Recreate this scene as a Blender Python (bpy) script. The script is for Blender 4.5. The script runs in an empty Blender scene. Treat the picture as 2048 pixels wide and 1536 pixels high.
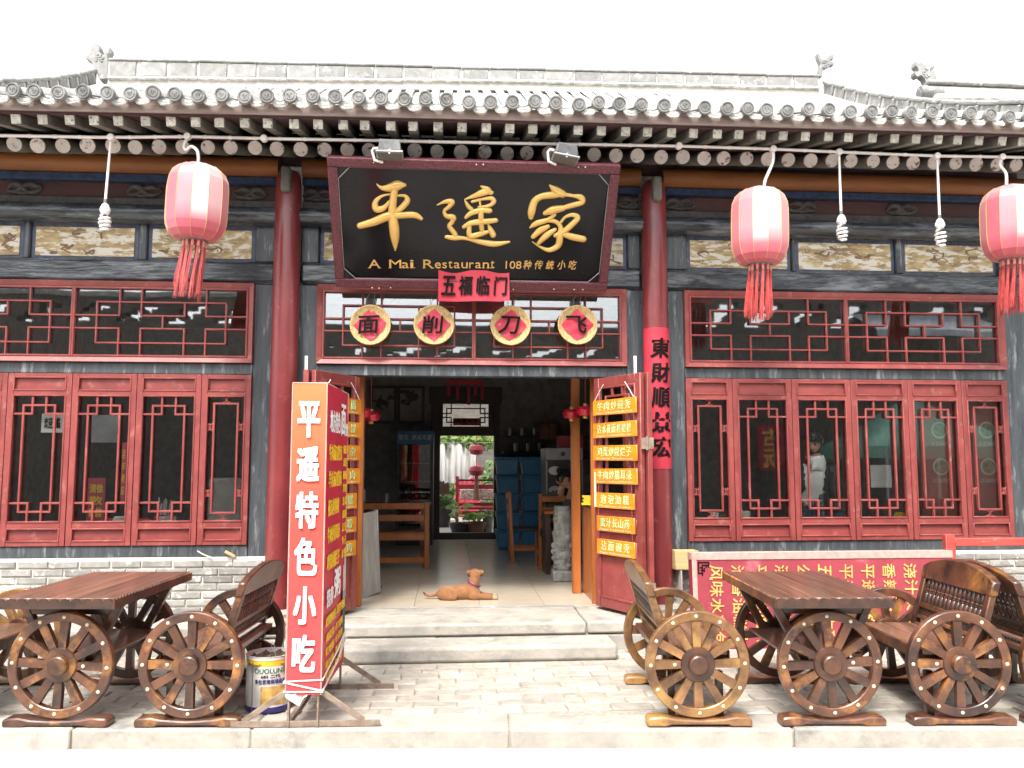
import bpy, math, random
from mathutils import Vector, Matrix
R = math.radians
rnd = random.Random(7)
sc = bpy.context.scene
col = sc.collection

# ------------------------------------------------------------------ camera, sky, sun, exposure
F_PX, CAM_Y, CAM_Z = 1650.0, -7.76, 1.6
cam_data = bpy.data.cameras.new('camera')
cam = bpy.data.objects.new('camera', cam_data); col.objects.link(cam)
cam_data.sensor_width = 36.0
cam_data.lens = F_PX / 2048 * 36.0
cam_data.clip_end = 600
_yc = Vector((-129, -153, F_PX)).normalized()
_zc = Vector((0, F_PX, 153)).normalized()
_xc = -_yc.cross(_zc)
RIGHT = Vector((_xc.x, _yc.x, _zc.x)); UP = Vector((_xc.y, _yc.y, _zc.y)); FWD = Vector((_xc.z, _yc.z, _zc.z))
cam.matrix_world = Matrix(((RIGHT.x, UP.x, -FWD.x, 0), (RIGHT.y, UP.y, -FWD.y, CAM_Y), (RIGHT.z, UP.z, -FWD.z, CAM_Z), (0, 0, 0, 1)))
sc.camera = cam
world = bpy.data.worlds.new('World'); sc.world = world; world.use_nodes = True
wn = world.node_tree.nodes; wl = world.node_tree.links
SUN_EL, SUN_AZ = 56.0, 203.0          # azimuth clockwise from +Y (the sun stands behind the camera, a little to the left)
sky = wn.new('ShaderNodeTexSky'); sky.sky_type = 'NISHITA'; sky.sun_disc = False
sky.sun_elevation = R(SUN_EL); sky.sun_rotation = R(SUN_AZ); sky.dust_density = 4.0; sky.air_density = 1.0
hsv = wn.new('ShaderNodeHueSaturation'); hsv.inputs['Saturation'].default_value = 0.12
wl.new(sky.outputs[0], hsv.inputs['Color']); wl.new(hsv.outputs[0], wn['Background'].inputs['Color'])
wn['Background'].inputs['Strength'].default_value = 0.15
sun_data = bpy.data.lights.new('sun', 'SUN'); sun_data.energy = 1.5; sun_data.angle = R(14); sun_data.color = (1.0, 0.93, 0.83)
sun = bpy.data.objects.new('sun', sun_data); col.objects.link(sun)
_sd = Vector((math.sin(R(SUN_AZ)) * math.cos(R(SUN_EL)), math.cos(R(SUN_AZ)) * math.cos(R(SUN_EL)), math.sin(R(SUN_EL))))
sun.rotation_euler = _sd.to_track_quat('Z', 'Y').to_euler()
sc.view_settings.view_transform = 'Standard'; sc.view_settings.look = 'None'
sc.view_settings.exposure = 1.8; sc.view_settings.gamma = 1.0; sc.view_settings.use_curve_mapping = False
sc.cycles.max_bounces = 8; sc.cycles.transparent_max_bounces = 16

# ------------------------------------------------------------------ measuring: a photo pixel to a point on a plane of the place
def _ray(px, py):
    return RIGHT * (px - 1024) + UP * (768 - py) + FWD * F_PX
CAM_P = Vector((0, CAM_Y, CAM_Z))
def at(px, py, y):
    r = _ray(px, py); return CAM_P + r * ((y - CAM_Y) / r.y)
def atz(px, py, z):
    r = _ray(px, py); return CAM_P + r * ((z - CAM_Z) / r.z)
def atplane(px, py, p0, n):
    r = _ray(px, py); return CAM_P + r * ((p0 - CAM_P).dot(n) / r.dot(n))
def lerp(a, b, t): return a + (b - a) * t
def interp(x, xs, ys):
    if x <= xs[0]: return ys[0]
    for i in range(1, len(xs)):
        if x <= xs[i]: return lerp(ys[i-1], ys[i], (x - xs[i-1]) / (xs[i] - xs[i-1]))
    return ys[-1]

# ------------------------------------------------------------------ materials
def mat(name, base, base2=None, rough=0.6, scale=6.0, stretch=(1, 1, 1), bump=0.1, bscale=None, objvar=0.0, huevar=0.0, metallic=0.0, spec=0.5,
        wear=None, ramp=(0.35, 0.65), coat=0.0, transl=0.0, sheen=0.0, bstretch=None, rough2=None):
    m = bpy.data.materials.new(name); m.use_nodes = True
    nt = m.node_tree; n = nt.nodes; l = nt.links
    b = n['Principled BSDF']
    b.inputs['Roughness'].default_value = rough; b.inputs['Metallic'].default_value = metallic
    b.inputs['Specular IOR Level'].default_value = spec
    b.inputs['Coat Weight'].default_value = coat; b.inputs['Coat Roughness'].default_value = 0.15
    b.inputs['Sheen Weight'].default_value = sheen
    tc = n.new('ShaderNodeTexCoord'); mp = n.new('ShaderNodeMapping'); mp.inputs['Scale'].default_value = stretch
    oi = n.new('ShaderNodeObjectInfo')
    off = n.new('ShaderNodeVectorMath'); off.operation = 'MULTIPLY_ADD'
    comb = n.new('ShaderNodeCombineXYZ')
    for k in range(3): l.new(oi.outputs['Random'], comb.inputs[k])
    l.new(comb.outputs[0], off.inputs[0]); off.inputs[1].default_value = (17, 31, 23)
    l.new(tc.outputs['Object'], off.inputs[2]); l.new(off.outputs[0], mp.inputs['Vector'])
    nz = n.new('ShaderNodeTexNoise'); nz.inputs['Scale'].default_value = scale; nz.inputs['Detail'].default_value = 6; nz.inputs['Roughness'].default_value = 0.62
    l.new(mp.outputs[0], nz.inputs['Vector'])
    cr = n.new('ShaderNodeValToRGB')
    b2 = base2 if base2 else tuple(c * 0.72 for c in base)
    cr.color_ramp.elements[0].position = ramp[0]; cr.color_ramp.elements[0].color = (*b2, 1)
    cr.color_ramp.elements[1].position = ramp[1]; cr.color_ramp.elements[1].color = (*base, 1)
    l.new(nz.outputs[0], cr.inputs[0]); out = cr.outputs[0]
    if wear:
        wc, ws, lo, hi = wear[:4]; wst = wear[4] if len(wear) > 4 else (1, 1, 1)
        mp2 = n.new('ShaderNodeMapping'); mp2.inputs['Scale'].default_value = wst; l.new(off.outputs[0], mp2.inputs['Vector'])
        n2 = n.new('ShaderNodeTexNoise'); n2.inputs['Scale'].default_value = ws; n2.inputs['Detail'].default_value = 9; n2.inputs['Roughness'].default_value = 0.68
        l.new(mp2.outputs[0], n2.inputs['Vector'])
        c2 = n.new('ShaderNodeMapRange'); c2.inputs['From Min'].default_value = lo; c2.inputs['From Max'].default_value = hi; l.new(n2.outputs[0], c2.inputs['Value'])
        mx = n.new('ShaderNodeMix'); mx.data_type = 'RGBA'; l.new(c2.outputs[0], mx.inputs['Factor']); l.new(out, mx.inputs['A']); mx.inputs['B'].default_value = (*wc, 1)
        out = mx.outputs['Result']
    if objvar or huevar:
        h = n.new('ShaderNodeHueSaturation'); mr = n.new('ShaderNodeMapRange')
        mr.inputs['To Min'].default_value = 1 - objvar; mr.inputs['To Max'].default_value = 1 + objvar
        l.new(oi.outputs['Random'], mr.inputs['Value']); l.new(mr.outputs[0], h.inputs['Value'])
        if huevar:
            fr = n.new('ShaderNodeMath'); fr.operation = 'MULTIPLY'; fr.inputs[1].default_value = 7.31; l.new(oi.outputs['Random'], fr.inputs[0])
            f2 = n.new('ShaderNodeMath'); f2.operation = 'FRACT'; l.new(fr.outputs[0], f2.inputs[0])
            m3 = n.new('ShaderNodeMapRange'); m3.inputs['To Min'].default_value = 0.5 - huevar; m3.inputs['To Max'].default_value = 0.5 + huevar
            l.new(f2.outputs[0], m3.inputs['Value']); l.new(m3.outputs[0], h.inputs['Hue'])
        l.new(out, h.inputs['Color']); out = h.outputs[0]
    l.new(out, b.inputs['Base Color'])
    if rough2 is not None:
        rr = n.new('ShaderNodeMapRange'); rr.inputs['From Min'].default_value = ramp[0]; rr.inputs['From Max'].default_value = ramp[1]
        rr.inputs['To Min'].default_value = rough2; rr.inputs['To Max'].default_value = rough; l.new(nz.outputs[0], rr.inputs['Value']); l.new(rr.outputs[0], b.inputs['Roughness'])
    if bump:
        bn = n.new('ShaderNodeBump'); bn.inputs['Strength'].default_value = min(1, bump * 2); bn.inputs['Distance'].default_value = 0.012
        if bscale:
            mp3 = n.new('ShaderNodeMapping'); mp3.inputs['Scale'].default_value = bstretch or stretch; l.new(off.outputs[0], mp3.inputs['Vector'])
            n3 = n.new('ShaderNodeTexNoise'); n3.inputs['Scale'].default_value = bscale; n3.inputs['Detail'].default_value = 5; l.new(mp3.outputs[0], n3.inputs['Vector']); l.new(n3.outputs[0], bn.inputs['Height'])
        else: l.new(nz.outputs[0], bn.inputs['Height'])
        l.new(bn.outputs[0], b.inputs['Normal'])
    if transl:
        tr = n.new('ShaderNodeBsdfTranslucent'); l.new(out, tr.inputs['Color']); ms = n.new('ShaderNodeMixShader'); ms.inputs[0].default_value = transl
        l.new(b.outputs[0], ms.inputs[1]); l.new(tr.outputs[0], ms.inputs[2]); l.new(ms.outputs[0], n['Material Output'].inputs['Surface'])
    return m

def glass(name, f0=0.06, tint=(0.96, 0.98, 0.97), rough=0.02):
    m = bpy.data.materials.new(name); m.use_nodes = True; n = m.node_tree.nodes; l = m.node_tree.links
    n.remove(n['Principled BSDF'])
    t = n.new('ShaderNodeBsdfTransparent'); t.inputs[0].default_value = (*tint, 1)
    g = n.new('ShaderNodeBsdfGlossy'); g.inputs['Roughness'].default_value = rough; g.inputs['Color'].default_value = (0.95, 0.97, 1, 1)
    lw = n.new('ShaderNodeLayerWeight'); lw.inputs['Blend'].default_value = 0.25
    mr = n.new('ShaderNodeMapRange'); mr.inputs['To Min'].default_value = f0; mr.inputs['To Max'].default_value = 0.9; l.new(lw.outputs['Fresnel'], mr.inputs['Value'])
    tc = n.new('ShaderNodeTexCoord'); nz = n.new('ShaderNodeTexNoise'); nz.inputs['Scale'].default_value = 1.6; nz.inputs['Detail'].default_value = 1; l.new(tc.outputs['Object'], nz.inputs['Vector'])
    bn = n.new('ShaderNodeBump'); bn.inputs['Strength'].default_value = 0.06; bn.inputs['Distance'].default_value = 0.02; l.new(nz.outputs[0], bn.inputs['Height']); l.new(bn.outputs[0], g.inputs['Normal'])
    ms = n.new('ShaderNodeMixShader'); l.new(mr.outputs[0], ms.inputs[0]); l.new(t.outputs[0], ms.inputs[1]); l.new(g.outputs[0], ms.inputs[2])
    l.new(ms.outputs[0], n['Material Output'].inputs['Surface'])
    return m

RED = (0.25, 0.052, 0.046)
M = dict(
  red_frame=mat('red_frame_paint', RED, (0.175, 0.032, 0.031), rough=0.42, scale=4, bump=0.06, bscale=30, objvar=0.09, wear=((0.31, 0.125, 0.1), 9, 0.56, 0.72)),
  red_column=mat('red_column_lacquer', (0.21, 0.036, 0.037), (0.14, 0.022, 0.025), rough=0.28, scale=4, stretch=(1, 1, 0.35), bump=0.12, bscale=9, bstretch=(1, 1, 0.5), wear=((0.3, 0.12, 0.11), 11, 0.6, 0.74)),
  black=mat('worn_black_paint', (0.045, 0.053, 0.061), (0.018, 0.022, 0.027), rough=0.33, scale=5, stretch=(0.35, 1, 1.6), bump=0.4, bscale=16, bstretch=(0.3, 1, 1.5), wear=((0.17, 0.185, 0.2), 5.5, 0.5, 0.66, (0.3, 1, 1.6)), rough2=0.2),
  black_post=mat('faded_black_paint', (0.062, 0.071, 0.079), (0.026, 0.031, 0.036), rough=0.45, scale=6, stretch=(2.2, 1, 0.25), bump=0.3, bscale=22, bstretch=(2, 1, 0.25), wear=((0.2, 0.215, 0.225), 9, 0.55, 0.68, (1.8, 1, 0.3))),
  orange=mat('ochre_paint', (0.27, 0.095, 0.022), (0.17, 0.055, 0.015), rough=0.6, scale=5, stretch=(0.3, 1, 2), bump=0.05),
  blue=mat('faded_blue_paint', (0.03, 0.06, 0.14), (0.015, 0.022, 0.045), rough=0.7, scale=14, bump=0.1),
  maroon=mat('dark_maroon_board', (0.09, 0.035, 0.033), (0.055, 0.026, 0.025), rough=0.7, scale=8, stretch=(0.3, 1, 1), bump=0.1),
  cloud=mat('carved_grey_wood', (0.09, 0.085, 0.08), (0.04, 0.035, 0.035), rough=0.75, scale=12, bump=0.2),
  painted=mat('peeling_ochre_painting', (0.47, 0.37, 0.18), (0.2, 0.13, 0.07), rough=0.75, scale=9, stretch=(0.6, 1, 1.8), bump=0.25, bscale=22, bstretch=(0.6, 1, 1.5), wear=((0.56, 0.53, 0.46), 13, 0.5, 0.54, (0.5, 1, 1.7))),
  panel_ink=mat('brown_picture_paint', (0.2, 0.13, 0.07), (0.12, 0.075, 0.05), rough=0.8, scale=20, bump=0.1),
  panel_edge=mat('blue_grey_panel_edge', (0.1, 0.115, 0.17), (0.05, 0.06, 0.1), rough=0.7, scale=14, bump=0.12, wear=((0.5, 0.47, 0.44), 20, 0.64, 0.68)),
  raft_side=mat('weathered_rafter', (0.19, 0.18, 0.155), (0.1, 0.105, 0.09), rough=0.85, scale=8, bump=0.2, objvar=0.25),
  raft_end=mat('whitewashed_rafter_end', (0.5, 0.49, 0.44), (0.3, 0.28, 0.24), rough=0.85, scale=26, bump=0.25, objvar=0.16, wear=((0.09, 0.08, 0.07), 30, 0.56, 0.61)),
  raft_disc=mat('pale_painted_rafter_end', (0.6, 0.555, 0.52), (0.5, 0.45, 0.42), rough=0.8, scale=12, bump=0.2, objvar=0.12, wear=((0.12, 0.09, 0.09), 20, 0.57, 0.61)),
  soffit=mat('purple_brown_soffit', (0.11, 0.05, 0.055), (0.07, 0.045, 0.048), rough=0.85, scale=6, bump=0.1),
  fascia=mat('weathered_eave_board', (0.26, 0.2, 0.175), (0.17, 0.125, 0.11), rough=0.85, scale=7, stretch=(0.3, 1, 3), bump=0.15, wear=((0.3, 0.1, 0.1), 5, 0.66, 0.75)),
  tile=mat('grey_clay_tile', (0.42, 0.415, 0.4), (0.28, 0.28, 0.27), rough=0.85, scale=12, bump=0.35, objvar=0.12, wear=((0.6, 0.59, 0.55), 9, 0.46, 0.6)),
  tile_face=mat('grey_tile_face', (0.25, 0.25, 0.245), (0.13, 0.13, 0.127), rough=0.85, scale=16, bump=0.3, objvar=0.16),
  ridge=mat('grey_ridge_brick', (0.27, 0.27, 0.262), (0.19, 0.19, 0.184), rough=0.88, scale=9, bump=0.25, objvar=0.12, wear=((0.52, 0.51, 0.48), 7, 0.58, 0.66)),
  mortar=mat('lime_mortar', (0.6, 0.57, 0.52), (0.46, 0.44, 0.4), rough=0.92, scale=10, bump=0.3),
  brick=mat('grey_brick', (0.3, 0.29, 0.27), (0.2, 0.195, 0.18), rough=0.9, scale=10, bump=0.3, objvar=0.25, huevar=0.02, wear=((0.58, 0.55, 0.5), 9, 0.56, 0.64)),
  paver=mat('grey_brick_paver', (0.37, 0.335, 0.29), (0.26, 0.235, 0.205), rough=0.88, scale=9, bump=0.28, objvar=0.17, huevar=0.015, wear=((0.47, 0.43, 0.38), 5, 0.56, 0.68)),
  joint=mat('sandy_joint', (0.34, 0.31, 0.265), (0.23, 0.21, 0.18), rough=0.95, scale=30, bump=0.4),
  stone=mat('pale_worn_stone', (0.38, 0.35, 0.305), (0.28, 0.26, 0.23), rough=0.85, scale=5, bump=0.3, bscale=18, objvar=0.1, wear=((0.19, 0.185, 0.175), 3.6, 0.52, 0.68)),
  street=mat('pale_street_stone', (0.5, 0.47, 0.43), (0.4, 0.38, 0.35), rough=0.85, scale=2.5, bump=0.15, bscale=20),
  floor=mat('cream_floor_tile', (0.5, 0.43, 0.34), (0.45, 0.385, 0.3), rough=0.2, scale=4, bump=0.02, objvar=0.04),
  cart=mat('dark_stained_wood', (0.105, 0.04, 0.02), (0.022, 0.011, 0.009), rough=0.33, scale=5, stretch=(1, 1, 1), bump=0.12, bscale=40, bstretch=(0.15, 1, 1), objvar=0.35, ramp=(0.36, 0.62), coat=0.25, wear=((0.27, 0.115, 0.03), 4, 0.53, 0.68)),
  cart_light=mat('honey_stained_wood', (0.21, 0.1, 0.036), (0.05, 0.022, 0.012), rough=0.36, scale=6, bump=0.12, bscale=40, bstretch=(0.15, 1, 1), objvar=0.3, ramp=(0.32, 0.62), coat=0.25, wear=((0.34, 0.19, 0.055), 3.4, 0.5, 0.66)),
  cart_top=mat('brown_plank_wood', (0.19, 0.095, 0.06), (0.085, 0.04, 0.026), rough=0.36, scale=9, stretch=(2.4, 0.12, 1), bump=0.08, bscale=24, bstretch=(3, 0.1, 1), objvar=0.25, coat=0.5),
  cart_dark=mat('near_black_turned_wood', (0.07, 0.032, 0.022), (0.03, 0.016, 0.012), rough=0.32, scale=12, bump=0.08, objvar=0.25, coat=0.3),
  stud=mat('cream_stud', (0.72, 0.6, 0.42), rough=0.35, bump=0, scale=5),
  gold=mat('gold_leaf', (0.72, 0.5, 0.17), (0.64, 0.4, 0.11), rough=0.3, scale=3, bump=0.03, metallic=0.25),
  gold_print=mat('gold_letter_paint', (0.68, 0.4, 0.12), rough=0.45, bump=0, scale=5),
  lacquer=mat('black_lacquer_board', (0.008, 0.008, 0.01), (0.005, 0.005, 0.006), rough=0.14, spec=0.22, scale=3, bump=0.02, bscale=3),
  sign_frame=mat('mottled_maroon_frame', (0.13, 0.022, 0.035), (0.045, 0.012, 0.016), rough=0.5, scale=55, bump=0.25, ramp=(0.42, 0.56)),
  silver=mat('tarnished_trim', (0.4, 0.4, 0.4), rough=0.4, bump=0, metallic=0.6),
  paper=mat('red_festival_paper', (0.56, 0.035, 0.06), (0.47, 0.024, 0.05), rough=0.6, scale=3, bump=0.15, bscale=7, transl=0.15),
  paper_faded=mat('faded_red_paper', (0.6, 0.06, 0.09), (0.5, 0.03, 0.06), rough=0.65, scale=3, bump=0.3, bscale=12, transl=0.1, wear=((0.7, 0.35, 0.33), 5, 0.62, 0.72)),
  ink=mat('black_ink', (0.008, 0.007, 0.007), rough=0.6, spec=0.1, bump=0, scale=5),
  wicker=mat('woven_straw', (0.6, 0.45, 0.22), (0.42, 0.28, 0.11), rough=0.75, scale=60, stretch=(1, 1, 0.3), bump=0.5, ramp=(0.4, 0.6)),
  wire=mat('grey_wire', (0.25, 0.25, 0.25), rough=0.5, bump=0, scale=5),
  conduit=mat('white_plastic_pipe', (0.72, 0.68, 0.65), (0.6, 0.56, 0.53), rough=0.45, scale=6, bump=0.02),
  bulb=mat('white_bulb_glass', (0.86, 0.86, 0.84), rough=0.18, bump=0, scale=5),
  lamp_grey=mat('grey_cast_lamp', (0.17, 0.17, 0.175), (0.11, 0.11, 0.115), rough=0.5, scale=20, bump=0.15, metallic=0.3),
  lamp_glass=mat('dusty_lamp_glass', (0.12, 0.12, 0.125), (0.07, 0.07, 0.075), rough=0.3, scale=30, stretch=(1, 1, 0.2), bump=0.1),
  lantern=mat('red_lantern_fabric', (0.6, 0.11, 0.15), (0.5, 0.06, 0.1), rough=0.42, scale=3, stretch=(1, 1, 0.6), bump=0.03, bscale=60, transl=0.2, sheen=0.4, spec=0.8),
  lantern_small=mat('glossy_red_lantern', (0.55, 0.012, 0.035), rough=0.2, bump=0, scale=5, coat=0.5),
  tassel=mat('red_silk_tassel', (0.46, 0.085, 0.08), (0.36, 0.045, 0.045), rough=0.5, scale=30, bump=0, objvar=0.12),
  tassel_cap=mat('pink_tassel_cap', (0.6, 0.24, 0.2), rough=0.5, bump=0, scale=5),
  banner_o=mat('orange_banner_cloth', (0.66, 0.085, 0.032), (0.6, 0.06, 0.03), rough=0.55, scale=2, bump=0.06, bscale=5),
  banner_r=mat('crimson_banner_cloth', (0.46, 0.014, 0.045), (0.4, 0.012, 0.035), rough=0.5, scale=2, bump=0.06, bscale=5),
  banner_edge=mat('pale_banner_edge', (0.55, 0.3, 0.26), rough=0.7, bump=0.1, scale=20),
  white=mat('white_print', (0.82, 0.82, 0.8), rough=0.6, bump=0, scale=5),
  yellow=mat('yellow_print', (0.8, 0.5, 0.02), rough=0.6, bump=0, scale=5),
  green_print=mat('pale_green_paint', (0.45, 0.68, 0.35), rough=0.6, bump=0, scale=5),
  board_yellow=mat('varnished_yellow_board', (0.66, 0.27, 0.022), (0.52, 0.18, 0.012), rough=0.35, scale=5, stretch=(0.4, 1, 3), bump=0.04, objvar=0.1, coat=0.2),
  board_faded=mat('faded_red_board', (0.3, 0.038, 0.055), (0.23, 0.026, 0.04), rough=0.6, scale=3, bump=0.1, wear=((0.4, 0.13, 0.15), 4, 0.58, 0.75)),
  steel=mat('rusty_angle_steel', (0.3, 0.24, 0.19), (0.17, 0.12, 0.09), rough=0.6, scale=14, bump=0.15, metallic=0.3),
  rope=mat('white_cord', (0.75, 0.7, 0.62), rough=0.8, bump=0.2, scale=60),
  bucket=mat('white_printed_tin', (0.62, 0.6, 0.58), (0.5, 0.48, 0.47), rough=0.35, scale=4, bump=0.03, wear=((0.35, 0.22, 0.15), 9, 0.7, 0.76)),
  bucket_blue=mat('navy_tin_print', (0.035, 0.03, 0.16), rough=0.35, bump=0.02, scale=6),
  bucket_green=mat('green_tin_print', (0.04, 0.2, 0.07), rough=0.4, bump=0, scale=6),
  soil=mat('dry_rubbish', (0.12, 0.09, 0.06), (0.05, 0.04, 0.03), rough=0.95, scale=40, bump=0.6),
  picture=mat('furniture_picture', (0.6, 0.42, 0.12), (0.32, 0.16, 0.05), rough=0.4, scale=16, bump=0),
  int_wood=mat('orange_varnished_wood', (0.4, 0.13, 0.03), (0.26, 0.07, 0.016), rough=0.35, scale=7, stretch=(1, 1, 0.2), bump=0.05, objvar=0.1, coat=0.2, wear=((0.14, 0.04, 0.015), 5, 0.66, 0.72)),
  int_dark=mat('dark_wood', (0.05, 0.022, 0.014), (0.03, 0.014, 0.01), rough=0.4, scale=8, bump=0.06),
  int_brick=mat('sooty_brick', (0.26, 0.25, 0.245), (0.16, 0.155, 0.15), rough=0.9, scale=9, bump=0.25),
  plaster=mat('dim_plaster', (0.3, 0.28, 0.26), (0.2, 0.19, 0.18), rough=0.9, scale=5, bump=0.1),
  box_blue=mat('blue_storage_plastic', (0.09, 0.31, 0.56), (0.07, 0.25, 0.47), rough=0.35, scale=4, bump=0.02, objvar=0.12, transl=0.25),
  fridge=mat('dark_fridge_body', (0.04, 0.042, 0.045), rough=0.35, bump=0, scale=5),
  fridge_blue=mat('blue_fridge_header', (0.02, 0.17, 0.36), (0.015, 0.12, 0.28), rough=0.35, bump=0, scale=4),
  enamel=mat('grey_steel_cabinet', (0.4, 0.4, 0.41), (0.3, 0.3, 0.31), rough=0.3, bump=0.02, scale=6, metallic=0.5),
  carved=mat('carved_pale_stone', (0.38, 0.37, 0.34), (0.2, 0.195, 0.18), rough=0.85, scale=11, bump=0.9, bscale=13),
  leather=mat('red_box_card', (0.35, 0.03, 0.05), rough=0.6, bump=0.05, scale=8),
  dog=mat('ginger_dog_fur', (0.3, 0.128, 0.04), (0.19, 0.07, 0.022), rough=0.75, scale=9, bump=0.25, bscale=80, sheen=0.3),
  dog_pale=mat('cream_dog_fur', (0.42, 0.31, 0.2), (0.32, 0.21, 0.12), rough=0.8, scale=12, bump=0.2, bscale=80),
  dog_dark=mat('dark_dog_fur', (0.11, 0.055, 0.028), (0.07, 0.035, 0.02), rough=0.8, scale=12, bump=0.2),
  collar=mat('purple_dog_collar', (0.2, 0.03, 0.16), rough=0.5, bump=0, scale=5),
  skin=mat('skin', (0.56, 0.32, 0.21), (0.5, 0.27, 0.17), rough=0.5, scale=8, bump=0.02),
  hair=mat('black_hair', (0.014, 0.011, 0.01), (0.008, 0.007, 0.006), rough=0.45, scale=60, stretch=(1, 1, 0.2), bump=0.3),
  shirt=mat('white_cotton_shirt', (0.8, 0.8, 0.78), (0.74, 0.74, 0.73), rough=0.8, scale=4, bump=0.3, bscale=6),
  jacket=mat('black_jacket', (0.03, 0.032, 0.034), (0.02, 0.02, 0.022), rough=0.7, scale=6, bump=0.2),
  jeans=mat('blue_jeans', (0.04, 0.065, 0.12), (0.03, 0.045, 0.09), rough=0.8, scale=12, bump=0.1),
  olive=mat('olive_top', (0.07, 0.08, 0.06), (0.05, 0.055, 0.045), rough=0.8, scale=8, bump=0.1),
  lips=mat('lips', (0.4, 0.12, 0.1), rough=0.5, bump=0, scale=5),
  leaf=mat('green_leaf', (0.1, 0.2, 0.035), (0.05, 0.12, 0.02), rough=0.5, scale=9, bump=0.05, objvar=0.2, transl=0.3),
  leaf_lime=mat('lime_leaf', (0.24, 0.36, 0.06), (0.15, 0.26, 0.04), rough=0.5, scale=9, bump=0.05, objvar=0.2, transl=0.3),
  pot_dark=mat('dark_plastic_pot', (0.06, 0.055, 0.06), rough=0.6, bump=0.05, scale=8),
  pot_clay=mat('brown_clay_pot', (0.25, 0.12, 0.075), (0.17, 0.08, 0.05), rough=0.7, bump=0.1, scale=8),
  cream_cup=mat('cream_ceramic', (0.75, 0.72, 0.64), rough=0.3, bump=0, scale=5),
  red_wood=mat('old_red_bench_paint', (0.4, 0.06, 0.045), (0.3, 0.04, 0.03), rough=0.55, scale=6, stretch=(0.4, 1, 2), bump=0.15, wear=((0.55, 0.34, 0.26), 9, 0.62, 0.68, (0.4, 1, 1.5))),
  raw_wood=mat('raw_timber', (0.55, 0.4, 0.2), (0.42, 0.29, 0.13), rough=0.75, scale=6, stretch=(0.2, 1, 3), bump=0.1),
  grey_board=mat('scuffed_grey_board', (0.36, 0.35, 0.33), (0.25, 0.25, 0.24), rough=0.6, scale=9, stretch=(2, 2, 0.4), bump=0.08),
  poster=mat('brown_menu_film', (0.16, 0.045, 0.035), (0.11, 0.03, 0.025), rough=0.4, scale=4, bump=0),
  dish=mat('dish_picture', (0.16, 0.11, 0.06), (0.05, 0.05, 0.03), rough=0.4, scale=28, bump=0),
  plate=mat('plate_picture', (0.22, 0.21, 0.19), rough=0.4, bump=0, scale=5),
  tent=mat('green_canopy_cloth', (0.2, 0.42, 0.33), (0.16, 0.36, 0.28), rough=0.7, scale=3, bump=0.1, transl=0.3),
  dark_wall=mat('old_dark_brick', (0.13, 0.12, 0.105), (0.08, 0.072, 0.066), rough=0.9, scale=6, stretch=(0.6, 1, 2), bump=0.2, wear=((0.15, 0.12, 0.1), 5, 0.6, 0.7)),
  awning=mat('grey_awning_cloth', (0.4, 0.42, 0.45), rough=0.7, bump=0.1, scale=8),
  floral=mat('floral_cloth', (0.62, 0.6, 0.5), (0.5, 0.1, 0.12), rough=0.7, scale=32, bump=0.05, ramp=(0.42, 0.5), wear=((0.05, 0.3, 0.33), 26, 0.56, 0.6)),
  card=mat('pale_card', (0.6, 0.58, 0.55), rough=0.7, bump=0, scale=5),
  straw=mat('straw_stems', (0.42, 0.3, 0.14), rough=0.8, bump=0, scale=5),
)
# lantern cloth has a bright highlight painted into its colour through a mesh attribute
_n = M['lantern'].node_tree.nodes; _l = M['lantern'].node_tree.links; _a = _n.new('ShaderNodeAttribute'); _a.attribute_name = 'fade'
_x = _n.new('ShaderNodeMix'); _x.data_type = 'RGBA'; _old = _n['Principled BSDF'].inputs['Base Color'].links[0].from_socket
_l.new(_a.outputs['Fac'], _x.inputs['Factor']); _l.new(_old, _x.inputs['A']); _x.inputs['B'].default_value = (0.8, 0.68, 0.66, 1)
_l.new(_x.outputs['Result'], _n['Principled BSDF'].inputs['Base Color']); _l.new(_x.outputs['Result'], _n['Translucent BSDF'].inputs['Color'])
# the light box front is printed orange at the top running to red at the foot
_n = M['banner_o'].node_tree.nodes; _l = M['banner_o'].node_tree.links
_t = _n.new('ShaderNodeTexCoord'); _s = _n.new('ShaderNodeSeparateXYZ'); _r = _n.new('ShaderNodeValToRGB'); _mr = _n.new('ShaderNodeMapRange')
_l.new(_t.outputs['Object'], _s.inputs[0]); _mr.inputs['From Min'].default_value = 0.2; _mr.inputs['From Max'].default_value = 2.05; _l.new(_s.outputs['Z'], _mr.inputs['Value']); _l.new(_mr.outputs[0], _r.inputs[0])
_r.color_ramp.elements[0].color = (0.46, 0.04, 0.05, 1); _r.color_ramp.elements[1].color = (0.58, 0.15, 0.045, 1); _r.color_ramp.elements.new(0.6).color = (0.5, 0.055, 0.04, 1)
_l.new(_r.outputs[0], _n['Principled BSDF'].inputs['Base Color'])
G_WIN = glass('window_glass', 0.085)
G_TRANSOM = glass('transom_glass', 0.125)
G_FRIDGE = glass('fridge_glass', 0.12)
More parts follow.
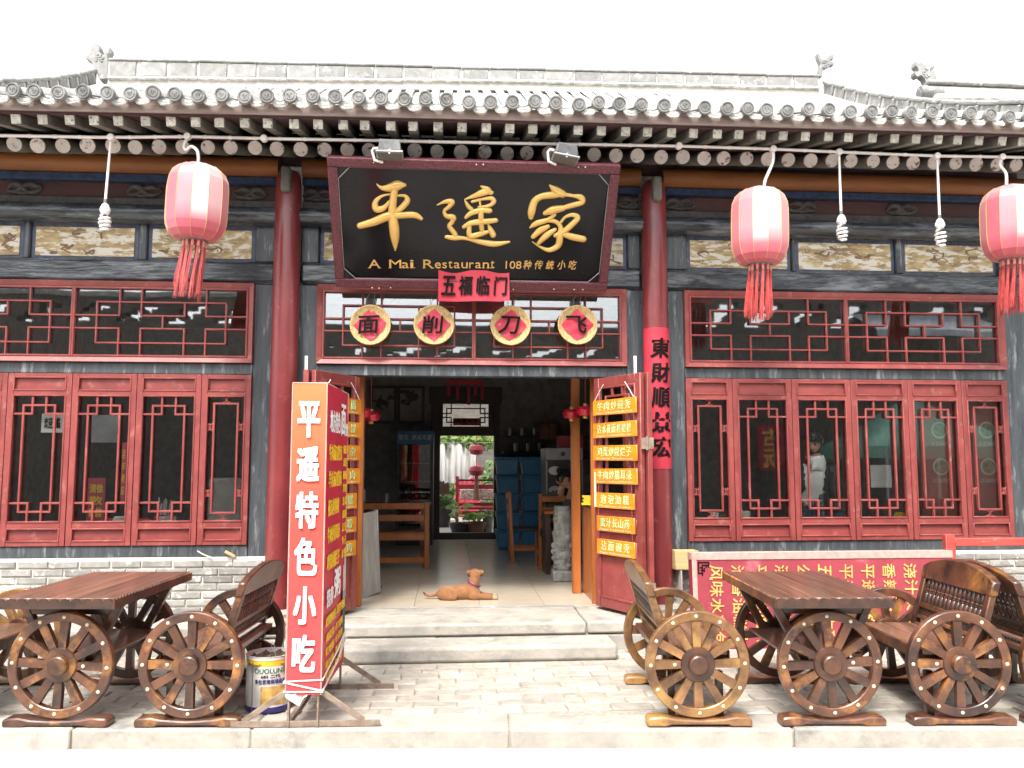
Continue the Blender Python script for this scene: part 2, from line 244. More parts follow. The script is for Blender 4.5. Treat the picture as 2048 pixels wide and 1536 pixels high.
# ------------------------------------------------------------------ mesh helpers
def smooth_mesh(me, ang=38):
    me.shade_smooth(); me.set_sharp_from_angle(angle=R(ang))
def link(name, me, parent=None, loc=None, rot=None):
    o = bpy.data.objects.new(name, me); col.objects.link(o)
    if parent is not None: o.parent = parent
    if loc is not None: o.location = loc
    if rot is not None: o.rotation_euler = rot
    return o
class MB:
    def __init__(s): s.v = []; s.f = []; s.mi = []; s.cur = 0
    def add(s, vs, fs, fn=None):
        k = len(s.v); s.v += [tuple(fn(*v)) if fn else tuple(v) for v in vs]
        s.f += [tuple(i + k for i in q) for q in fs]; s.mi += [s.cur] * len(fs); return s
    def bx(s, x0, x1, y0, y1, z0, z1, T=None):
        vs = [(x, y, z) for z in (z0, z1) for y in (y0, y1) for x in (x0, x1)]
        if T is not None: vs = [T @ Vector(v) for v in vs]
        return s.add(vs, [(0, 2, 3, 1), (4, 5, 7, 6), (0, 1, 5, 4), (2, 6, 7, 3), (0, 4, 6, 2), (1, 3, 7, 5)])
    def bar(s, p0, p1, w, h, up=(0, 0, 1)):          # a square bar from p0 to p1, w across, h along up
        p0 = Vector(p0); p1 = Vector(p1); d = (p1 - p0); L = d.length; d.normalize(); up = Vector(up)
        if abs(d.dot(up)) > 0.98: up = Vector((0, 1, 0))
        sx = d.cross(up).normalized(); uz = sx.cross(d)
        T = Matrix((( d.x, sx.x, uz.x, p0.x), (d.y, sx.y, uz.y, p0.y), (d.z, sx.z, uz.z, p0.z), (0, 0, 0, 1)))
        return s.bx(0, L, -w/2, w/2, -h/2, h/2, T)
    def tube(s, pts, r, n=8, caps=True):
        pts = [Vector(p) for p in pts]; rs = r if isinstance(r, (list, tuple)) else [r] * len(pts)
        k0 = len(s.v); prev = None
        for i, p in enumerate(pts):
            d = (pts[min(i+1, len(pts)-1)] - pts[max(i-1, 0)]).normalized()
            if prev is None: a = d.orthogonal().normalized()
            else: a = (prev - d * prev.dot(d)).normalized()
            prev = a; b = d.cross(a)
            for j in range(n):
                t = 2 * math.pi * j / n; s.v.append(tuple(p + (a * math.cos(t) + b * math.sin(t)) * rs[i]))
        for i in range(len(pts) - 1):
            for j in range(n):
                s.f.append((k0 + i*n + j, k0 + i*n + (j+1) % n, k0 + (i+1)*n + (j+1) % n, k0 + (i+1)*n + j)); s.mi.append(s.cur)
        if caps:
            s.f.append(tuple(k0 + j for j in reversed(range(n)))); s.mi.append(s.cur)
            e = k0 + (len(pts)-1)*n; s.f.append(tuple(e + j for j in range(n))); s.mi.append(s.cur)
        return s
    def lathe(s, prof, n=16, T=None, caps=True):     # profile of (r, z) about local z
        k0 = len(s.v)
        for (r, z) in prof:
            for j in range(n):
                t = 2 * math.pi * j / n; v = Vector((r * math.cos(t), r * math.sin(t), z))
                s.v.append(tuple(T @ v) if T is not None else tuple(v))
        for i in range(len(prof) - 1):
            for j in range(n):
                s.f.append((k0 + i*n + j, k0 + i*n + (j+1) % n, k0 + (i+1)*n + (j+1) % n, k0 + (i+1)*n + j)); s.mi.append(s.cur)
        if caps:
            s.f.append(tuple(k0 + j for j in reversed(range(n)))); s.mi.append(s.cur)
            e = k0 + (len(prof)-1)*n; s.f.append(tuple(e + j for j in range(n))); s.mi.append(s.cur)
        return s
    def prism(s, poly, a, b, fn):                    # polygon (u, v) extruded from w=a to w=b, fn(u, v, w) -> xyz
        n = len(poly); vs = [(u, v, a) for u, v in poly] + [(u, v, b) for u, v in poly]
        fs = [tuple(reversed(range(n))), tuple(range(n, 2*n))] + [(i, (i+1) % n, n + (i+1) % n, n + i) for i in range(n)]
        return s.add(vs, fs, fn)
    def grid(s, nu, nv, fn, two=None):
        vs = [fn(i / nu, j / nv) for j in range(nv+1) for i in range(nu+1)]
        fs = [(j*(nu+1)+i, j*(nu+1)+i+1, (j+1)*(nu+1)+i+1, (j+1)*(nu+1)+i) for j in range(nv) for i in range(nu)]
        return s.add(vs, fs)
    def mesh(s, name, m, smooth=True, ang=38):
        me = bpy.data.meshes.new(name); me.from_pydata(s.v, [], s.f)
        for mm in (m if isinstance(m, (list, tuple)) else [m]): me.materials.append(mm)
        if len(set(s.mi)) > 1: me.polygons.foreach_set('material_index', s.mi)
        import bmesh
        bm = bmesh.new(); bm.from_mesh(me); bmesh.ops.recalc_face_normals(bm, faces=bm.faces); bm.to_mesh(me); bm.free()
        if smooth: smooth_mesh(me, ang)
        me.update(); return me
    def build(s, name, m, parent=None, loc=None, rot=None, smooth=True, bevel=0.0, ang=38, seg=1):
        o = link(name, s.mesh(name, m, smooth, ang), parent, loc, rot)
        if bevel:
            b = o.modifiers.new('bevel', 'BEVEL'); b.width = bevel; b.segments = seg; b.limit_method = 'ANGLE'; b.angle_limit = R(40)
        return o
def thing(name, label, cat, loc=(0, 0, 0), rotz=0, group=None, rot=None):
    o = bpy.data.objects.new(name, None); col.objects.link(o); o.location = loc
    o.rotation_euler = rot if rot else (0, 0, rotz); o.empty_display_size = 0.1
    return tag(o, label, cat, group)
def tag(o, label, cat, group=None):
    o['label'] = label; o['category'] = cat
    if group: o['group'] = group
    return o
def structure(o): o['kind'] = 'structure'; return o
def stuff(o): o['kind'] = 'stuff'; return o
def children_of(o): return [c for c in col.objects if c.parent == o]
def copy_tree(o, parent=None, loc=None, rotz=None, label=None):
    def rec(src, par):
        c = src.copy(); col.objects.link(c)
        if par is not None: c.parent = par
        for ch in KIDS.get(src.name, []): rec(ch, c)
        return c
    KIDS = {}
    for x in col.objects:
        if x.parent: KIDS.setdefault(x.parent.name, []).append(x)
    c = rec(o, parent)
    if loc is not None: c.location = loc
    if rotz is not None: c.rotation_euler = (0, 0, rotz)
    if label: c['label'] = label
    return c
def basis(o, x, y, z):
    return Matrix(((x.x, y.x, z.x, o.x), (x.y, y.y, z.y, o.y), (x.z, y.z, z.z, o.z), (0, 0, 0, 1)))

# lettering: the built-in font, filled and given a little thickness
_tc = {}
def glyphs(s, bold=0.0, shear=0.0):
    key = (s, bold, shear)
    if key not in _tc:
        c = bpy.data.curves.new('text', 'FONT'); c.body = s; c.resolution_u = 3; c.extrude = 0.5; c.offset = bold; c.shear = shear
        o = bpy.data.objects.new('text', c); col.objects.link(o)
        dg = bpy.context.evaluated_depsgraph_get(); me = bpy.data.meshes.new_from_object(o.evaluated_get(dg))
        vs = [tuple(v.co) for v in me.vertices]; fs = [tuple(p.vertices) for p in me.polygons]
        bpy.data.objects.remove(o); bpy.data.curves.remove(c); bpy.data.meshes.remove(me)
        x0 = min(v[0] for v in vs); x1 = max(v[0] for v in vs); y0 = min(v[1] for v in vs); y1 = max(v[1] for v in vs)
        _tc[key] = ([((v[0]-x0)/(x1-x0) - 0.5, (v[1]-y0)/(y1-y0) - 0.5, v[2]) for v in vs], fs)
    return _tc[key]
def write(mb, s, u, v, w, h, fn, depth=0.003, bold=0.0, shear=0.0, rot=0.0):
    """the string fitted into a w x h box centred at (u, v) on the surface fn(u, v, out)"""
    vs, fs = glyphs(s, 0.0, shear); cs, sn = math.cos(rot), math.sin(rot); e = bold * min(h, w) * 0.9
    w -= 2*e; h -= 2*e                      # heavier lettering: the strokes laid again a little to each side
    for k, (du, dv) in enumerate(((0, 0), (e, e), (-e, e), (e, -e), (-e, -e)) if bold else ((0, 0),)):
        mb.add([(u + du + (a*w*cs - b*h*sn), v + dv + (a*w*sn + b*h*cs), (c + 0.5) * depth + k*0.00025) for a, b, c in vs], fs, fn)
def column_text(mb, s, u, v_top, size, step, fn, w=None, **k):
    for i, ch in enumerate(s):
        if ch != ' ': write(mb, ch, u, v_top - size/2 - i*step, w or size, size, fn, **k)
def catmull(pts, n=5):
    out = []
    for i in range(len(pts) - 1):
        p = [Vector(pts[max(0, min(len(pts)-1, i+k))]) for k in (-1, 0, 1, 2)]
        for j in range(n):
            t = j / n
            out.append(0.5 * ((2*p[1]) + (p[2]-p[0])*t + (2*p[0]-5*p[1]+4*p[2]-p[3])*t*t + (3*p[1]-p[0]-3*p[2]+p[3])*t*t*t))
    out.append(Vector(pts[-1])); return out
def stroke(mb, pts, fn, lift=0.45, n=7):
    """a brush stroke of changing width, domed: pts (u, v, width)"""
    q = catmull(pts, 5); a = q[0]; d0 = (q[1]-q[0]).xy.normalized(); d1 = (q[-1]-q[-2]).xy.normalized()
    head = [Vector((*(a.xy - d0*a.z*0.5*t), a.z*math.sqrt(max(0, 1-t*t)))) for t in (0.98, 0.8, 0.45)]
    e = q[-1]; tail = [Vector((*(e.xy + d1*e.z*0.5*t), e.z*math.sqrt(max(0, 1-t*t)))) for t in (0.45, 0.8, 0.98)]
    q = head + q + tail; rows = []
    for i, p in enumerate(q):
        d = (q[min(i+1, len(q)-1)] - q[max(0, i-1)]).xy
        d = d.normalized() if d.length > 1e-9 else Vector((1, 0)); nrm = Vector((-d.y, d.x)); w = max(p.z, 1e-4)
        for j in range(n):
            t = math.pi * j / (n-1); c = p.xy + nrm * (math.cos(t)*w/2)
            rows.append((c.x, c.y, math.sin(t) * w * lift))
    m = len(q); fs = [(i*n+j, i*n+j+1, (i+1)*n+j+1, (i+1)*n+j) for i in range(m-1) for j in range(n-1)]
    mb.add(rows, fs, fn)
def skin_mesh(name, joints, bones, m, sub=2, fn=None):
    """one continuous body grown round a skeleton: joints {name: (x, y, z, r or (rx, ry))}"""
    names = list(joints); me = bpy.data.meshes.new(name)
    me.from_pydata([joints[k][:3] for k in names], [(names.index(a), names.index(b)) for a, b in bones], [])
    o = bpy.data.objects.new(name, me); col.objects.link(o)
    sk = o.modifiers.new('skin', 'SKIN'); sk.use_smooth_shade = True; sk.branch_smoothing = 0.6
    for i, k in enumerate(names):
        r = joints[k][3]; me.skin_vertices[0].data[i].radius = r if isinstance(r, tuple) else (r, r)
    me.skin_vertices[0].data[0].use_root = True
    s = o.modifiers.new('sub', 'SUBSURF'); s.levels = sub; s.render_levels = sub
    dg = bpy.context.evaluated_depsgraph_get(); out = bpy.data.meshes.new_from_object(o.evaluated_get(dg))
    bpy.data.objects.remove(o); bpy.data.meshes.remove(me)
    out.name = name; out.materials.clear()
    for mm in (m if isinstance(m, (list, tuple)) else [m]): out.materials.append(mm)
    out.shade_smooth(); return out
def blob(mb, c, r, n=12, k=8):
    c = Vector(c); rx, ry, rz = r if isinstance(r, tuple) else (r, r, r)
    prof = [(max(1e-4, math.sin(math.pi*i/k)), -math.cos(math.pi*i/k)) for i in range(k+1)]
    mb.lathe(prof, n, Matrix.Translation(c) @ Matrix.Diagonal((rx, ry, rz, 1)))
# ------------------------------------------------------------------ the ground: street, kerb, brick pavement, steps
FLOOR = 0.23; STREET = -0.115
KA, KB = Vector((-2.365, -2.47)), Vector((3.04, -2.86))            # the kerb's front edge runs a little askew of the facade
KDIR = (KB - KA).normalized(); KANG = math.atan2(KDIR.y, KDIR.x)
def kerb_y(x): return KA.y + (x - KA.x) * KDIR.y / KDIR.x
st = MB().bx(-120, 120, -120, 160, STREET - 0.2, STREET); structure(st.build('street', M['street'], smooth=False))
pv = MB(); pv.prism([(-9, kerb_y(-9) + 0.02), (9, kerb_y(9) + 0.02), (9, -0.3), (-9, -0.3)], STREET - 0.1, -0.012, lambda u, v, w: (u, v, w))
pavement = structure(pv.build('pavement', M['joint'], smooth=False))
kerb = structure(MB().bx(-9, 9, 0.03, 0.29, STREET - 0.1, -0.02).build('kerb', M['joint'], None, (KA.x, KA.y, 0), (0, 0, KANG), smooth=False))
x = -6.6; r2 = random.Random(3)
while x < 6.2:
    L = r2.uniform(1.05, 1.75); j = r2.uniform(-0.008, 0.008)
    MB().bx(-L/2 + 0.004, L/2 - 0.004, 0, 0.3, STREET - 0.05, 0.0).build('kerb_stone', M['stone'], kerb, (x + L/2, j, r2.uniform(-0.006, 0.006)), (r2.uniform(-.006, .006), 0, r2.uniform(-.004, .004)), bevel=0.014, seg=2); x += L
# pavers: the nearest 300 as pieces, the rest joined
PW, PH = 0.285, 0.142
pmesh = []
for k in range(5):
    q = MB(); w, h = PW/2 - 0.004, PH/2 - 0.004; c = 0.008; rk = random.Random(k)
    bot = [(-w, -h, -0.05), (w, -h, -0.05), (w, h, -0.05), (-w, h, -0.05)]
    mid = [(a + rk.uniform(-.003, .003), b + rk.uniform(-.003, .003), -0.007) for a, b, _ in bot]
    top = [(a * (1 - c/w), b * (1 - c/h), rk.uniform(-.002, .002)) for a, b, _ in mid]
    q.add(bot + mid + top, [(3, 2, 1, 0), (8, 9, 10, 11)] + [(i, (i+1) % 4, 4 + (i+1) % 4, 4 + i) for i in range(4)] + [(4 + i, 4 + (i+1) % 4, 8 + (i+1) % 4, 8 + i) for i in range(4)])
    pmesh.append(q.mesh('paver', M['paver'], smooth=False))
spots = []
row = 0; y = -0.69
while y > -2.72:
    x = -4.6 + (row % 2) * PW/2 + rnd.uniform(-.03, .03)
    while x < 5.6:
        if y - PH/2 > kerb_y(x) + 0.3 - 0.01 and not (-0.95 < x < 1.42 and y > -0.97 - 0.03) : spots.append((x, y))
        x += PW
    y -= PH; row += 1
def paver_rank(p):
    v = Vector((p[0], p[1], 0)) - CAM_P; d = v.dot(FWD); px = 1024 + F_PX * v.dot(RIGHT) / d
    blocked = (px < 700) * 1.2 + (px > 1260) * 1.0
    return d + blocked + (3 if px < -20 or px > 2070 else 0)
spots.sort(key=paver_rank)
for x, y in spots[:300]:
    link('paver', pmesh[rnd.randrange(5)], pavement, (x, y, rnd.uniform(-.005, .003)), (rnd.uniform(-.012, .012), rnd.uniform(-.008, .008), rnd.choice((0, math.pi)) + rnd.uniform(-.012, .012)))
rest = MB()
for x, y in spots[300:]:
    z = rnd.uniform(-.005, .003); w, h = PW/2 - 0.005, PH/2 - 0.005; rest.bx(x-w, x+w, y-h, y+h, -0.05, z)
stuff(rest.build('far_pavers', M['paver'], pavement, smooth=False))
# stone plinth in front of the wall and the lower step
steps = structure(MB().bx(-6, 6.2, -0.57, 0.12, -0.2, FLOOR - 0.05).build('steps', M['mortar'], smooth=False))
x = -6.0; joints = [-4.4, -2.9, -1.35, 1.2, 2.6, 4.2, 6.2]
for xe in joints:
    L = xe - x
    MB().bx(-L/2 + .005, L/2 - .005, -0.2, 0.2, 0.105, 0).build('step_stone', M['stone'], steps, (x + L/2, -0.415, FLOOR - 0.105 + r2.uniform(-.006, .006)), (r2.uniform(-.006, .004), 0, r2.uniform(-.003, .003)), bevel=0.02, seg=2)
    for k in range(2):   # the course below
        MB().bx(-L/4 + .006, L/4 - .006, 0, 0.1, -0.1, FLOOR - 0.112).build('base_stone', M['stone'], steps, (x + L/4 + k*L/2, -0.608 + r2.uniform(-.006, .006), 0), bevel=0.014)
    # back part of the tread
    MB().bx(-L/2 + .005, L/2 - .005, -0.18, 0.17, 0.06, 0).build('tread_stone', M['stone'], steps, (x + L/2, -0.032, FLOOR - 0.063), (0, 0, 0), bevel=0.008)
    x = xe
MB().bx(-1.15, 1.15, -0.19, 0.19, 0, 0.13).build('lower_step_stone', M['stone'], steps, (0.24, -0.8, -0.012), (0.004, 0, 0.004), bevel=0.03, seg=3)
MB().bx(-0.98, 1.2, 0.15, 0.19, FLOOR - 0.02, FLOOR + 0.004).build('threshold_strip', M['ridge'], steps, bevel=0.004)
# interior floor: big cream tiles
ifloor = structure(MB().bx(-5.2, 5.7, 0.19, 7.0, 0.0, FLOOR - 0.012).build('shop_floor', M['joint'], smooth=False))
TS = 0.62; x0 = 0.315 - 9*TS
tm = MB().bx(-TS/2 + .0025, TS/2 - .0025, -TS/2 + .0025, TS/2 - .0025, -0.012, 0).mesh('floor_tile', M['floor'], False)
far_t = MB()
for i in range(18):
    for j in range(11):
        cx, cy = x0 + (i + 0.5) * TS, 0.19 + (j + 0.5) * TS
        if -5.2 < cx - TS/2 and cx + TS/2 < 5.7:
            if -2.5 < cx < 3.2: link('floor_tile', tm, ifloor, (cx, cy, FLOOR - 0.0005 * ((i * 7 + j * 3) % 3)))
            else: far_t.bx(cx-TS/2+.0025, cx+TS/2-.0025, cy-TS/2+.0025, cy+TS/2-.0025, FLOOR-.012, FLOOR)
stuff(far_t.build('far_floor_tiles', M['floor'], ifloor, smooth=False))

# ------------------------------------------------------------------ the restaurant building
B = thing('restaurant_building', 'old grey tiled shop building with red lattice windows, red columns and an open doorway', 'building')
XL0, XL1, XC0, XC1, XR0, XR1 = -5.04, -1.805, -1.225, 1.706, 2.275, 5.52
GX0, GX1 = -5.35, 5.85
Z_SILL0, Z_W0, Z_W1, Z_T0, Z_T1, Z_B1, Z_P1, Z_RB, Z_DK, Z_MR, Z_BL, Z_OR = 0.735, 0.837, 2.39, 2.495, 3.243, 3.452, 3.79, 3.968, 4.043, 4.2, 4.268, 4.43
def P(name, m, *boxes, bevel=0.006, parent=None):
    mb = MB()
    for b in boxes: mb.bx(*b)
    return mb.build(name, m, parent or B, bevel=bevel)
# beams and boards, bay by bay (each bay has its own timbers between the columns)
CXL, CXR = at(570.5, 650, -0.09).x, at(1311, 650, -0.09).x
bays = [(GX0, CXL - 0.11), (CXL + 0.11, CXR - 0.11), (CXR + 0.11, GX1)]
for a, b in bays:
    P('lower_beam', M['black'], (a, b, -0.035, 0.16, Z_T1 + 0.002, Z_B1), bevel=0.03)
    mb = MB(); prof = []
    for i in range(13):
        t = 2*math.pi*i/12; prof.append((-0.02 + 0.115*math.cos(t), (Z_P1 + Z_RB)/2 + 0.09*math.sin(t)))
    mb.prism(prof[:-1], a, b, lambda u, v, w: (w, u, v)); mb.build('round_beam', M['black'], B)
    P('upper_beam', M['cloud'], (a, b, 0.0, 0.14, Z_RB - 0.002, Z_DK))
    P('carved_board', M['maroon'], (a, b, 0.05, 0.13, Z_DK, Z_MR))
    P('blue_board', M['blue'], (a, b, -0.02, 0.14, Z_MR, Z_BL))
    mb = MB(); prof = [(0.05 + 0.13*math.cos(2*math.pi*i/14), Z_BL + 0.1 + 0.105*math.sin(2*math.pi*i/14)) for i in range(14)]
    mb.prism(prof, a, b, lambda u, v, w: (w, u, v)); mb.build('purlin', M['orange'], B)
P('frieze_board', M['soffit'], (GX0, GX1, 0.1, 0.2, Z_OR + 0.02, 4.75))
# posts, rails, sills
for a, b in ((GX0, XL0), (XL1, XC0), (XC1, XR0), (XR1, GX1)):
    P('post', M['black_post'], (a, b, 0.0, 0.14, (FLOOR if b in (XC0,) or a in (XC1,) else 0.3), Z_T1))
for a, b in ((XL0, XL1), (XC0, XC1), (XR0, XR1)):
    P('rail', M['black_post'], (a, b, -0.006, 0.13, Z_W1, Z_T0))
for a, b in ((XL0, XL1), (XR0, XR1)):
    P('sill', M['black_post'], (a, b, -0.012, 0.14, Z_SILL0, Z_W0))
# painted panels between the two beams
pan_px = [((-60, 38), 0), ((70, 268), 0), ((304, 503), 0), ((648, 800), 1), ((860, 1030), 1), ((1090, 1246), 1), ((1380, 1574), 2), ((1597, 1781), 2), ((1810, 1984), 2)]
edges = {0: [GX0], 1: [], 2: []}
for (pa, pb), bay in pan_px:
    xa, xb = at(pa, 490, 0.03).x, at(pb, 490, 0.03).x
    e = P('painted_panel', M['panel_edge'], (xa - 0.04, xb + 0.04, 0.045, 0.075, Z_B1 + 0.002, Z_P1 + 0.02))
    f = MB().bx(xa, xb, 0.036, 0.05, Z_B1 + 0.035, Z_P1 - 0.028).build('painting', M['painted'], e, bevel=0.002)
    ink = MB(); rr = random.Random(int(pa) + 500); fn = lambda u, v, w: (u, 0.0345 - w*0.02, v)
    for k in range(6):                                            # branches, a vase, leaves: loose brown brushwork
        u0, v0 = rr.uniform(xa + .05, xb - .05), rr.uniform(Z_B1 + .08, Z_P1 - .08); pts = [(u0, v0, rr.uniform(.006, .02))]
        for q in range(3):
            u0 = min(xb - .03, max(xa + .03, u0 + rr.uniform(-.09, .09))); v0 = min(Z_P1 - .05, max(Z_B1 + .06, v0 + rr.uniform(-.04, .05))); pts.append((u0, v0, rr.uniform(.004, .028)))
        stroke(ink, pts, fn, 0.1, 4)
    stuff(ink.build('brushwork', M['panel_ink'], e))
    edges[bay].append((xa - 0.04, xb + 0.04))
for bay, (a, b) in enumerate(bays):                               # blocks between the panels
    ps = sorted(e for e in edges[bay] if isinstance(e, tuple)); cur = a
    for pa, pb in ps + [(b, b)]:
        if pa - cur > 0.02:
            big = pa - cur > 0.16
            P('short_post', M['black_post'], (cur, pa, 0.0 if big else 0.012, 0.13, Z_B1 + 0.001, Z_P1 + 0.03), bevel=0.012)
        cur = max(cur, pb)
# carved cloud brackets on the maroon board
def cloud(cx, flip=1, s=1.0):
    mb = MB(); zc = (Z_DK + Z_MR)/2; fn = lambda u, v, w: (cx + flip*u*s, 0.045 - w, zc + v)
    stroke(mb, [(-0.15, -0.01, .03), (-0.11, .035, .05), (-0.04, .03, .06), (0.02, -.03, .05), (0.09, -.04, .045), (0.15, .0, .03), (.13, .035, .025)], fn, .6)
    stroke(mb, [(-0.14, -0.03, .03), (-0.07, -.035, .05), (0.0, .02, .05), (0.06, .04, .05), (.12, .02, .03)], fn, .6)
    stroke(mb, [(-0.05, -.045, .04), (0.0, -.05, .05), (.06, -.03, .03)], fn, .7)
    mb.build('cloud_carving', M['cloud'], B)
for px, fl in ((50, 1), (290, 1), (500, -1), (640, 1), (1262, -1), (1360, 1), (1600, -1), (1800, 1), (1990, 1), (820, 1), (1040, -1)):
    cloud(at(px, 380, 0.05).x, fl)
# columns
def column(cx):
    mb = MB(); r = 0.123
    mb.lathe([(r*1.03, FLOOR + 0.06), (r*1.02, 1.0), (r, 2.2), (r*0.985, 3.4), (r*0.97, 4.15), (r*0.9, 4.24), (r*0.72, 4.29)], 28, Matrix.Translation((cx, -0.09, 0)))
    c = mb.build('column', M['red_column'], B, ang=60)
    MB().lathe([(0.19, FLOOR - 0.02), (0.2, FLOOR + 0.03), (0.15, FLOOR + 0.06)], 24, Matrix.Translation((cx, -0.09, 0))).build('column_base', M['stone'], c)
    MB().bx(cx - 0.045, cx + 0.045, -0.27, -0.1, 4.06, 4.3).build('beam_end', M['raft_side'], c, bevel=0.03, seg=3)
    return c
column(CXL); column(CXR)

# windows
def lattice_bars(mb, segs, y0, y1, w):
    """centre lines (x0, z0, x1, z1) of thin bars; the uprights stand 2 mm proud of the level ones"""
    for x0, z0, x1, z1 in segs:
        if abs(x1 - x0) > abs(z1 - z0): mb.bx(min(x0, x1) - w/2, max(x0, x1) + w/2, y0 + .002, y1 - .002, z0 - w/2, z0 + w/2)
        else: mb.bx(x0 - w/2, x0 + w/2, y0, y1, min(z0, z1) - w/2 + .001, max(z0, z1) + w/2 - .001)
def frame4(mb, x0, x1, z0, z1, w, y0, y1):
    mb.bx(x0, x0 + w, y0, y1, z0, z1); mb.bx(x1 - w, x1, y0, y1, z0, z1)
    mb.bx(x0 + w, x1 - w, y0 + .001, y1 - .001, z0, z0 + w); mb.bx(x0 + w, x1 - w, y0 + .001, y1 - .001, z1 - w, z1)
def butterfly(mb, cx, cz, y, w, h, vert):
    for sx in (-1, 1):
        for sz in (-1, 1):
            a, b = (w, h) if vert else (h, w)
            mb.bar((cx, y, cz + sz*b*0.12), (cx + sx*a*0.5, y, cz + sz*b*0.5), 0.008, 0.012, (0, 1, 0))
    mb.bx(cx - 0.009, cx + 0.009, y - .004, y + .004, cz - h*0.5 if not vert else cz - .012, cz + h*0.5 if not vert else cz + .012)
    for s_ in (-1, 1):
        if vert: mb.bx(cx - w*0.5, cx + w*0.5, y - .003, y + .003, cz + s_*h*0.42 - .004, cz + s_*h*0.42 + .004)
        else: mb.bx(cx + s_*h*0.3 - .004, cx + s_*h*0.3 + .004, y - .003, y + .003, cz - w*0.5, cz + w*0.5)
def casement(x0, x1, narrow=False):
    g = 0.0025; x0 += g; x1 -= g; z0, z1 = Z_W0 + g, Z_W1 - g; S = 0.05; y0, y1 = -0.03, 0.03
    zs = [z0, z0 + .042, z0 + .155, z0 + .212, z1 - .2, z1 - .155, z1 - .034, z1]
    mb = MB(); mb.bx(x0, x0 + S, y0, y1, z0, z1); mb.bx(x1 - S, x1, y0, y1, z0, z1)
    for a, b in ((zs[0], zs[1]), (zs[2], zs[3]), (zs[4], zs[5]), (zs[6], zs[7])): mb.bx(x0 + S, x1 - S, y0 + .0015, y1 - .0015, a, b)
    win = mb.build('window', M['red_frame'], B, bevel=0.003)
    for a, b in ((zs[1], zs[2]), (zs[5], zs[6])):
        MB().bx(x0 + S, x1 - S, y0 + .022, y1 - .012, a, b).build('panel', M['red_frame'], win, smooth=False)
        m2 = MB(); frame4(m2, x0 + S - .004, x1 - S + .004, a - .004, b + .004, .014, y0 - .007, y0 + .012); m2.build('moulding', M['red_frame'], win, bevel=0.003)
    ga, gb, xa, xb = zs[3], zs[4], x0 + S, x1 - S
    m2 = MB(); frame4(m2, xa - .006, xb + .006, ga - .006, gb + .006, .015, y0 - .007, y0 + .02); m2.build('moulding', M['red_frame'], win, bevel=0.004)
    MB().bx(xa, xb, 0.012, 0.016, ga, gb).build('pane', G_WIN, win, smooth=False)
    X = lambda u: lerp(xa, xb, u); Z = lambda v: lerp(gb, ga, v)
    mb = MB(); w = 0.019
    if not narrow:
        l, r_, t, b = .2, .8, .08, .92; p, q = .37, .63; h1, h2 = .148, .852
        seg = [(l, t, r_, t), (l, b, r_, b), (l, t, l, b), (r_, t, r_, b)]
        for hh, e in ((h1, 0), (h2, 1)): seg += [(0, hh, p, hh), (q, hh, 1, hh), (p, e, p, hh), (q, e, q, hh)]
    else:
        l, r_, t, b = .19, .81, .06, .935; seg = [(l, t, r_, t), (l, b, r_, b), (l, t, l, b), (r_, t, r_, b)]
    lattice_bars(mb, [(X(a), Z(b_), X(c), Z(d)) for a, b_, c, d in seg], y0 + .004, y0 + .03, w)
    if narrow:
        dw = (xb - xa)*.19; dh = (gb - ga)
        for v in (.25, .78):
            for u in (.095, .905): butterfly(mb, X(u), Z(v), y0 + .015, .085, dw*1.0, False)
        for v in (.03, .9675): butterfly(mb, X(.5), Z(v), y0 + .015, .09, dh*.055, True)
    mb.build('lattice', M['red_frame'], win, bevel=0.003)
    return win
lx = [at(p, 920, -0.02).x for p in (-122, 8, 138, 268.5, 398.5, 500)]
casement(XL0, lx[0], True)
for i in range(4): casement(lx[i], lx[i+1])
casement(lx[4], XL1, True)
rx = [at(p, 920, -0.02).x for p in (1374, 1468, 1587, 1706, 1820.5, 1929, 2020)]
rx[0], rx[6] = XR0, XR1
for i in range(6): casement(rx[i], rx[i+1], i in (0, 5))
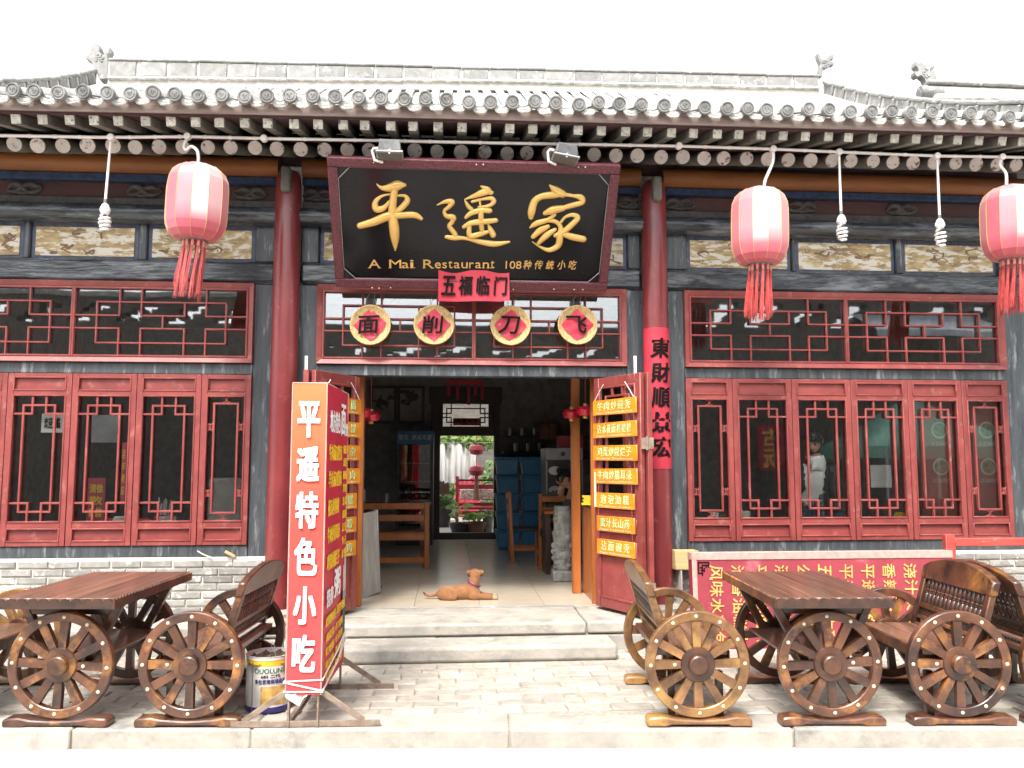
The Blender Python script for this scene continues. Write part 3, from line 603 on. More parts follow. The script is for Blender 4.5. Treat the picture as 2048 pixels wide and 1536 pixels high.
def transom(x0, x1):
    z0, z1 = Z_T0, Z_T1; W = 0.055; mb = MB(); y0, y1 = -0.05, 0.04
    # mitred outer frame with a slope to the glass
    def side(a, b, c, d): mb.add(a + b, [(0, 1, 3, 2), (4, 6, 7, 5), (0, 4, 5, 1), (2, 3, 7, 6), (0, 2, 6, 4), (1, 5, 7, 3)])
    o = [(x0, z0), (x1, z0), (x1, z1), (x0, z1)]; n = [(x0+W, z0+W), (x1-W, z0+W), (x1-W, z1-W), (x0+W, z1-W)]
    for i in range(4):
        j = (i+1) % 4; A, Bq, C, D = o[i], o[j], n[j], n[i]
        vs = [(A[0], y0, A[1]), (Bq[0], y0, Bq[1]), (C[0], y0 + .03, C[1]), (D[0], y0 + .03, D[1]), (A[0], y1, A[1]), (Bq[0], y1, Bq[1]), (C[0], y1, C[1]), (D[0], y1, D[1])]
        mb.add(vs, [(0, 1, 2, 3), (7, 6, 5, 4), (0, 4, 5, 1), (2, 6, 7, 3)])
    win = mb.build('transom_window', M['red_frame'], B, bevel=0.003)
    xm = (x0 + x1)/2; lat = MB(); y2, y3 = -0.026, 0.006
    for xa, xb in ((x0 + W - .005, xm), (xm, x1 - W + .005)):
        za, zb = z0 + W - .005, z1 - W + .005; fw = .018; frame4(lat, xa, xb, za, zb, fw, y2 - .006, y3)
        X = lambda u: lerp(xa + fw, xb - fw, u); Z = lambda v: lerp(zb - fw, za + fw, v)
        l, r_, t, b = .125, .88, .2, .82; u1, u2, u3, u4 = .255, .382, .636, .762; h1, h2 = .405, .6
        seg = [(l, t, r_, t), (l, b, r_, b), (l, t, l, b), (r_, t, r_, b), (0, h1, u1, h1), (u4, h1, 1, h1), (0, h2, u1, h2), (u4, h2, 1, h2),
               (u1, 0, u1, h1), (u4, 0, u4, h1), (u1, h2, u1, 1), (u4, h2, u4, 1), (u2, 0, u2, h1), (u3, t, u3, h1), (u2, h1, u3, h1), (u2, h2, u3, h2), (u2, h2, u2, 1), (u3, h2, u3, 1), (.509, h1, .509, h2)]
        lattice_bars(lat, [(X(a), Z(b_), X(c), Z(d)) for a, b_, c, d in seg], y2, y3 - .004, .016)
    lat.build('lattice', M['red_frame'], win, bevel=0.003)
    MB().bx(x0 + W, x1 - W, 0.012, 0.016, z0 + W, z1 - W).build('pane', G_TRANSOM, win, smooth=False)
    return win
transom(XL0, XL1); transom(XC0, XC1); transom(XR0, XR1)

# brick dado under the windows
bm_ = [MB().bx(-.128, .128, -.02, .03, -.028, .028).mesh('brick', M['brick'], False) for _ in range(1)]
BM = []
for k in range(4):
    q = MB(); rk = random.Random(20 + k); w, h, c = .128, .0285, .006
    bk = [(-w, .03, -h), (w, .03, -h), (w, .03, h), (-w, .03, h)]; md = [(a + rk.uniform(-.003, .003), -.006, b + rk.uniform(-.002, .002)) for a, _, b in bk]; fr = [(a*(1 - c/w), -.013 + rk.uniform(-.002, .002), b*(1 - c/h)) for a, _, b in md]
    q.add(bk + md + fr, [(0, 1, 2, 3), (11, 10, 9, 8)] + [(i, 4+i, 4+(i+1) % 4, (i+1) % 4) for i in range(4)] + [(4+i, 8+i, 8+(i+1) % 4, 4+(i+1) % 4) for i in range(4)])
    BM.append(q.mesh('brick', M['brick'], False))
for a, b in ((GX0, CXL - .02), (XC1 + .2, GX1)):
    wl_ = MB().bx(a, b, -0.045, 0.13, FLOOR - 0.06, Z_SILL0 - 0.002).build('brick_wall', M['mortar'], B, smooth=False)
    z = FLOOR + 0.035; r_ = 0
    while z + .028 < Z_SILL0:
        x = a + .1 + (r_ % 2) * .133
        while x + .1 < b:
            v = Vector((x, -.05, z)) - CAM_P; px = 1024 + F_PX * v.dot(RIGHT) / v.dot(FWD)
            if -30 < px < 640 or 1300 < px < 2080:
                link('brick', BM[rnd.randrange(4)], wl_, (x + rnd.uniform(-.004, .004), -0.046 + rnd.uniform(-.004, .003), z + rnd.uniform(-.002, .002)), (rnd.uniform(-.02, .02), 0, rnd.uniform(-.012, .012)))
            x += .267
        z += .069; r_ += 1

# ------------------------------------------------------------------ eaves and roof
def ez(x): return interp(x, [-3.5, -1.5, 0.42, 3.0, 5.0], [-0.05, -0.02, 0.0, 0.012, 0.025])
S_ = 0.2; xs = [-5.3 + S_*i for i in range(57)]
for x in xs:
    dz = ez(x)
    j = rnd.uniform(-.012, .012)
    # upper square rafter with its whitewashed end, and the lower round one
    q = MB(); q.bar((x + j, -1.0, 4.41 + dz), (x + j, -0.15, 4.63 + dz), .08, .08, (0, 0, 1)); sqr = q.build('square_rafter', M['raft_side'], B, bevel=0.004)
    q = MB(); q.bar((x + j, -1.004, 4.4085 + dz), (x + j, -0.997, 4.411 + dz), .078, .078); q.build('rafter_end', M['raft_end'], sqr, bevel=0.004)
    if not (False):
        j2 = rnd.uniform(-.012, .012); r0 = rnd.uniform(.06, .066); zo = rnd.uniform(-.006, .006)
        q = MB(); q.tube([(x + j2, -0.63, 4.335 + dz + zo), (x + j2, 0.5, 4.74 + dz + zo)], r0, 14); rr_ = q.build('round_rafter', M['raft_side'], B)
        q = MB(); q.tube([(x + j2, -0.637, 4.332 + dz + zo), (x + j2, -0.628, 4.336 + dz + zo)], r0*.985, 14); q.build('rafter_end', M['raft_disc'], rr_)
def slab(name, m, pts, zoff=0.0, th=0.02, parent=None, x0=-5.4, x1=5.95, n=16):
    mb = MB(); xsn = [lerp(x0, x1, i/n) for i in range(n+1)]; k = len(pts); vs = []
    for x in xsn: vs += [(x, y, z + ez(x) + zoff) for y, z in pts] + [(x, y, z + ez(x) + zoff + th) for y, z in pts]
    fs = []
    for i in range(n):
        a, b = i*2*k, (i+1)*2*k
        for j in range(k-1): fs += [(a+j, a+j+1, b+j+1, b+j), (a+k+j, b+k+j, b+k+j+1, a+k+j+1)]
        fs += [(a, b, b+k, a+k), (a+k-1, a+2*k-1, b+2*k-1, b+k-1)]
    fs += [tuple(list(range(k)) + list(range(2*k-1, k-1, -1))), tuple(n*2*k + i for i in list(range(k)) + list(range(2*k-1, k-1, -1)))]
    mb.add(vs, fs); return mb.build(name, m, parent or B)
slab('soffit_board', M['soffit'], [(-1.03, 4.446), (-0.15, 4.674)])
slab('lower_soffit', M['soffit'], [(-0.62, 4.411), (0.5, 4.812)], th=0.012)
slab('eave_fascia', M['fascia'], [(-1.075, 4.452), (-1.035, 4.462)], th=0.095)
RZ0, RY0, RY1 = 4.575, -1.06, 3.9
rb = [at(p, q, RY1) for p, q in ((215, 166), (1000, 172), (1640, 186))]
def ridge_z(x): return interp(x, [v.x for v in rb], [v.z for v in rb])
def roof_z(x, y):
    t = (y - RY0)/(RY1 - RY0); return lerp(RZ0 + ez(x), ridge_z(x) - 0.05, t) - 0.62*t*(1 - t)
def roof_slope(x, y): return math.atan2(roof_z(x, y + .01) - roof_z(x, y - .01), .02)
mb = MB(); nx = 20; vs = []
for i in range(nx+1):
    x = lerp(-5.4, 5.95, i/nx); z1 = ridge_z(x)
    ring = [(RY0 + (RY1 - RY0)*q/8, roof_z(x, RY0 + (RY1 - RY0)*q/8) - .05) for q in range(9)] + [(7.3, 4.6), (7.3, 4.5), (RY1, z1 - .3), (1.5, roof_z(x, 1.5) - .12), (RY0 + .02, RZ0 + ez(x) - .075)]
    vs += [(x, a, b) for a, b in ring]; K = len(ring)
mb.add(vs, [(i*K+j, i*K+(j+1) % K, (i+1)*K+(j+1) % K, (i+1)*K+j) for i in range(nx) for j in range(K)] + [tuple(range(K)), tuple(nx*K + j for j in range(K))])
roof = mb.build('roof', M['tile'], B, smooth=False)
TSP = 0.182; cols = [-5.3 + TSP*i for i in range(62)]
def half_tile(r, L, up, n=8, th=.012):                            # a curved tile along local y
    mb = MB(); vs = []
    for yy in (0, L):
        for rad in (r, r - th):
            for i in range(n+1):
                t = math.pi*i/n; vs.append((rad*math.cos(t), yy, up*rad*math.sin(t)))
    k = n+1; fs = []
    for i in range(n): fs += [(i, i+1, 2*k+i+1, 2*k+i), (k+i, 3*k+i, 3*k+i+1, k+i+1), (i, k+i, k+i+1, i+1), (2*k+i, 2*k+i+1, 3*k+i+1, 3*k+i)]
    fs += [(0, 2*k, 3*k, k), (n, k+n, 3*k+n, 2*k+n)]
    return mb.add(vs, fs)
t_bar = half_tile(.058, .34, 1).mesh('cover_tile', M['tile'])
t_pan = half_tile(.085, .34, -1, 6).mesh('pan_tile', M['tile'])
def face_tile(k):                                                  # round end tile with a beast's face in relief
    mb = MB(); rk = random.Random(k)
    prof = [(.0005, .012), (.034, .014), (.037, .009), (.043, .008), (.046, .016), (.055, .017), (.059, .01), (.059, -.02)]
    T = Matrix.Rotation(R(90), 4, 'X'); mb.lathe(prof, 22, T, caps=False)
    fn = lambda u, v, w: (u, -.011 - w, v)
    for s_ in (-1, 1):
        blob(mb, (s_*.013, -.016, .009), (.006, .006, .005), 6, 4)
        stroke(mb, [(s_*.006, .018, .004), (s_*.017, .021, .006), (s_*.027, .013, .004)], fn, .8, 4)
        stroke(mb, [(s_*.027, .004, .004), (s_*.028, -.01, .005), (s_*.018, -.023, .004)], fn, .8, 4)
    stroke(mb, [(0, .012, .006), (0, -.003, .011)], fn, .8, 4)
    stroke(mb, [(-.018, -.01, .004), (0, -.016, .007), (.018, -.01, .004)], fn, .8, 4); stroke(mb, [(-.01, -.024, .004), (.01, -.024, .004)], fn, .8, 4)
    return mb.mesh('end_tile', M['tile_face'])
FT = [face_tile(k) for k in range(2)]
def drip_tile():
    mb = MB(); n = 10; up = []; lo = []
    for i in range(n+1):
        u = -.078 + .156*i/n; t = (i/n - .5)*2
        up.append((u, .012 - .05*(1 - t*t))); lo.append((u, -.022 - .066*(1 - abs(t)**3.2) + (.003 if i % 2 else 0)))
    mb.prism(up + lo[::-1], 0, .013, lambda u, v, w: (u, w, v))
    fn = lambda u, v, w: (u, -w, v)
    stroke(mb, [(-.06, -.04, .004), (-.03, -.072, .008), (.0, -.08, .008), (.03, -.072, .008), (.06, -.04, .004)], fn, .6, 4); stroke(mb, [(-.035, -.05, .006), (0, -.06, .008), (.035, -.05, .006)], fn, .6, 4)
    return mb.mesh('drip_tile', M['tile'])
DT = drip_tile()
slope = roof_slope(0, RY0 + .3)
for i, x in enumerate(cols):
    j = rnd.uniform(-.012, .012); zj = rnd.uniform(-.01, .012); z0 = roof_z(x, RY0) + zj
    link('end_tile', FT[i % 2], roof, (x + j, RY0 - .085 + rnd.uniform(-.012, .012), z0 + .005 + rnd.uniform(-.008, .006)), (R(8) + rnd.uniform(-.08, .08), rnd.uniform(-.3, .3), rnd.uniform(-.13, .13)))
    for k in range(2): link('cover_tile', t_bar, roof, (x + j, RY0 - .045 + k*.32*math.cos(slope), z0 - .004 + k*.32*math.sin(slope)), (slope, 0, rnd.uniform(-.02, .02)))
    xm = x + TSP/2; zj = rnd.uniform(-.008, .006)
    link('drip_tile', DT, roof, (xm, RY0 - .06, roof_z(xm, RY0) + zj + .0), (R(-6) + rnd.uniform(-.1, .1), rnd.uniform(-.12, .12), rnd.uniform(-.1, .1)))
    link('pan_tile', t_pan, roof, (xm, RY0 - .055, roof_z(xm, RY0) + .055 + zj), (slope, 0, 0))
up_ = MB()
for x in cols:
    for k in range(2, 16):
        y = RY0 - .045 + k*.31; sl = roof_slope(x, y)
        if y > RY1 - .15: break
        z = roof_z(x, y) + rnd.uniform(-.004, .008); xj = x + rnd.uniform(-.006, .006); L = .34*math.cos(sl); dz = .34*math.sin(sl); n = 6; vs = []
        for (yy, zz) in ((0, 0), (L, dz)):
            for q in range(n+1): vs.append((xj + .056*math.cos(math.pi*q/n), y + yy, z + zz + .056*math.sin(math.pi*q/n)))
        up_.add(vs, [(q, q+1, n+2+q, n+1+q) for q in range(n)] + [tuple(range(n+1))])
stuff(up_.build('upper_cover_tiles', M['tile'], roof))
# ridge of upright bricks with a cap, ornaments at its ends
rt = [at(p, q, RY1) for p, q in ((215, 122), (640, 131), (1000, 140), (1640, 155))]
def ridge_top(x): return interp(x, [v.x for v in rt], [v.z for v in rt])
RXa, RXb = at(222, 140, RY1).x, at(1632, 160, RY1).x
n = 25; step = (RXb - RXa)/n
ridge = MB()
for i in range(n):
    xa = RXa + i*step; z0, z1 = ridge_z(xa), ridge_top(xa); xb_ = xa + step; z2, z3 = ridge_z(xb_), ridge_top(xb_)
    ridge.add([(xa, RY1-.09, z0-.1), (xb_, RY1-.09, z2-.1), (xb_, RY1+.09, z2-.1), (xa, RY1+.09, z0-.1), (xa, RY1-.09, z1), (xb_, RY1-.09, z3), (xb_, RY1+.09, z3), (xa, RY1+.09, z1)], [(0, 1, 5, 4), (2, 3, 7, 6), (4, 5, 6, 7), (3, 2, 1, 0)])
rdg = ridge.build('ridge', M['mortar'], B, smooth=False)
for i in range(n):
    xa = RXa + (i + .5)*step; z0, z1 = ridge_z(xa) + .05, ridge_top(xa) - .045; w = step/2 - rnd.uniform(.008, .03); tl = rnd.uniform(-.006, .006)
    MB().bx(-w, w, -.02, .03, 0, z1 - z0 - .008).build('ridge_panel', M['orange'] if False else M['ridge'], rdg, (xa, RY1 - .095, z0), (0, tl - .02, 0), bevel=0.008)
    MB().bx(-step/2 + .003, step/2 - .003, -.13, .13, 0, .038).build('ridge_cap', M['ridge'], rdg, (xa, RY1, z1 - .002 + rnd.uniform(-.004, .006)), (0, -.02 + tl, 0), bevel=0.012)
    MB().bx(-step/2 + .003, step/2 - .003, -.14, .1, 0, .05).build('ridge_base', M['tile'], rdg, (xa, RY1, z0 - .052 + rnd.uniform(-.004, .004)), (0, -.02, 0), bevel=0.015)
def ornament(name, poly, sx, ox, oy, y, parent, th=.09, lab=None):
    mb = MB(); pts = [at(ox + a/sx, oy + b/sx, y) for a, b in poly]
    mb.prism([(p.x, p.z) for p in pts], y - th/2, y + th/2, lambda u, v, w: (u, w, v))
    cx = sum(p.x for p in pts)/len(pts); cz = sum(p.z for p in pts)/len(pts)
    for k in range(14):                                            # scales on the neck
        blob(mb, (cx + rnd.uniform(-.05, .05), y - th/2, cz + rnd.uniform(-.09, .04)), (.025, .015, .018), 6, 4)
    o = mb.build(name, M['ridge'], parent, smooth=False, bevel=0.012, seg=2)
    if lab: o['label'] = lab
    return o
DR1 = [(318, 275), (345, 275), (350, 215), (385, 200), (415, 180), (440, 180), (450, 155), (425, 150), (410, 135), (440, 125), (443, 90), (425, 88), (400, 95), (375, 125), (365, 140), (345, 135), (328, 110), (320, 85), (303, 80), (305, 110), (312, 130), (330, 165), (328, 200), (318, 230)]
DR2 = [(1120, 150), (1140, 165), (1175, 165), (1200, 185), (1225, 205), (1225, 235), (1255, 240), (1275, 215), (1275, 180), (1297, 165), (1290, 200), (1298, 215), (1280, 245), (1300, 300), (1305, 375), (1200, 375), (1215, 345), (1195, 295), (1165, 270), (1135, 285), (1115, 262), (1112, 235), (1130, 240), (1150, 232), (1140, 210), (1118, 190)]
DR0 = [(890, 205), (940, 170), (960, 100), (1000, 45), (1030, 70), (1045, 110), (1040, 150), (1080, 180), (1110, 130), (1145, 95), (1150, 125), (1120, 180), (1130, 250), (1130, 420), (1040, 430), (1000, 330), (960, 250)]
ornament('ridge_ornament', DR1, 4.197, 1560, 90, RY1, rdg, lab='dragon head facing right at the right ridge end')
ornament('ridge_ornament', DR0, 5.12, 0, 80, RY1, rdg, .16, lab='pointed dragon tail at the left ridge end')
# gable ridges running down the two ends of the roof
for gx, ya, yb in ((at(190, 130, RY1).x - .05, RY1, 0.2), (at(1650, 160, RY1).x + .05, RY1, -0.6)):
    g = MB(); z1 = ridge_z(gx) + .12
    for k in range(12):
        y0, y1 = lerp(ya, yb, k/12), lerp(ya, yb, (k+1)/12); za, zb = roof_z(gx, y0), roof_z(gx, y1); h = .2
        g.add([(gx-.08, y0, za-.1), (gx+.08, y0, za-.1), (gx+.08, y0, za+h), (gx-.08, y0, za+h), (gx-.08, y1, zb-.1), (gx+.08, y1, zb-.1), (gx+.08, y1, zb+h), (gx-.08, y1, zb+h)], [(0, 1, 2, 3), (7, 6, 5, 4), (1, 5, 6, 2), (0, 3, 7, 4), (3, 2, 6, 7), (0, 4, 5, 1)])
    gr = g.build('gable_ridge', M['mortar'], B, smooth=False)
    for k in range(14):
        y0 = lerp(ya, yb, (k + .5)/14); L = abs(ya - yb)/14
        MB().bx(-.12, .12, -L/2 + .006, L/2 - .006, 0, .05).build('gable_cap', M['ridge'], gr, (gx, y0, roof_z(gx, y0) + .205 + rnd.uniform(-.008, .008)), (roof_slope(gx, y0), 0, 0), bevel=0.015)
        MB().bx(-.1, .1, -L/2 + .02, L/2 - .02, 0, .16).build('gable_brick', M['ridge'], gr, (gx, y0, roof_z(gx, y0) + .03), (roof_slope(gx, y0), 0, 0), bevel=0.01)
# neighbour's roof to the right, its ridge with a dragon at the near end
NB = thing('neighbour_building', 'neighbouring tiled building at the far right with a dragon head on its ridge', 'building')
NY = 3.0
na, nb_ = at(1832, 192, NY), at(2300, 184, NY)
mb = MB(); mb.bx(na.x + .05, na.x + 5, NY - .12, NY + .12, na.z - .08, na.z + .12); mb.build('ridge', M['mortar'], NB, bevel=.03)
for k in range(12):
    MB().bx(-.2, .2, -.16, .16, 0, .05).build('ridge_cap', M['ridge'], NB, (na.x + .3 + k*.41, NY, na.z + .12 + rnd.uniform(0, .008)), (0, rnd.uniform(-.01, .01), 0), bevel=.015)
mb = MB(); mb.tube([(na.x - .02, NY - .12, na.z + .0), (na.x + .3, NY - .12, na.z + .0)], .085, 12); mb.build('end_roll', M['ridge'], NB)
mb = MB(); mb.add([(na.x, NY, na.z - .05), (na.x + 5, NY, na.z - .05), (na.x + 5, -.2, na.z - 1.5), (na.x + .12, -.2, na.z - 1.5), (na.x, 6, na.z - 1.5), (na.x + 5, 6, na.z - 1.5)], [(0, 3, 2, 1), (0, 1, 5, 4), (0, 4, 3), (1, 2, 5), (3, 4, 5, 2)]); mb.build('roof_slope', M['tile'], NB, smooth=False)
MB().bx(na.x + .3, na.x + 5, 0.1, 5.9, STREET, na.z - 1.5).build('wall', M['brick'], NB, smooth=False)
up_ = MB()
for k in range(24):
    x = na.x + .2 + k*.2; up_.tube([(x, -.2, na.z - 1.48), (x, NY - .1, na.z - .06)], .055, 8)
stuff(up_.build('cover_tiles', M['tile'], NB))
ornament('ridge_ornament', DR2, 4.197, 1560, 90, NY, NB, .12, lab='dragon head facing left')
MB().tube([at(1885, 175, NY), at(1960, 180, NY)], .012, 6).build('iron_rod', M['int_dark'], NB)
# walls and ceiling of the room
iw = MB(); 
P('gable_wall', M['int_brick'], (GX0 - .02, GX0 + .25, 0.15, 6.9, -0.1, 4.6), bevel=0)
P('gable_wall', M['int_brick'], (GX1 - .25, GX1 + .02, 0.15, 6.9, -0.1, 4.6), bevel=0)
P('ceiling', M['plaster'], (GX0, GX1, 0.2, 7.0, 3.9, 3.95), bevel=0)
BWY = 6.9
d0, d1 = at(868, 1000, BWY).x, at(992, 1000, BWY).x
zt = at(930, 858, BWY).z; tz0, tz1 = at(930, 853, BWY).z, at(930, 808, BWY).z; tx0, tx1 = at(886, 830, BWY).x, at(977, 830, BWY).x
P('back_wall', M['int_brick'], (GX0, d0, BWY, BWY + .3, 0, 4.6), (d1, GX1, BWY, BWY + .3, 0, 4.6), (d0, d1, BWY, BWY + .3, tz1 + .02, 4.6), bevel=0)
fr = P('back_door_frame', M['int_dark'], (d0 - .06, d0 + .1, BWY - .04, BWY + .1, FLOOR, tz1 + .1), (d1 - .04, d1 + .06, BWY - .04, BWY + .1, FLOOR, tz1 + .1), (d0 - .1, d1 + .1, BWY - .05, BWY + .1, tz1, tz1 + .3), (d0 + .1, d1 - .04, BWY - .03, BWY + .1, zt - .12, tz0), (d0 + .1, d1 - .04, BWY - .03, BWY + .08, FLOOR, FLOOR + .11), (d0 + .1, tx0, BWY - .02, BWY + .08, tz0, tz1), (tx1, d1 - .04, BWY - .02, BWY + .08, tz0, tz1))
mb = MB(); X = lambda u: lerp(tx0, tx1, u); Z = lambda v: lerp(tz1, tz0, v)
seg = [(.08, .2, .92, .2), (.08, .82, .92, .82), (.08, .2, .08, .82), (.92, .2, .92, .82), (.18, 0, .18, .42), (.82, 0, .82, .42), (.18, .6, .18, 1), (.82, .6, .82, 1), (0, .42, .18, .42), (.82, .42, 1, .42), (0, .6, .18, .6), (.82, .6, 1, .6)]
lattice_bars(mb, [(X(a), Z(b_), X(c), Z(d)) for a, b_, c, d in seg], BWY, BWY + .04, .022); mb.build('back_lattice', M['int_dark'], fr)
# doors: two leaves folded back to back at each side
def door_leaf(hx, hy, ex, ey, label=None):
    """a leaf from its inner edge (hx, hy) to its outer edge (ex, ey)"""
    o = Vector((hx, hy, 0)); d = Vector((ex - hx, ey - hy, 0)); W = d.length; d.normalize(); nrm = Vector((d.y, -d.x, 0))
    if nrm.y > 0 and abs(nrm.y) > .05: nrm = -nrm
    T = basis(o, d, -nrm, Vector((0, 0, 1))); z0, z1 = FLOOR + .03, 2.375; S = .075; zm = z0 + .62
    f = lambda mb: [setattr(mb, 'v', [tuple(T @ Vector(v)) for v in mb.v])]
    mb = MB(); mb.bx(0, S, -.022, .022, z0, z1); mb.bx(W - S, W, -.022, .022, z0, z1)
    for a, b in ((z0, z0 + .09), (zm, zm + .07), (zm + .2, zm + .26), (z1 - .09, z1)): mb.bx(S, W - S, -.02, .02, a, b)
    f(mb); leaf = mb.build('door', M['red_frame'], B, bevel=0.004)
    if label: leaf['label'] = label
    for a, b in ((z0 + .09, zm), (zm + .07, zm + .2)):
        mb = MB(); mb.bx(S, W - S, -.008, .012, a, b); f(mb); mb.build('panel', M['red_frame'], leaf, smooth=False)
        mb = MB(); frame4(mb, S - .003, W - S + .003, a - .003, b + .003, .02, -.028, -.005); f(mb); mb.build('moulding', M['red_frame'], leaf, bevel=.004)
    a, b = zm + .26, z1 - .09
    mb = MB(); X = lambda u: lerp(S, W - S, u); Z = lambda v: lerp(b, a, v)
    frame4(mb, S - .003, W - S + .003, a - .003, b + .003, .018, -.026, .01)
    seg = [(.36, 0, .36, .08), (.64, 0, .64, .08), (.18, .08, .82, .08), (.18, .08, .18, .94), (.82, .08, .82, .94), (.18, .94, .82, .94), (.36, .94, .36, 1), (.64, .94, .64, 1), (0, .15, .18, .15), (.82, .15, 1, .15), (0, .88, .18, .88), (.82, .88, 1, .88), (.36, .9, .36, .94)]
    lattice_bars(mb, [(X(p), Z(q), X(r), Z(s)) for p, q, r, s in seg], -.018, .008, .02); f(mb); mb.build('lattice', M['red_frame'], leaf, bevel=.003)
    return leaf, T, W
RI, RO = at(1193, 980, 0.0), at(1287, 980, -0.62)
leafR, TR, WR = door_leaf(RI.x, 0.0, RO.x, -0.62, 'open door leaf at the right, hung with yellow boards')
JR = Vector((XC1 - .03, -.02))
leafR2, TR2, WR2 = door_leaf(JR.x, JR.y, RO.x + .06, -0.645)
LI, LO = at(713, 980, 0.0), at(622, 980, -0.62)
leafL, TL, WL = door_leaf(LI.x, 0.0, LO.x, -0.62, 'open door leaf at the left, half hidden by the red light box')
JL = Vector((XC0 + .03, -.02))
leafL2, TL2, WL2 = door_leaf(JL.x, JL.y, LO.x - .06, -0.645)
for z in (0.5, 1.75):
    hin = MB(); hin.tube([(RO.x + .03, -.655, z - .06), (RO.x + .03, -.655, z + .06)], .012, 8); hin.bx(RO.x - .02, RO.x + .09, -.652, -.645, z - .05, z + .05)
    hin.build('hinge', M['steel'], leafR)
hb = MB(); p = TR @ Vector((.05, -.05, 1.33)); hb.tube([p + Vector((0, 0, -.16)), p + Vector((0, 0, .16))], .012, 8); hb.build('handle', M['stud'], leafR)
# white plastic strips standing behind the leaves
for px, yv in ((613, -0.3), (1270, -0.3)):
    a = at(px, 712, yv); MB().bx(a.x - .012, a.x + .012, yv - .005, yv + .005, 2.2, a.z).build('white_strip', M['white'], B)
# ------------------------------------------------------------------ the big sign board leaning out under the eaves
tl, tr_, bl, br = at(651, 311, -.9), at(1240, 327, -.9), at(675, 573, -.2), at(1212, 577, -.2)
sx0, sx1 = (tl.x + bl.x)/2, (tr_.x + br.x)/2; st_z, sb_z = (tl.z + tr_.z)/2, (bl.z + br.z)/2
sdir = Vector((0, .7, sb_z - st_z)); SH = sdir.length; sup = -sdir.normalized(); SW = sx1 - sx0
sorg = Vector(((sx0 + sx1)/2, -.55, (st_z + sb_z)/2)); sout = Vector((1, 0, 0)).cross(sup)
SB = thing('sign_board', 'big black sign board with three gold characters in a maroon frame above the doorway', 'sign')
SB.matrix_world = basis(sorg, Vector((1, 0, 0)), sup, sout)        # local x along, y up the board, z out of it
fw = .085; ch = .1; w, h = SW/2, SH/2
mb = MB(); frame_prof = [(0, 0), (0, .045), (.02, .06), (.07, .05), (.085, .02), (.085, 0)]
mb.bx(-w, w, h - fw, h, -.02, .05); mb.bx(-w, w, -h, -h + fw, -.02, .05); mb.bx(-w, -w + fw, -h + fw, h - fw, -.019, .049); mb.bx(w - fw, w, -h + fw, h - fw, -.019, .049)
mb.build('frame', M['sign_frame'], SB, bevel=.01, seg=2)
MB().bx(-w + .02, w - .02, -h + .02, h - .02, -.015, .004).build('panel', M['lacquer'], SB, smooth=False)
iw_, ih = w - fw, h - fw
for a, b in ((-1, -1), (1, -1), (-1, 1), (1, 1)):
    mb = MB(); mb.prism([(a*iw_, b*ih), (a*(iw_ - ch), b*ih), (a*iw_, b*(ih - ch))], .002, .03, lambda u, v, q: (u, v, q)); mb.build('corner_block', M['lacquer'], SB, bevel=.003)
mb = MB(); c = ch; oc = [(-iw_ + c, -ih), (iw_ - c, -ih), (iw_, -ih + c), (iw_, ih - c), (iw_ - c, ih), (-iw_ + c, ih), (-iw_, ih - c), (-iw_, -ih + c)]
for i in range(8):
    a, b = oc[i], oc[(i+1) % 8]; mb.tube([(a[0], a[1], .03), (b[0], b[1], .03)], .0045, 6)
mb.build('inner_trim', M['silver'], SB)
ipt = basis(sorg, Vector((1, 0, 0)), sup, sout).inverted()
def sgn(u, v):                                                      # a point measured on the board to its own coordinates
    p = atplane(650 + u/3.4133, 300 + v/3.4133, sorg, sout); q = ipt @ p; return q.x, q.y
PING = [[(352,230,5),(390,258,28),(450,255,54),(500,240,62),(542,238,26)], [(445,300,12),(385,315,18),(345,355,34),(350,400,46),(400,395,36),(442,350,20)], [(490,310,14),(545,312,22),(562,345,38),(520,395,38),(470,425,30)],
        [(478,250,46),(466,340,46),(460,430,54),(472,530,66),(478,610,52),(480,684,8)], [(240,515,42),(330,490,52),(430,450,58),(520,443,44),(610,442,42),(655,465,28)]]
YAO = [[(765,375,6),(820,352,26),(868,352,36),(848,385,30),(815,415,22),(830,450,32),(875,458,38),(868,490,30),(850,520,32),(885,570,34),(893,596,26)], [(830,592,26),(880,598,36),(960,602,24),(1060,625,36),(1160,640,40),(1258,626,14)],
       [(955,335,8),(1020,312,30),(1090,285,46),(1140,288,22)], [(1066,246,12),(1105,268,42),(1132,292,28)], [(957,345,12),(980,385,28),(1000,402,26)], [(1005,350,18),(1080,332,20),(1135,328,28),(1152,350,32),(1120,378,24),(1045,387,10)], [(1055,342,14),(1062,382,14)],
       [(962,458,22),(995,430,34),(1060,410,36),(1125,412,34)], [(948,522,26),(1000,495,38),(1080,487,40),(1165,478,32)], [(1065,410,36),(1065,480,36),(1072,550,30)], [(985,520,30),(990,582,38),(1060,570,36),(1112,555,24)], [(1113,505,10),(1130,540,34),(1147,576,40)]]
JIA = [[(1535,240,12),(1570,270,46),(1620,300,50)], [(1630,300,30),(1560,305,46),(1480,315,42),(1430,350,46),(1410,420,50),(1405,458,34)], [(1620,300,30),(1690,310,22),(1745,322,40),(1755,355,36),(1690,375,36),(1620,395,30)], [(1500,430,28),(1550,410,52),(1625,395,40)],
       [(1400,527,12),(1440,500,38),(1520,475,32),(1565,440,26)], [(1500,480,26),(1570,485,28),(1607,525,32),(1602,590,46),(1590,650,42),(1530,680,32),(1470,660,16),(1415,625,6)], [(1420,590,30),(1470,545,46),(1520,520,30)], [(1458,632,26),(1510,580,46),(1570,540,24)],
       [(1610,490,20),(1640,455,20),(1690,440,28),(1725,460,36),(1680,510,40),(1620,560,38),(1572,580,30)], [(1600,560,30),(1680,588,46),(1762,605,44)]]
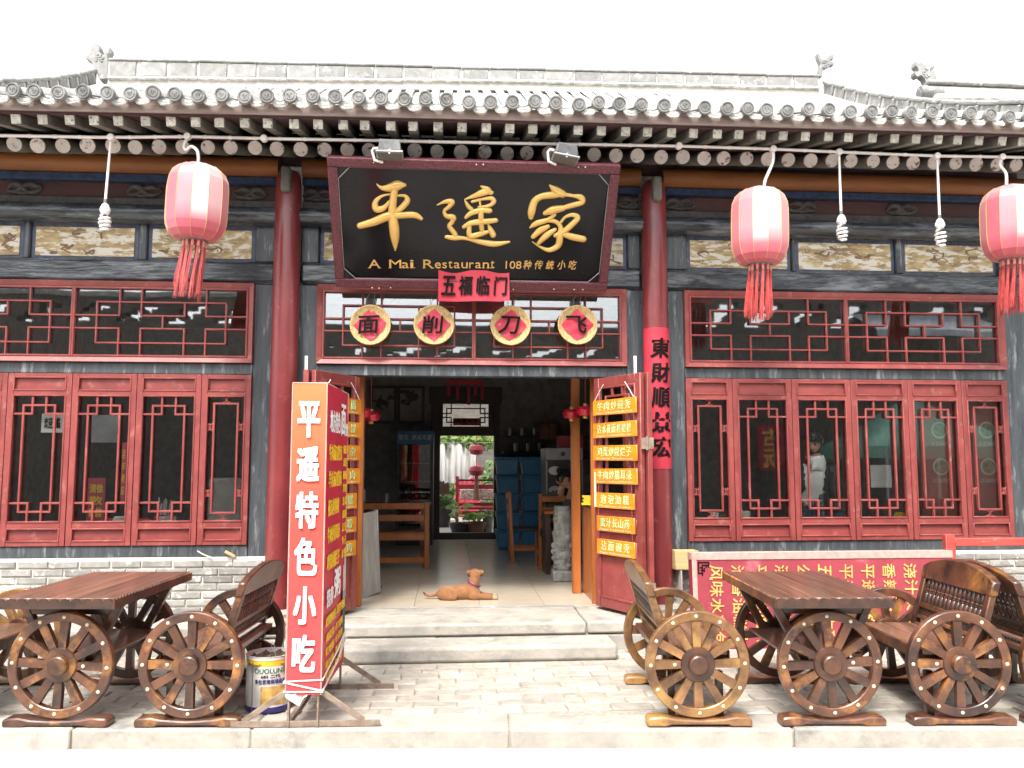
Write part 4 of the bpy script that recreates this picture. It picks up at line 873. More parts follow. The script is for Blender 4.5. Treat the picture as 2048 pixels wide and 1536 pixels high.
ku = abs(sgn(1100, 500)[0] - sgn(1000, 500)[0])/100
for strokes in (PING, YAO, JIA):
    mb = MB()
    for k, s_ in enumerate(strokes):
        stroke(mb, [(*sgn(u, v), q*ku*1.06) for u, v, q in s_], lambda u, v, q: (u, v, q + .0045 + k*.0007), .42, 8)
    mb.build('gold_character', M['gold'], SB)
flat = lambda u, v, q: (u, v, q + .0045)
def sign_text(s, u0, u1, v0, v1, bold=0.0, shear=0.0):
    mb = MB(); a = sgn(u0, v1); b = sgn(u1, v0); write(mb, s, (a[0]+b[0])/2, (a[1]+b[1])/2, b[0]-a[0], b[1]-a[1], flat, .004, bold, shear); mb.build('lettering', M['gold_print'], SB)
def small_caps(s, x0, x1, v0, v1): sign_text(s, x0, x1, v0, v1)
# serif-like English line: thin verticals with small feet
sign_text('A', 300, 375, 748, 802); sign_text('M', 440, 520, 748, 802); sign_text('a', 526, 572, 766, 804); sign_text('i', 582, 604, 750, 803)
xx = 668
for chh, ww in zip('Restaurant', (76, 48, 38, 34, 48, 50, 38, 48, 50, 34)):
    hi = 748 if chh in 'R' else (754 if chh == 't' else 766); sign_text(chh, xx + 3, xx + ww - 4, hi, 805); xx += ww + 3.2
mb = MB()                                                            # the feet of the letters
for u in (303, 372, 443, 518, 676, 736, 606, 590, 1080, 1112, 1128):
    a = sgn(u, 803); mb.bx(a[0] - .013, a[0] + .013, a[1] - .002, a[1] + .002, .0045, .008)
stuff(mb.build('letter_feet', M['gold_print'], SB))
sign_text('108', 1232, 1342, 758, 808); 
for i, chh in enumerate('种传统小吃'): sign_text(chh, 1352 + i*77, 1412 + i*77, 752, 812, 0.01, .15)
mb = MB()
for u, v in ((335, 75), (383, 75), (1033, 88), (1080, 88), (1725, 106), (1772, 106), (325, 925), (372, 928), (450, 925), (1283, 936), (1560, 935), (1697, 938), (1755, 938)):
    a = sgn(u, v); blob(mb, (a[0], a[1], .051), .007, 6, 4)
stuff(mb.build('screw_caps', M['stud'], SB))
# red festival strip hanging from its lower edge
PB = thing('paper_banner', 'small crimson paper strip with four black brush characters under the big sign', 'banner')
c0, c1 = at(877, 541, -.27), at(1018, 541, -.27); zb = at(950, 603, -.29).z; PW_ = c1.x - c0.x; PHh = c0.z - zb
PB.location = ((c0.x + c1.x)/2, -.30, c0.z)
wav = lambda u, v: .012*math.sin(u*14 + 1) + .018*math.sin(u*6)*(-v/PHh) + (.05*max(0, u - PW_*.33)*(-v/PHh)*6)
mb = MB(); mb.grid(20, 8, lambda a, b: ((a - .5)*PW_, -wav((a-.5)*PW_, -b*PHh), -b*PHh*(1 + .0*a)))
mb.build('sheet', M['paper'], PB)
mb = MB()
for i, chh in enumerate('五福临门'): write(mb, chh, (-.36 + .245*i)*PW_, -PHh*.5, PW_*.2, PHh*.62, lambda u, v, q: (u, -wav(u, v) - .012 - q, v), .002, .035, .1)
mb.build('lettering', M['ink'], PB)
# winnowing trays with red diamonds and one character each
for i, (px, py, chh) in enumerate(((741, 650, '面'), (868, 650, '削'), (1021, 651, '刀'), (1155, 650, '飞'))):
    p = at(px, py, -.12); r = .182
    bk = thing('straw_tray', ('leftmost', 'second from the left', 'second from the right', 'rightmost')[i] + ' of the four straw trays with red diamonds over the doorway', 'tray', p, 0, 'straw trays hung over the doorway', rot=(R(rnd.uniform(-4, 0)), R(rnd.uniform(-4, 4)), R(rnd.uniform(-3, 3))))
    T = Matrix.Rotation(R(90), 4, 'X')
    mb = MB(); mb.lathe([(.0005, -.03), (.08, -.028), (.14, -.02), (.168, .0), (.178, .012), (.174, .014), (.162, .004), (.135, -.012), (.08, -.02), (.0005, -.022)], 40, T, caps=False); mb.build('basket', M['wicker'], bk)
    mb = MB(); mb.tube([(r*math.cos(t*math.pi/20), -.012 + rnd.uniform(-.002, .002), r*math.sin(t*math.pi/20)) for t in range(41)], .008, 6, False); mb.build('rim', M['wicker'], bk)
    mb = MB(); s_ = .162; rr = random.Random(i); wv = lambda u, v: -(.0) + .006*math.sin(u*60 + i) + .005*math.sin(v*70 + u*30 + 2*i)
    mb.grid(12, 12, lambda a, b: (((a-.5) - (b-.5))*s_, .004 - wv(a*.2, b*.2), ((a-.5) + (b-.5))*s_)); mb.build('paper', M['paper_faded'], bk)
    mb = MB(); write(mb, chh, -.012, 0, .2, .17, lambda u, v, q: (u, -.02 - q, v), .003, .02, .1); mb.build('lettering', M['ink'], bk)
    mb = MB()
    for s2 in (-.035, .035): mb.tube([(s2*.6, .02, .17), (s2, -.05 if False else .02, .24), (s2*.7 + .02, .02, .30)], .0025, 5)
    mb.build('hanging_wire', M['wire'], bk)
# floodlights on top of the sign
for px, py, rz, lab in ((780, 295, .0, 'grey finned floodlight over the left half of the sign'), (1132, 303, .14, 'tilted grey finned floodlight over the right half of the sign')):
    p = at(px, py, -1.0); fl = thing('floodlight', lab, 'floodlight', p, 0, 'floodlights over the sign', rot=(R(-8), rz, R(rz*30)))
    mb = MB(); q = lambda w0, w1, z0, z1, y0, y1: mb.add([(-w0, y0, z0), (w0, y0, z0), (w0, y1, z0), (-w0, y1, z0), (-w1, y0, z1), (w1, y0, z1), (w1, y1, z1), (-w1, y1, z1)], [(0, 1, 2, 3), (7, 6, 5, 4), (0, 4, 5, 1), (1, 5, 6, 2), (2, 6, 7, 3), (3, 7, 4, 0)])
    q(.1, .085, -.06, .05, -.05, .07); mb.build('body', M['lamp_grey'], fl, bevel=.012)
    mb = MB(); mb.bx(-.112, .112, -.075, .08, -.078, -.062); mb.build('rim', M['enamel'], fl, bevel=.004)
    mb = MB()
    for k in range(17): xx_ = -.08 + k*.01; mb.bar((xx_*1.08, -.056, -.052), (xx_*.93, -.056, .042), .0035, .014, (0, 1, 0))
    mb.build('fins', M['lamp_grey'], fl)
    mb = MB(); mb.bx(-.1, .1, -.065, .07, -.084, -.0785); mb.build('front_plate', M['lamp_glass'], fl)
    mb = MB(); mb.tube([(-.1, .02, .0), (-.135, .02, .0), (-.15, .03, -.02), (-.13, .06, -.09), (-.06, .07, -.1)], .012, 8); mb.build('arm', M['conduit'], fl)
    mb = MB(); mb.bx(-.008, .008, -.066, -.058, -.09, -.05); mb.build('clip', M['silver'], fl)
# ------------------------------------------------------------------ conduit, lanterns and bulbs
CY = -.84
def cz(px): return interp(px, [0, 220, 375, 528, 700, 1000, 1358, 1546, 1678, 1874, 2004, 2048], [271, 275, 273, 277, 280, 286, 292, 298, 304, 312, 314, 315])
CD = thing('conduit', 'white plastic conduit with round junction boxes running along under the eaves', 'conduit')
pts = [at(px, cz(px), CY) for px in range(-160, 2200, 60)]
MB().tube(pts, .0135, 8).build('pipe', M['conduit'], CD)
for px in (222, 375, 528, 1358, 1546, 1678, 1874, 2004):
    p = at(px, cz(px), CY - .012); mb = MB(); mb.lathe([(.03, .02), (.031, -.012), (.027, -.02), (.004, -.022)], 16, Matrix.Translation(p) @ Matrix.Rotation(R(90), 4, 'X') @ Matrix.Scale(-1, 4, (0, 0, 1))); mb.build('junction_box', M['conduit'], CD)
for px in range(60, 2048, 50):
    if min(abs(px - q) for q in (222, 375, 528, 1358, 1546, 1678, 1874, 2004)) > 14:
        p = at(px, cz(px), CY); MB().tube([p - Vector((.012, 0, 0)), p + Vector((.012, 0, 0))], .017, 8).build('clip', M['conduit'], CD)
def lantern(px_top, py_top, py_bot, px_c, aim, label):
    y = -.9; ctr = at(px_c, (py_top + py_bot)/2, y); H = at(px_c, py_top, y).z - at(px_c, py_bot, y).z; r = .245
    L = thing('lantern', label, 'lantern', ctr, rnd.uniform(0, .5), 'red lanterns under the eaves'); L.rotation_euler = (0, R(1.5), L.rotation_euler[2])
    prof = [(.10, -.5), (.17, -.475), (.215, -.40), (.238, -.30), (.245, -.2), (.246, -.07), (.246, .07), (.245, .2), (.238, .3), (.212, .4), (.165, .47), (.10, .5)]
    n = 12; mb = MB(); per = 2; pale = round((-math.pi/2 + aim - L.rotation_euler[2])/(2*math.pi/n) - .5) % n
    vs = []
    for (rr, zz) in prof:
        for j in range(n*per):
            t = 2*math.pi*j/(n*per); bulge = 1 if j % per == 0 else math.cos(math.pi/n)*1.012
            vs.append((rr*bulge*math.cos(t), rr*bulge*math.sin(t), zz*H))
    m_ = n*per; mb.add(vs, [(i*m_+j, i*m_+(j+1) % m_, (i+1)*m_+(j+1) % m_, (i+1)*m_+j) for i in range(len(prof)-1) for j in range(m_)])
    me = mb.mesh('shade', M['lantern'], True, 13); att = me.color_attributes.new('fade', 'FLOAT_COLOR', 'CORNER'); fd = {0: 1.0, 1: .52, 2: .16, -1: .2, 3: .08}  # highlight painted into the cloth: brightest on one front panel, lighter top
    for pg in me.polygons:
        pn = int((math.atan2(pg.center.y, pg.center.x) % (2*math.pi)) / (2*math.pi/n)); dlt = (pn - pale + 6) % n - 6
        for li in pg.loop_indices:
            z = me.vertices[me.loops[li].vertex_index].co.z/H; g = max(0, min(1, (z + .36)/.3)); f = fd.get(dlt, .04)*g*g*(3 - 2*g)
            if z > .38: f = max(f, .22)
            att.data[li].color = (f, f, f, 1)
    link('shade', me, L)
    ribs = MB()
    for j in range(n):
        t = 2*math.pi*j/n; ribs.tube([(rr*1.004*math.cos(t), rr*1.004*math.sin(t), zz*H) for rr, zz in prof], .0022, 5)
    ribs.build('ribs', M['gold_print'], L)
    for z, nm in ((.5*H, 'top_ring'), (-.5*H, 'bottom_ring')):
        mb = MB(); mb.tube([(.1*math.cos(t*math.pi/12), .1*math.sin(t*math.pi/12), z) for t in range(25)], .009, 6, False); mb.build(nm, M['lamp_grey'], L)
    rr = random.Random(int(px_c))
    for k in range(12):
        t = 2*math.pi*k/12; bx_, by_ = .088*math.cos(t), .088*math.sin(t); z0 = -.5*H - .005; Lt = rr.uniform(.44, .5)
        mb = MB(); mb.tube([(bx_, by_, z0 + .01), (bx_, by_, z0 - .05)], .012, 8); cap = mb.build('tassel_cap', M['tassel_cap'], L)
        mb = MB(); lean = rr.uniform(-.03, .01)
        for q in range(26):
            a = rr.uniform(0, 6.28); e = rr.uniform(.002, .022); s0 = rr.uniform(0, .009)
            p0 = Vector((bx_ + s0*math.cos(a), by_ + s0*math.sin(a), z0 - .045)); p3 = Vector((bx_*1.1 + e*math.cos(a) + lean - .02, by_*1.1 + e*math.sin(a), z0 - Lt*rr.uniform(.86, 1.03)))
            mb.tube([p0, p0.lerp(p3, .35) + Vector((rr.uniform(-.006, .006), 0, 0)), p0.lerp(p3, .7) + Vector((rr.uniform(-.008, .008), 0, 0)), p3], [.0028, .003, .0028, .0015], 4)
        mb.build('tassel', M['tassel'], L)
    return L
def pipe_from(pxs, L):
    inv = (Matrix.Translation(L.location) @ L.rotation_euler.to_matrix().to_4x4()).inverted()
    MB().tube([inv @ Vector(v) for v in catmull([tuple(at(px, py, yv)) for px, py, yv in pxs], 5)], .0135, 8).build('hanging_pipe', M['conduit'], L)
def faded_text(L, s, ang, zs):
    mb = MB()
    for i, chh in enumerate(s): write(mb, chh, 0, zs - i*.075, .05, .05, lambda u, v, q: ((.246 + q)*math.cos(ang + u/.245), (.246 + q)*math.sin(ang + u/.245), v), .001)
    mb.build('lettering', M['maroon'], L)
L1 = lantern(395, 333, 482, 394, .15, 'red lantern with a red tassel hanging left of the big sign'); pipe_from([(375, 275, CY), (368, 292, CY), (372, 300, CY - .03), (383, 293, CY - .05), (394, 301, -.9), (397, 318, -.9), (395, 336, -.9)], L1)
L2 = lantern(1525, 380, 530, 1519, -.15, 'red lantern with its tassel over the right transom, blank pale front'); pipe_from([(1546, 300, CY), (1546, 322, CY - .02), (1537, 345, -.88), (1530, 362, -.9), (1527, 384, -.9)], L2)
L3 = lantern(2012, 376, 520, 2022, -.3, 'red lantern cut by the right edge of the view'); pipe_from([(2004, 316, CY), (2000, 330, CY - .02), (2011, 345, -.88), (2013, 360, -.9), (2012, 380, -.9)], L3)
def bulb(pa, pb, pc, pd, label):
    """pipe from pa to pb, socket and coiled bulb from pb to pd"""
    p0, p1, p2 = at(*pa, CY), at(*pb, CY), at(*pd, CY); d = (p2 - p1).normalized()
    b = thing('hanging_bulb', label, 'light bulb', p0, 0, 'coiled bulbs on white pipes'); o = Vector(p0); L = (p2 - p1).length
    MB().tube([Vector((0, 0, 0)), p1 - o], [.0105, .0115], 8).build('pipe', M['conduit'], b)
    MB().tube([p1 - o - d*.004, p1 - o + d*.035], .015, 10).build('socket', M['lamp_grey'], b)
    T = basis(p1 - o, d.orthogonal().normalized(), d.cross(d.orthogonal().normalized()), d)
    MB().lathe([(.013, .03), (.026, .04), (.04, .072), (.043, .098), (.035, .103), (.035, .112), (.03, .118), (.014, .12)], 16, T).build('ballast', M['bulb'], b)
    mb = MB(); z0, z1 = .135, L; n = 70; turns = 4.0
    mb.tube([T @ Vector(((.03 + .013*math.sin(math.pi*min(1, i/n*1.2)))*math.cos(2*math.pi*turns*i/n), (.03 + .013*math.sin(math.pi*min(1, i/n*1.2)))*math.sin(2*math.pi*turns*i/n), lerp(z0, z1, i/n))) for i in range(n+1)], .0105, 7)
    mb.tube([T @ Vector((.012, 0, .105)), T @ Vector((.02, 0, .13))], .008, 6); mb.tube([T @ Vector((-.012, 0, .105)), T @ Vector((-.02, 0, .13))], .008, 6)
    mb.build('coil', M['bulb'], b)
bulb((222, 276), (211, 400), 0, (209, 461), 'white coiled bulb hanging over the left window')
bulb((1678, 304), (1682, 423), 0, (1685, 482), 'white coiled bulb just right of the middle lantern')
bulb((1874, 312), (1879, 431), 0, (1882, 493), 'white coiled bulb nearest the right edge of the view')
# ------------------------------------------------------------------ red couplet on the right column
CP = thing('couplet_strip', 'long red paper couplet pasted on the right column with black brush characters', 'banner')
p0 = at(1316, 655, -.2); p1 = at(1316, 938, -.2); CP.location = (CXR, -.09, p1.z); HC = p0.z - p1.z; rc = .129
cyl = lambda u, v, q: ((rc + q + .002*math.sin(v*23))*math.sin(u/rc), -(rc + q + .002*math.sin(v*23))*math.cos(u/rc), v)
MB().grid(14, 16, lambda a, b: cyl(lerp(-.17, .17, a), b*HC, 0)).build('sheet', M['paper'], CP)
mb = MB(); column_text(mb, '東財順景宏', .015, HC - .1, .19, .232, lambda u, v, q: cyl(u, v, q + .004), w=.2, depth=.002, bold=.03, shear=.08); mb.build('lettering', M['ink'], CP)
# ------------------------------------------------------------------ light box stand
a0, a1 = atz(573, 1452, 0), atz(640, 1452, 0); fy = -2.55
q0, q1 = at(572, 1390, fy), at(641, 1391, fy); qt = at(600, 766, fy)
bz0, bz1 = q0.z, qt.z; bx0, bx1 = q0.x, q1.x
bk0 = at(693, 1262, -1.4); BD = .84
LB = thing('light_box', 'tall red and orange street light box with white and yellow lettering on a steel stand', 'sign', (bx0, fy, 0), R(-2))
W = bx1 - bx0
mb = MB(); mb.bx(0, W, 0, BD, bz0 + .0, bz1); mb.build('core', M['banner_r'], LB, bevel=.004)
sk = .0
mb = MB(); mb.grid(6, 24, lambda a, b: (lerp(-.002, W + .002, a), -.006 - .003*math.sin(a*3.1)*math.sin(b*23) - .0015*math.sin(b*50 + a*5), lerp(bz0, bz1, b))); mb.build('front_cloth', M['banner_o'], LB)
mb = MB(); mb.grid(20, 24, lambda a, b: (W + .004 + .006*math.sin(a*9)*math.sin(b*17), lerp(-.002, BD, a), lerp(bz0, bz1, b))); mb.build('side_cloth', M['banner_r'], LB)
mb = MB(); ed = .004
for x_, y_ in ((-.003, -.005), (W + .004, -.006), (W + .004, BD)): mb.tube([(x_, y_, bz0), (x_, y_, bz1)], .0045, 5)
mb.tube([(-.003, -.005, bz1), (W + .003, -.005, bz1), (W + .003, BD, bz1)], .005, 5); mb.build('piping', M['banner_edge'], LB)
fz = lambda py: lerp(bz1, bz0, (py - 766)/(1390 - 766))
mb = MB()
for chh, y0, y1 in (('平', 804, 878), ('遥', 896, 968), ('特', 988, 1062), ('色', 1080, 1156), ('小', 1177, 1252), ('吃', 1272, 1345)):
    write(mb, chh, W*.5, (fz(y0) + fz(y1))/2, W*.68, fz(y0) - fz(y1), lambda u, v, q: (u, -.0135 - q, v), .003, .045)
mb.build('lettering', M['white'], LB)
sf = lambda u, v, q: (W + .0115 + q, u, v)
def side_line(s, u0, u1, v0, v1, m, bold=.02):
    mb = MB(); write(mb, s, (u0+u1)/2*BD, (lerp(bz1, bz0, v0) + lerp(bz1, bz0, v1))/2, (u1-u0)*BD, lerp(bz1, bz0, v0) - lerp(bz1, bz0, v1), sf, .002, bold); mb.build('lettering', m, LB)
side_line('地方特色', .1, .56, .085, .16, M['white']); side_line('面', .6, .82, .05, .165, M['white']); side_line('食', .82, .96, .115, .165, M['white'])
for s, v, u1 in (('牛肉汤刀削面', .2, .66), ('羊肉汤刀削面', .29, .66), ('莜面栲栳栳', .385, .56), ('牛肉炒猫耳朵', .475, .62), ('鸡蛋炒拨烂子', .565, .62)): side_line(s, .08, u1, v, v + .055, M['yellow'])
for i, s in enumerate(('碗秃子', '水煎包', '栲栳栳', '羊杂割', '油 糕', '豌豆面', '油 条', '包 子', '糖 饼')): side_line(s, .74, .94, .198 + i*.0475, .198 + i*.0475 + .032, M['yellow'])
side_line('营养', .1, .38, .68, .74, M['white']); side_line('粥', .42, .7, .63, .73, M['white'])
side_line('皮蛋瘦肉粥', .08, .5, .765, .80, M['yellow']); side_line('羊肝牛奶粥', .54, .94, .762, .796, M['yellow'])
for i in range(4):
    side_line(('南瓜粥', '红枣粥', '绿豆粥', '玉米粥')[i], .1, .44, .822 + i*.044, .85 + i*.044, M['yellow']); side_line(('八宝粥', '小米粥', '黑米粥', '白米粥')[i], .52, .84, .818 + i*.042, .846 + i*.042, M['yellow'])
for u, h in ((.86, .12), (.9, .16), (.95, .14)): 
    mb = MB(); mb.bx(W + .011, W + .014, u*BD, u*BD + .012, bz0 + .45, bz0 + .45 + h*1.9); mb.build('chopstick_print', M['card'], LB)
mb = MB(); mb.bx(W + .0105, W + .013, .83*BD, .97*BD, bz0 + .2, bz0 + .5); mb.build('picture_print', M['olive'], LB)
mb = MB()
for zc, dz in ((bz0 + .02, .0), (bz0 + .075, -.05), (bz0 + .08, .01)): mb.tube([(-.012, BD*.3, zc), (-.012, -.012, zc), (W + .014, -.014, zc + dz), (W + .018, BD*.6, zc + .06 + dz), (W + .018, BD + .01, zc + .14)], .0055, 6)
mb.build('tie_cord', M['rope'], LB)
mb = MB(); mb.grid(8, 4, lambda a, b: (lerp(.0, W*.62, a), -.006 - .012*math.sin(a*6 + b), bz0 + .01 - b*(.015 + .065*(1 - abs(a - .6)*1.6)*(1 if a < .62 else max(0, 1 - (a - .62)*3))))); mb.build('loose_cloth', M['card'], LB)
mb = MB(); w_ = .034
for yy in (.0, BD - .02):
    for xx_ in (.015, W - .015): mb.bar((xx_, yy + .02, 0), (xx_, yy + .02, bz0 + .12), w_, .012, (1, 0, 0))
    mb.bar((-.33, yy + .018, .02), (W + .36, yy + .018, .02), .012, .036)
    mb.bar((W - .01, yy + .022, bz0 + .02), (W + .26, yy + .022, .035), .008, .035)
    mb.bar((.01, yy + .022, bz0 + .02), (-.26, yy + .022, .035), .008, .035)
mb.bar((.0, .03, .018), (.0, BD, .018), .03, .012); mb.build('stand', M['steel'], LB, bevel=.002)
# ------------------------------------------------------------------ paint bucket used as a bin
pb = atz(528, 1426, 0); PBk = thing('paint_bucket', 'white paint bucket with yellow and navy bands standing beside the light box', 'bucket', (pb.x, pb.y + .13, 0), R(15))
hB, rB = .345, .145
for nm, z0, z1, m, dr in (('body', .035, .29, 'bucket', 0), ('navy_band', 0.0, .035, 'bucket_blue', .001), ('yellow_band', .29, .325, 'yellow', .001), ('rim_band', .325, .345, 'bucket', .003)):
    MB().lathe([(rB + dr, z0), (rB + dr, z1)], 36, caps=(nm == 'navy_band')).build(nm, M[m], PBk)
MB().lathe([(rB + .004, .342), (rB + .006, .348), (rB - .004, .348), (rB - .004, .31), (.0005, .305)], 36, caps=False).build('rim', M['bucket'], PBk)
mb = MB(); mb.grid(14, 14, lambda a, b: ((a-.5)*.27, (b-.5)*.27, .322 + .03*math.sin(a*19 + b*7)*math.sin(b*17) if (a-.5)**2 + (b-.5)**2 < .25 else .3)); mb.build('rubbish', M['soil'], PBk, smooth=False)
bc = lambda u, v, q: ((rB + .002 + q)*math.sin(u/rB), -(rB + .002 + q)*math.cos(u/rB), v)
for s, v, w, h, m in (('DUOLUNSI', .262, .2, .03, 'bucket_green'), ('685 二代', .228, .12, .022, 'ink'), ('多伦思晴雨墙面漆', .195, .2, .03, 'bucket_blue')):
    mb = MB(); write(mb, s, 0, v, w, h, bc, .0008, .02); mb.build('lettering', M[m], PBk)
mb = MB(); mb.grid(10, 6, lambda a, b: bc(lerp(-.06, .1, a), lerp(.05, .165, b), 0)); mb.build('picture', M['picture'], PBk)
mb = MB(); mb.bx(-.003, .003, -.001, .001, 0, .3); 
mb.build('rust_seam', M['steel'], PBk, bc(-.12, 0.01, 0), (0, 0, -.12/rB))
MB().tube([(0, -.05, .34), (.01, -.06, .43), (.025, -.07, .4), (.03, -.1, .33), (.02, -.15, .25)], .0018, 5).build('wire', M['wire'], PBk)
# ------------------------------------------------------------------ cart-wheel tables and benches
WR_, WT = .318, .055
WZ = WR_ + .042
def rim_mesh():
    mb = MB(); n = 48; ri = WR_ - .057; prof = [(ri, -WT/2 + .004), (ri + .005, -WT/2), (WR_ - .006, -WT/2), (WR_, -WT/2 + .006), (WR_, WT/2 - .006), (WR_ - .006, WT/2), (ri + .005, WT/2), (ri, WT/2 - .004)]
    k = len(prof); vs = [(r*math.cos(2*math.pi*j/n), y, r*math.sin(2*math.pi*j/n)) for r, y in prof for j in range(n)]
    mb.add(vs, [(i*n+j, i*n+(j+1) % n, ((i+1) % k)*n+(j+1) % n, ((i+1) % k)*n+j) for i in range(k) for j in range(n)]); return mb
def spoke_mb():
    mb = MB(); c = .006; a, b = .022, .027; T = Matrix.Identity(4)
    mb.add([(.07, -.02, -a), (.07, .02, -a), (.07, .02, a), (.07, -.02, a), (WR_ - .055, -.017, -b), (WR_ - .055, .017, -b), (WR_ - .055, .017, b), (WR_ - .055, -.017, b)], [(0, 1, 2, 3), (7, 6, 5, 4), (0, 4, 5, 1), (1, 5, 6, 2), (2, 6, 7, 3), (3, 7, 4, 0)]); return mb
rm, sp = {}, {}
TX = Matrix.Rotation(R(90), 4, 'X')
for k in ('cart', 'cart_light'):
    rm[k] = rim_mesh().mesh('wheel', M[k]); q = spoke_mb(); me = q.mesh('spoke', M[k], False); sp[k] = me
hubm = {k: MB().lathe([(.0005, .065), (.05, .065), (.058, .058), (.06, .03), (.1, .03), (.105, .022), (.105, -.03), (.0005, -.03)], 24, TX, caps=False).mesh('hub', M[m]) for k, m in (('cart', 'cart'), ('cart_light', 'cart'))}
q = MB(); blob(q, (0, 0, 0), (.0115, .007, .0115), 10, 6); studm = q.mesh('stud', M['stud'])
def sled_mesh(m):
    top = [(-.315, .0), (-.318, .038), (-.30, .052), (-.22, .057), (-.15, .044), (0, .036), (.15, .044), (.22, .057), (.30, .052), (.318, .038), (.315, .0), (.2, .0), (.17, .011), (-.17, .011), (-.2, .0)]
    return MB().prism(top, -.055, .055, lambda u, v, w: (u, w, v)).mesh('sled', M[m], True, 30)
slm = {k: sled_mesh(k) for k in ('cart', 'cart_light')}
def wheel(parent, y, kind, detail=True, ph=0.0):
    w_ = link('wheel', rm[kind], parent, (0, y, WZ), (0, rnd.uniform(-.1, .1) + ph, 0))
    for i in range(12): link('spoke', sp[kind], w_, (0, 0, 0), (rnd.uniform(-.02, .02), 2*math.pi*i/12, 0))
    link('hub', hubm[kind], w_)
    s_ = -1 if y < 0 else 1
    if detail:
        for i in range(12):
            t = 2*math.pi*(i + .0)/12; link('stud', studm, w_, ((WR_ - .03)*math.sin(t), s_*(WT/2), (WR_ - .03)*math.cos(t)))
        if rnd.random() < .8: link('stud', studm, w_, (.14*(1 if rnd.random() < .5 else -1), -.02, 0))
    sl = link('sled', slm[kind], parent, (0, y, 0)); 
    b = sl.modifiers.new('bevel', 'BEVEL'); b.width = .008; b.limit_method = 'ANGLE'; b.angle_limit = R(40)
HW = .47
def table(label, x, y):
    t = thing('cart_wheel_table', label, 'table', (x, y, 0), KANG, 'cart wheel tables along the kerb')
    zt_ = .775; th = .062; hw, hl0, hl1 = .355, -HW - .13, HW + .15; npl = 6
    for i in range(npl):                                            # three planks with scalloped end edges
        xa, xb = lerp(-hw, hw, i/npl) + .0008, lerp(-hw, hw, (i+1)/npl) - .0008
        mb = MB(); mb.bx(xa, xb, hl0 + .0135, hl1 - .0135, zt_ - th, zt_ + rnd.uniform(-.0015, .0015)); mb.build('plank', M['cart_top'], t, bevel=.004)
    for s_, yy in ((-1, hl0), (1, hl1 - .014)):
        poly = [(-hw, zt_ - th)] + [(hw, zt_ - th)]; n = 11
        for i in range(n):
            xa = lerp(hw, -hw, i/n); 
            for q in range(5): u = q/4; poly.append((xa - 2*hw/n*u, zt_ - .001 - (.022*(1 - math.sin(math.pi*u))**1.5)))
        MB().prism(poly, yy, yy + .0125, lambda u, v, w: (u, w, v)).build('end_edge', M['cart_dark'], t, smooth=False)
    for s_ in (-1, 1):
        poly = [(hl0, zt_ - th), (hl1, zt_ - th)]; n = 30
        for i in range(n):
            ya = lerp(hl1, hl0, i/n)
            for q in range(5): u = q/4; poly.append((ya - (hl1 - hl0)/n*u, zt_ - .001 - .01*math.sin(math.pi*u)**.8 if 0 < q < 4 else zt_ - .001))
        MB().prism(poly, s_*hw - (0 if s_ < 0 else .0), s_*hw + s_*.012, lambda u, v, w: (w, u, v)).build('side_edge', M['cart'], t, smooth=False)
    for s_ in (-1, 1):
        mb = MB(); mb.bx(-.28, .28, s_*(HW - .1) - .02, s_*(HW - .1) + .02, zt_ - th - .07, zt_ - th - .001); mb.build('apron', M['cart'], t, bevel=.004)
        for sx_ in (-1, 1):
            mb = MB(); mb.bar((sx_*.3, s_*(HW - .1), zt_ - th - .002), (sx_*.1, s_*(HW - .1), WZ - .04), .05, .05, (0, 1, 0)); mb.build('leg', M['cart'], t, bevel=.005)
    MB().bx(-.05, .05, -HW + .03, HW - .03, WZ - .05, WZ + .03).build('axle_beam', M['cart'], t, bevel=.006)
    MB().bx(-.25, .25, -HW + .1, HW - .1, WZ + .03, WZ + .05).build('shelf_board', M['cart_top'], t, bevel=.004)
    wheel(t, -HW, 'cart'); wheel(t, HW, 'cart', False); return t
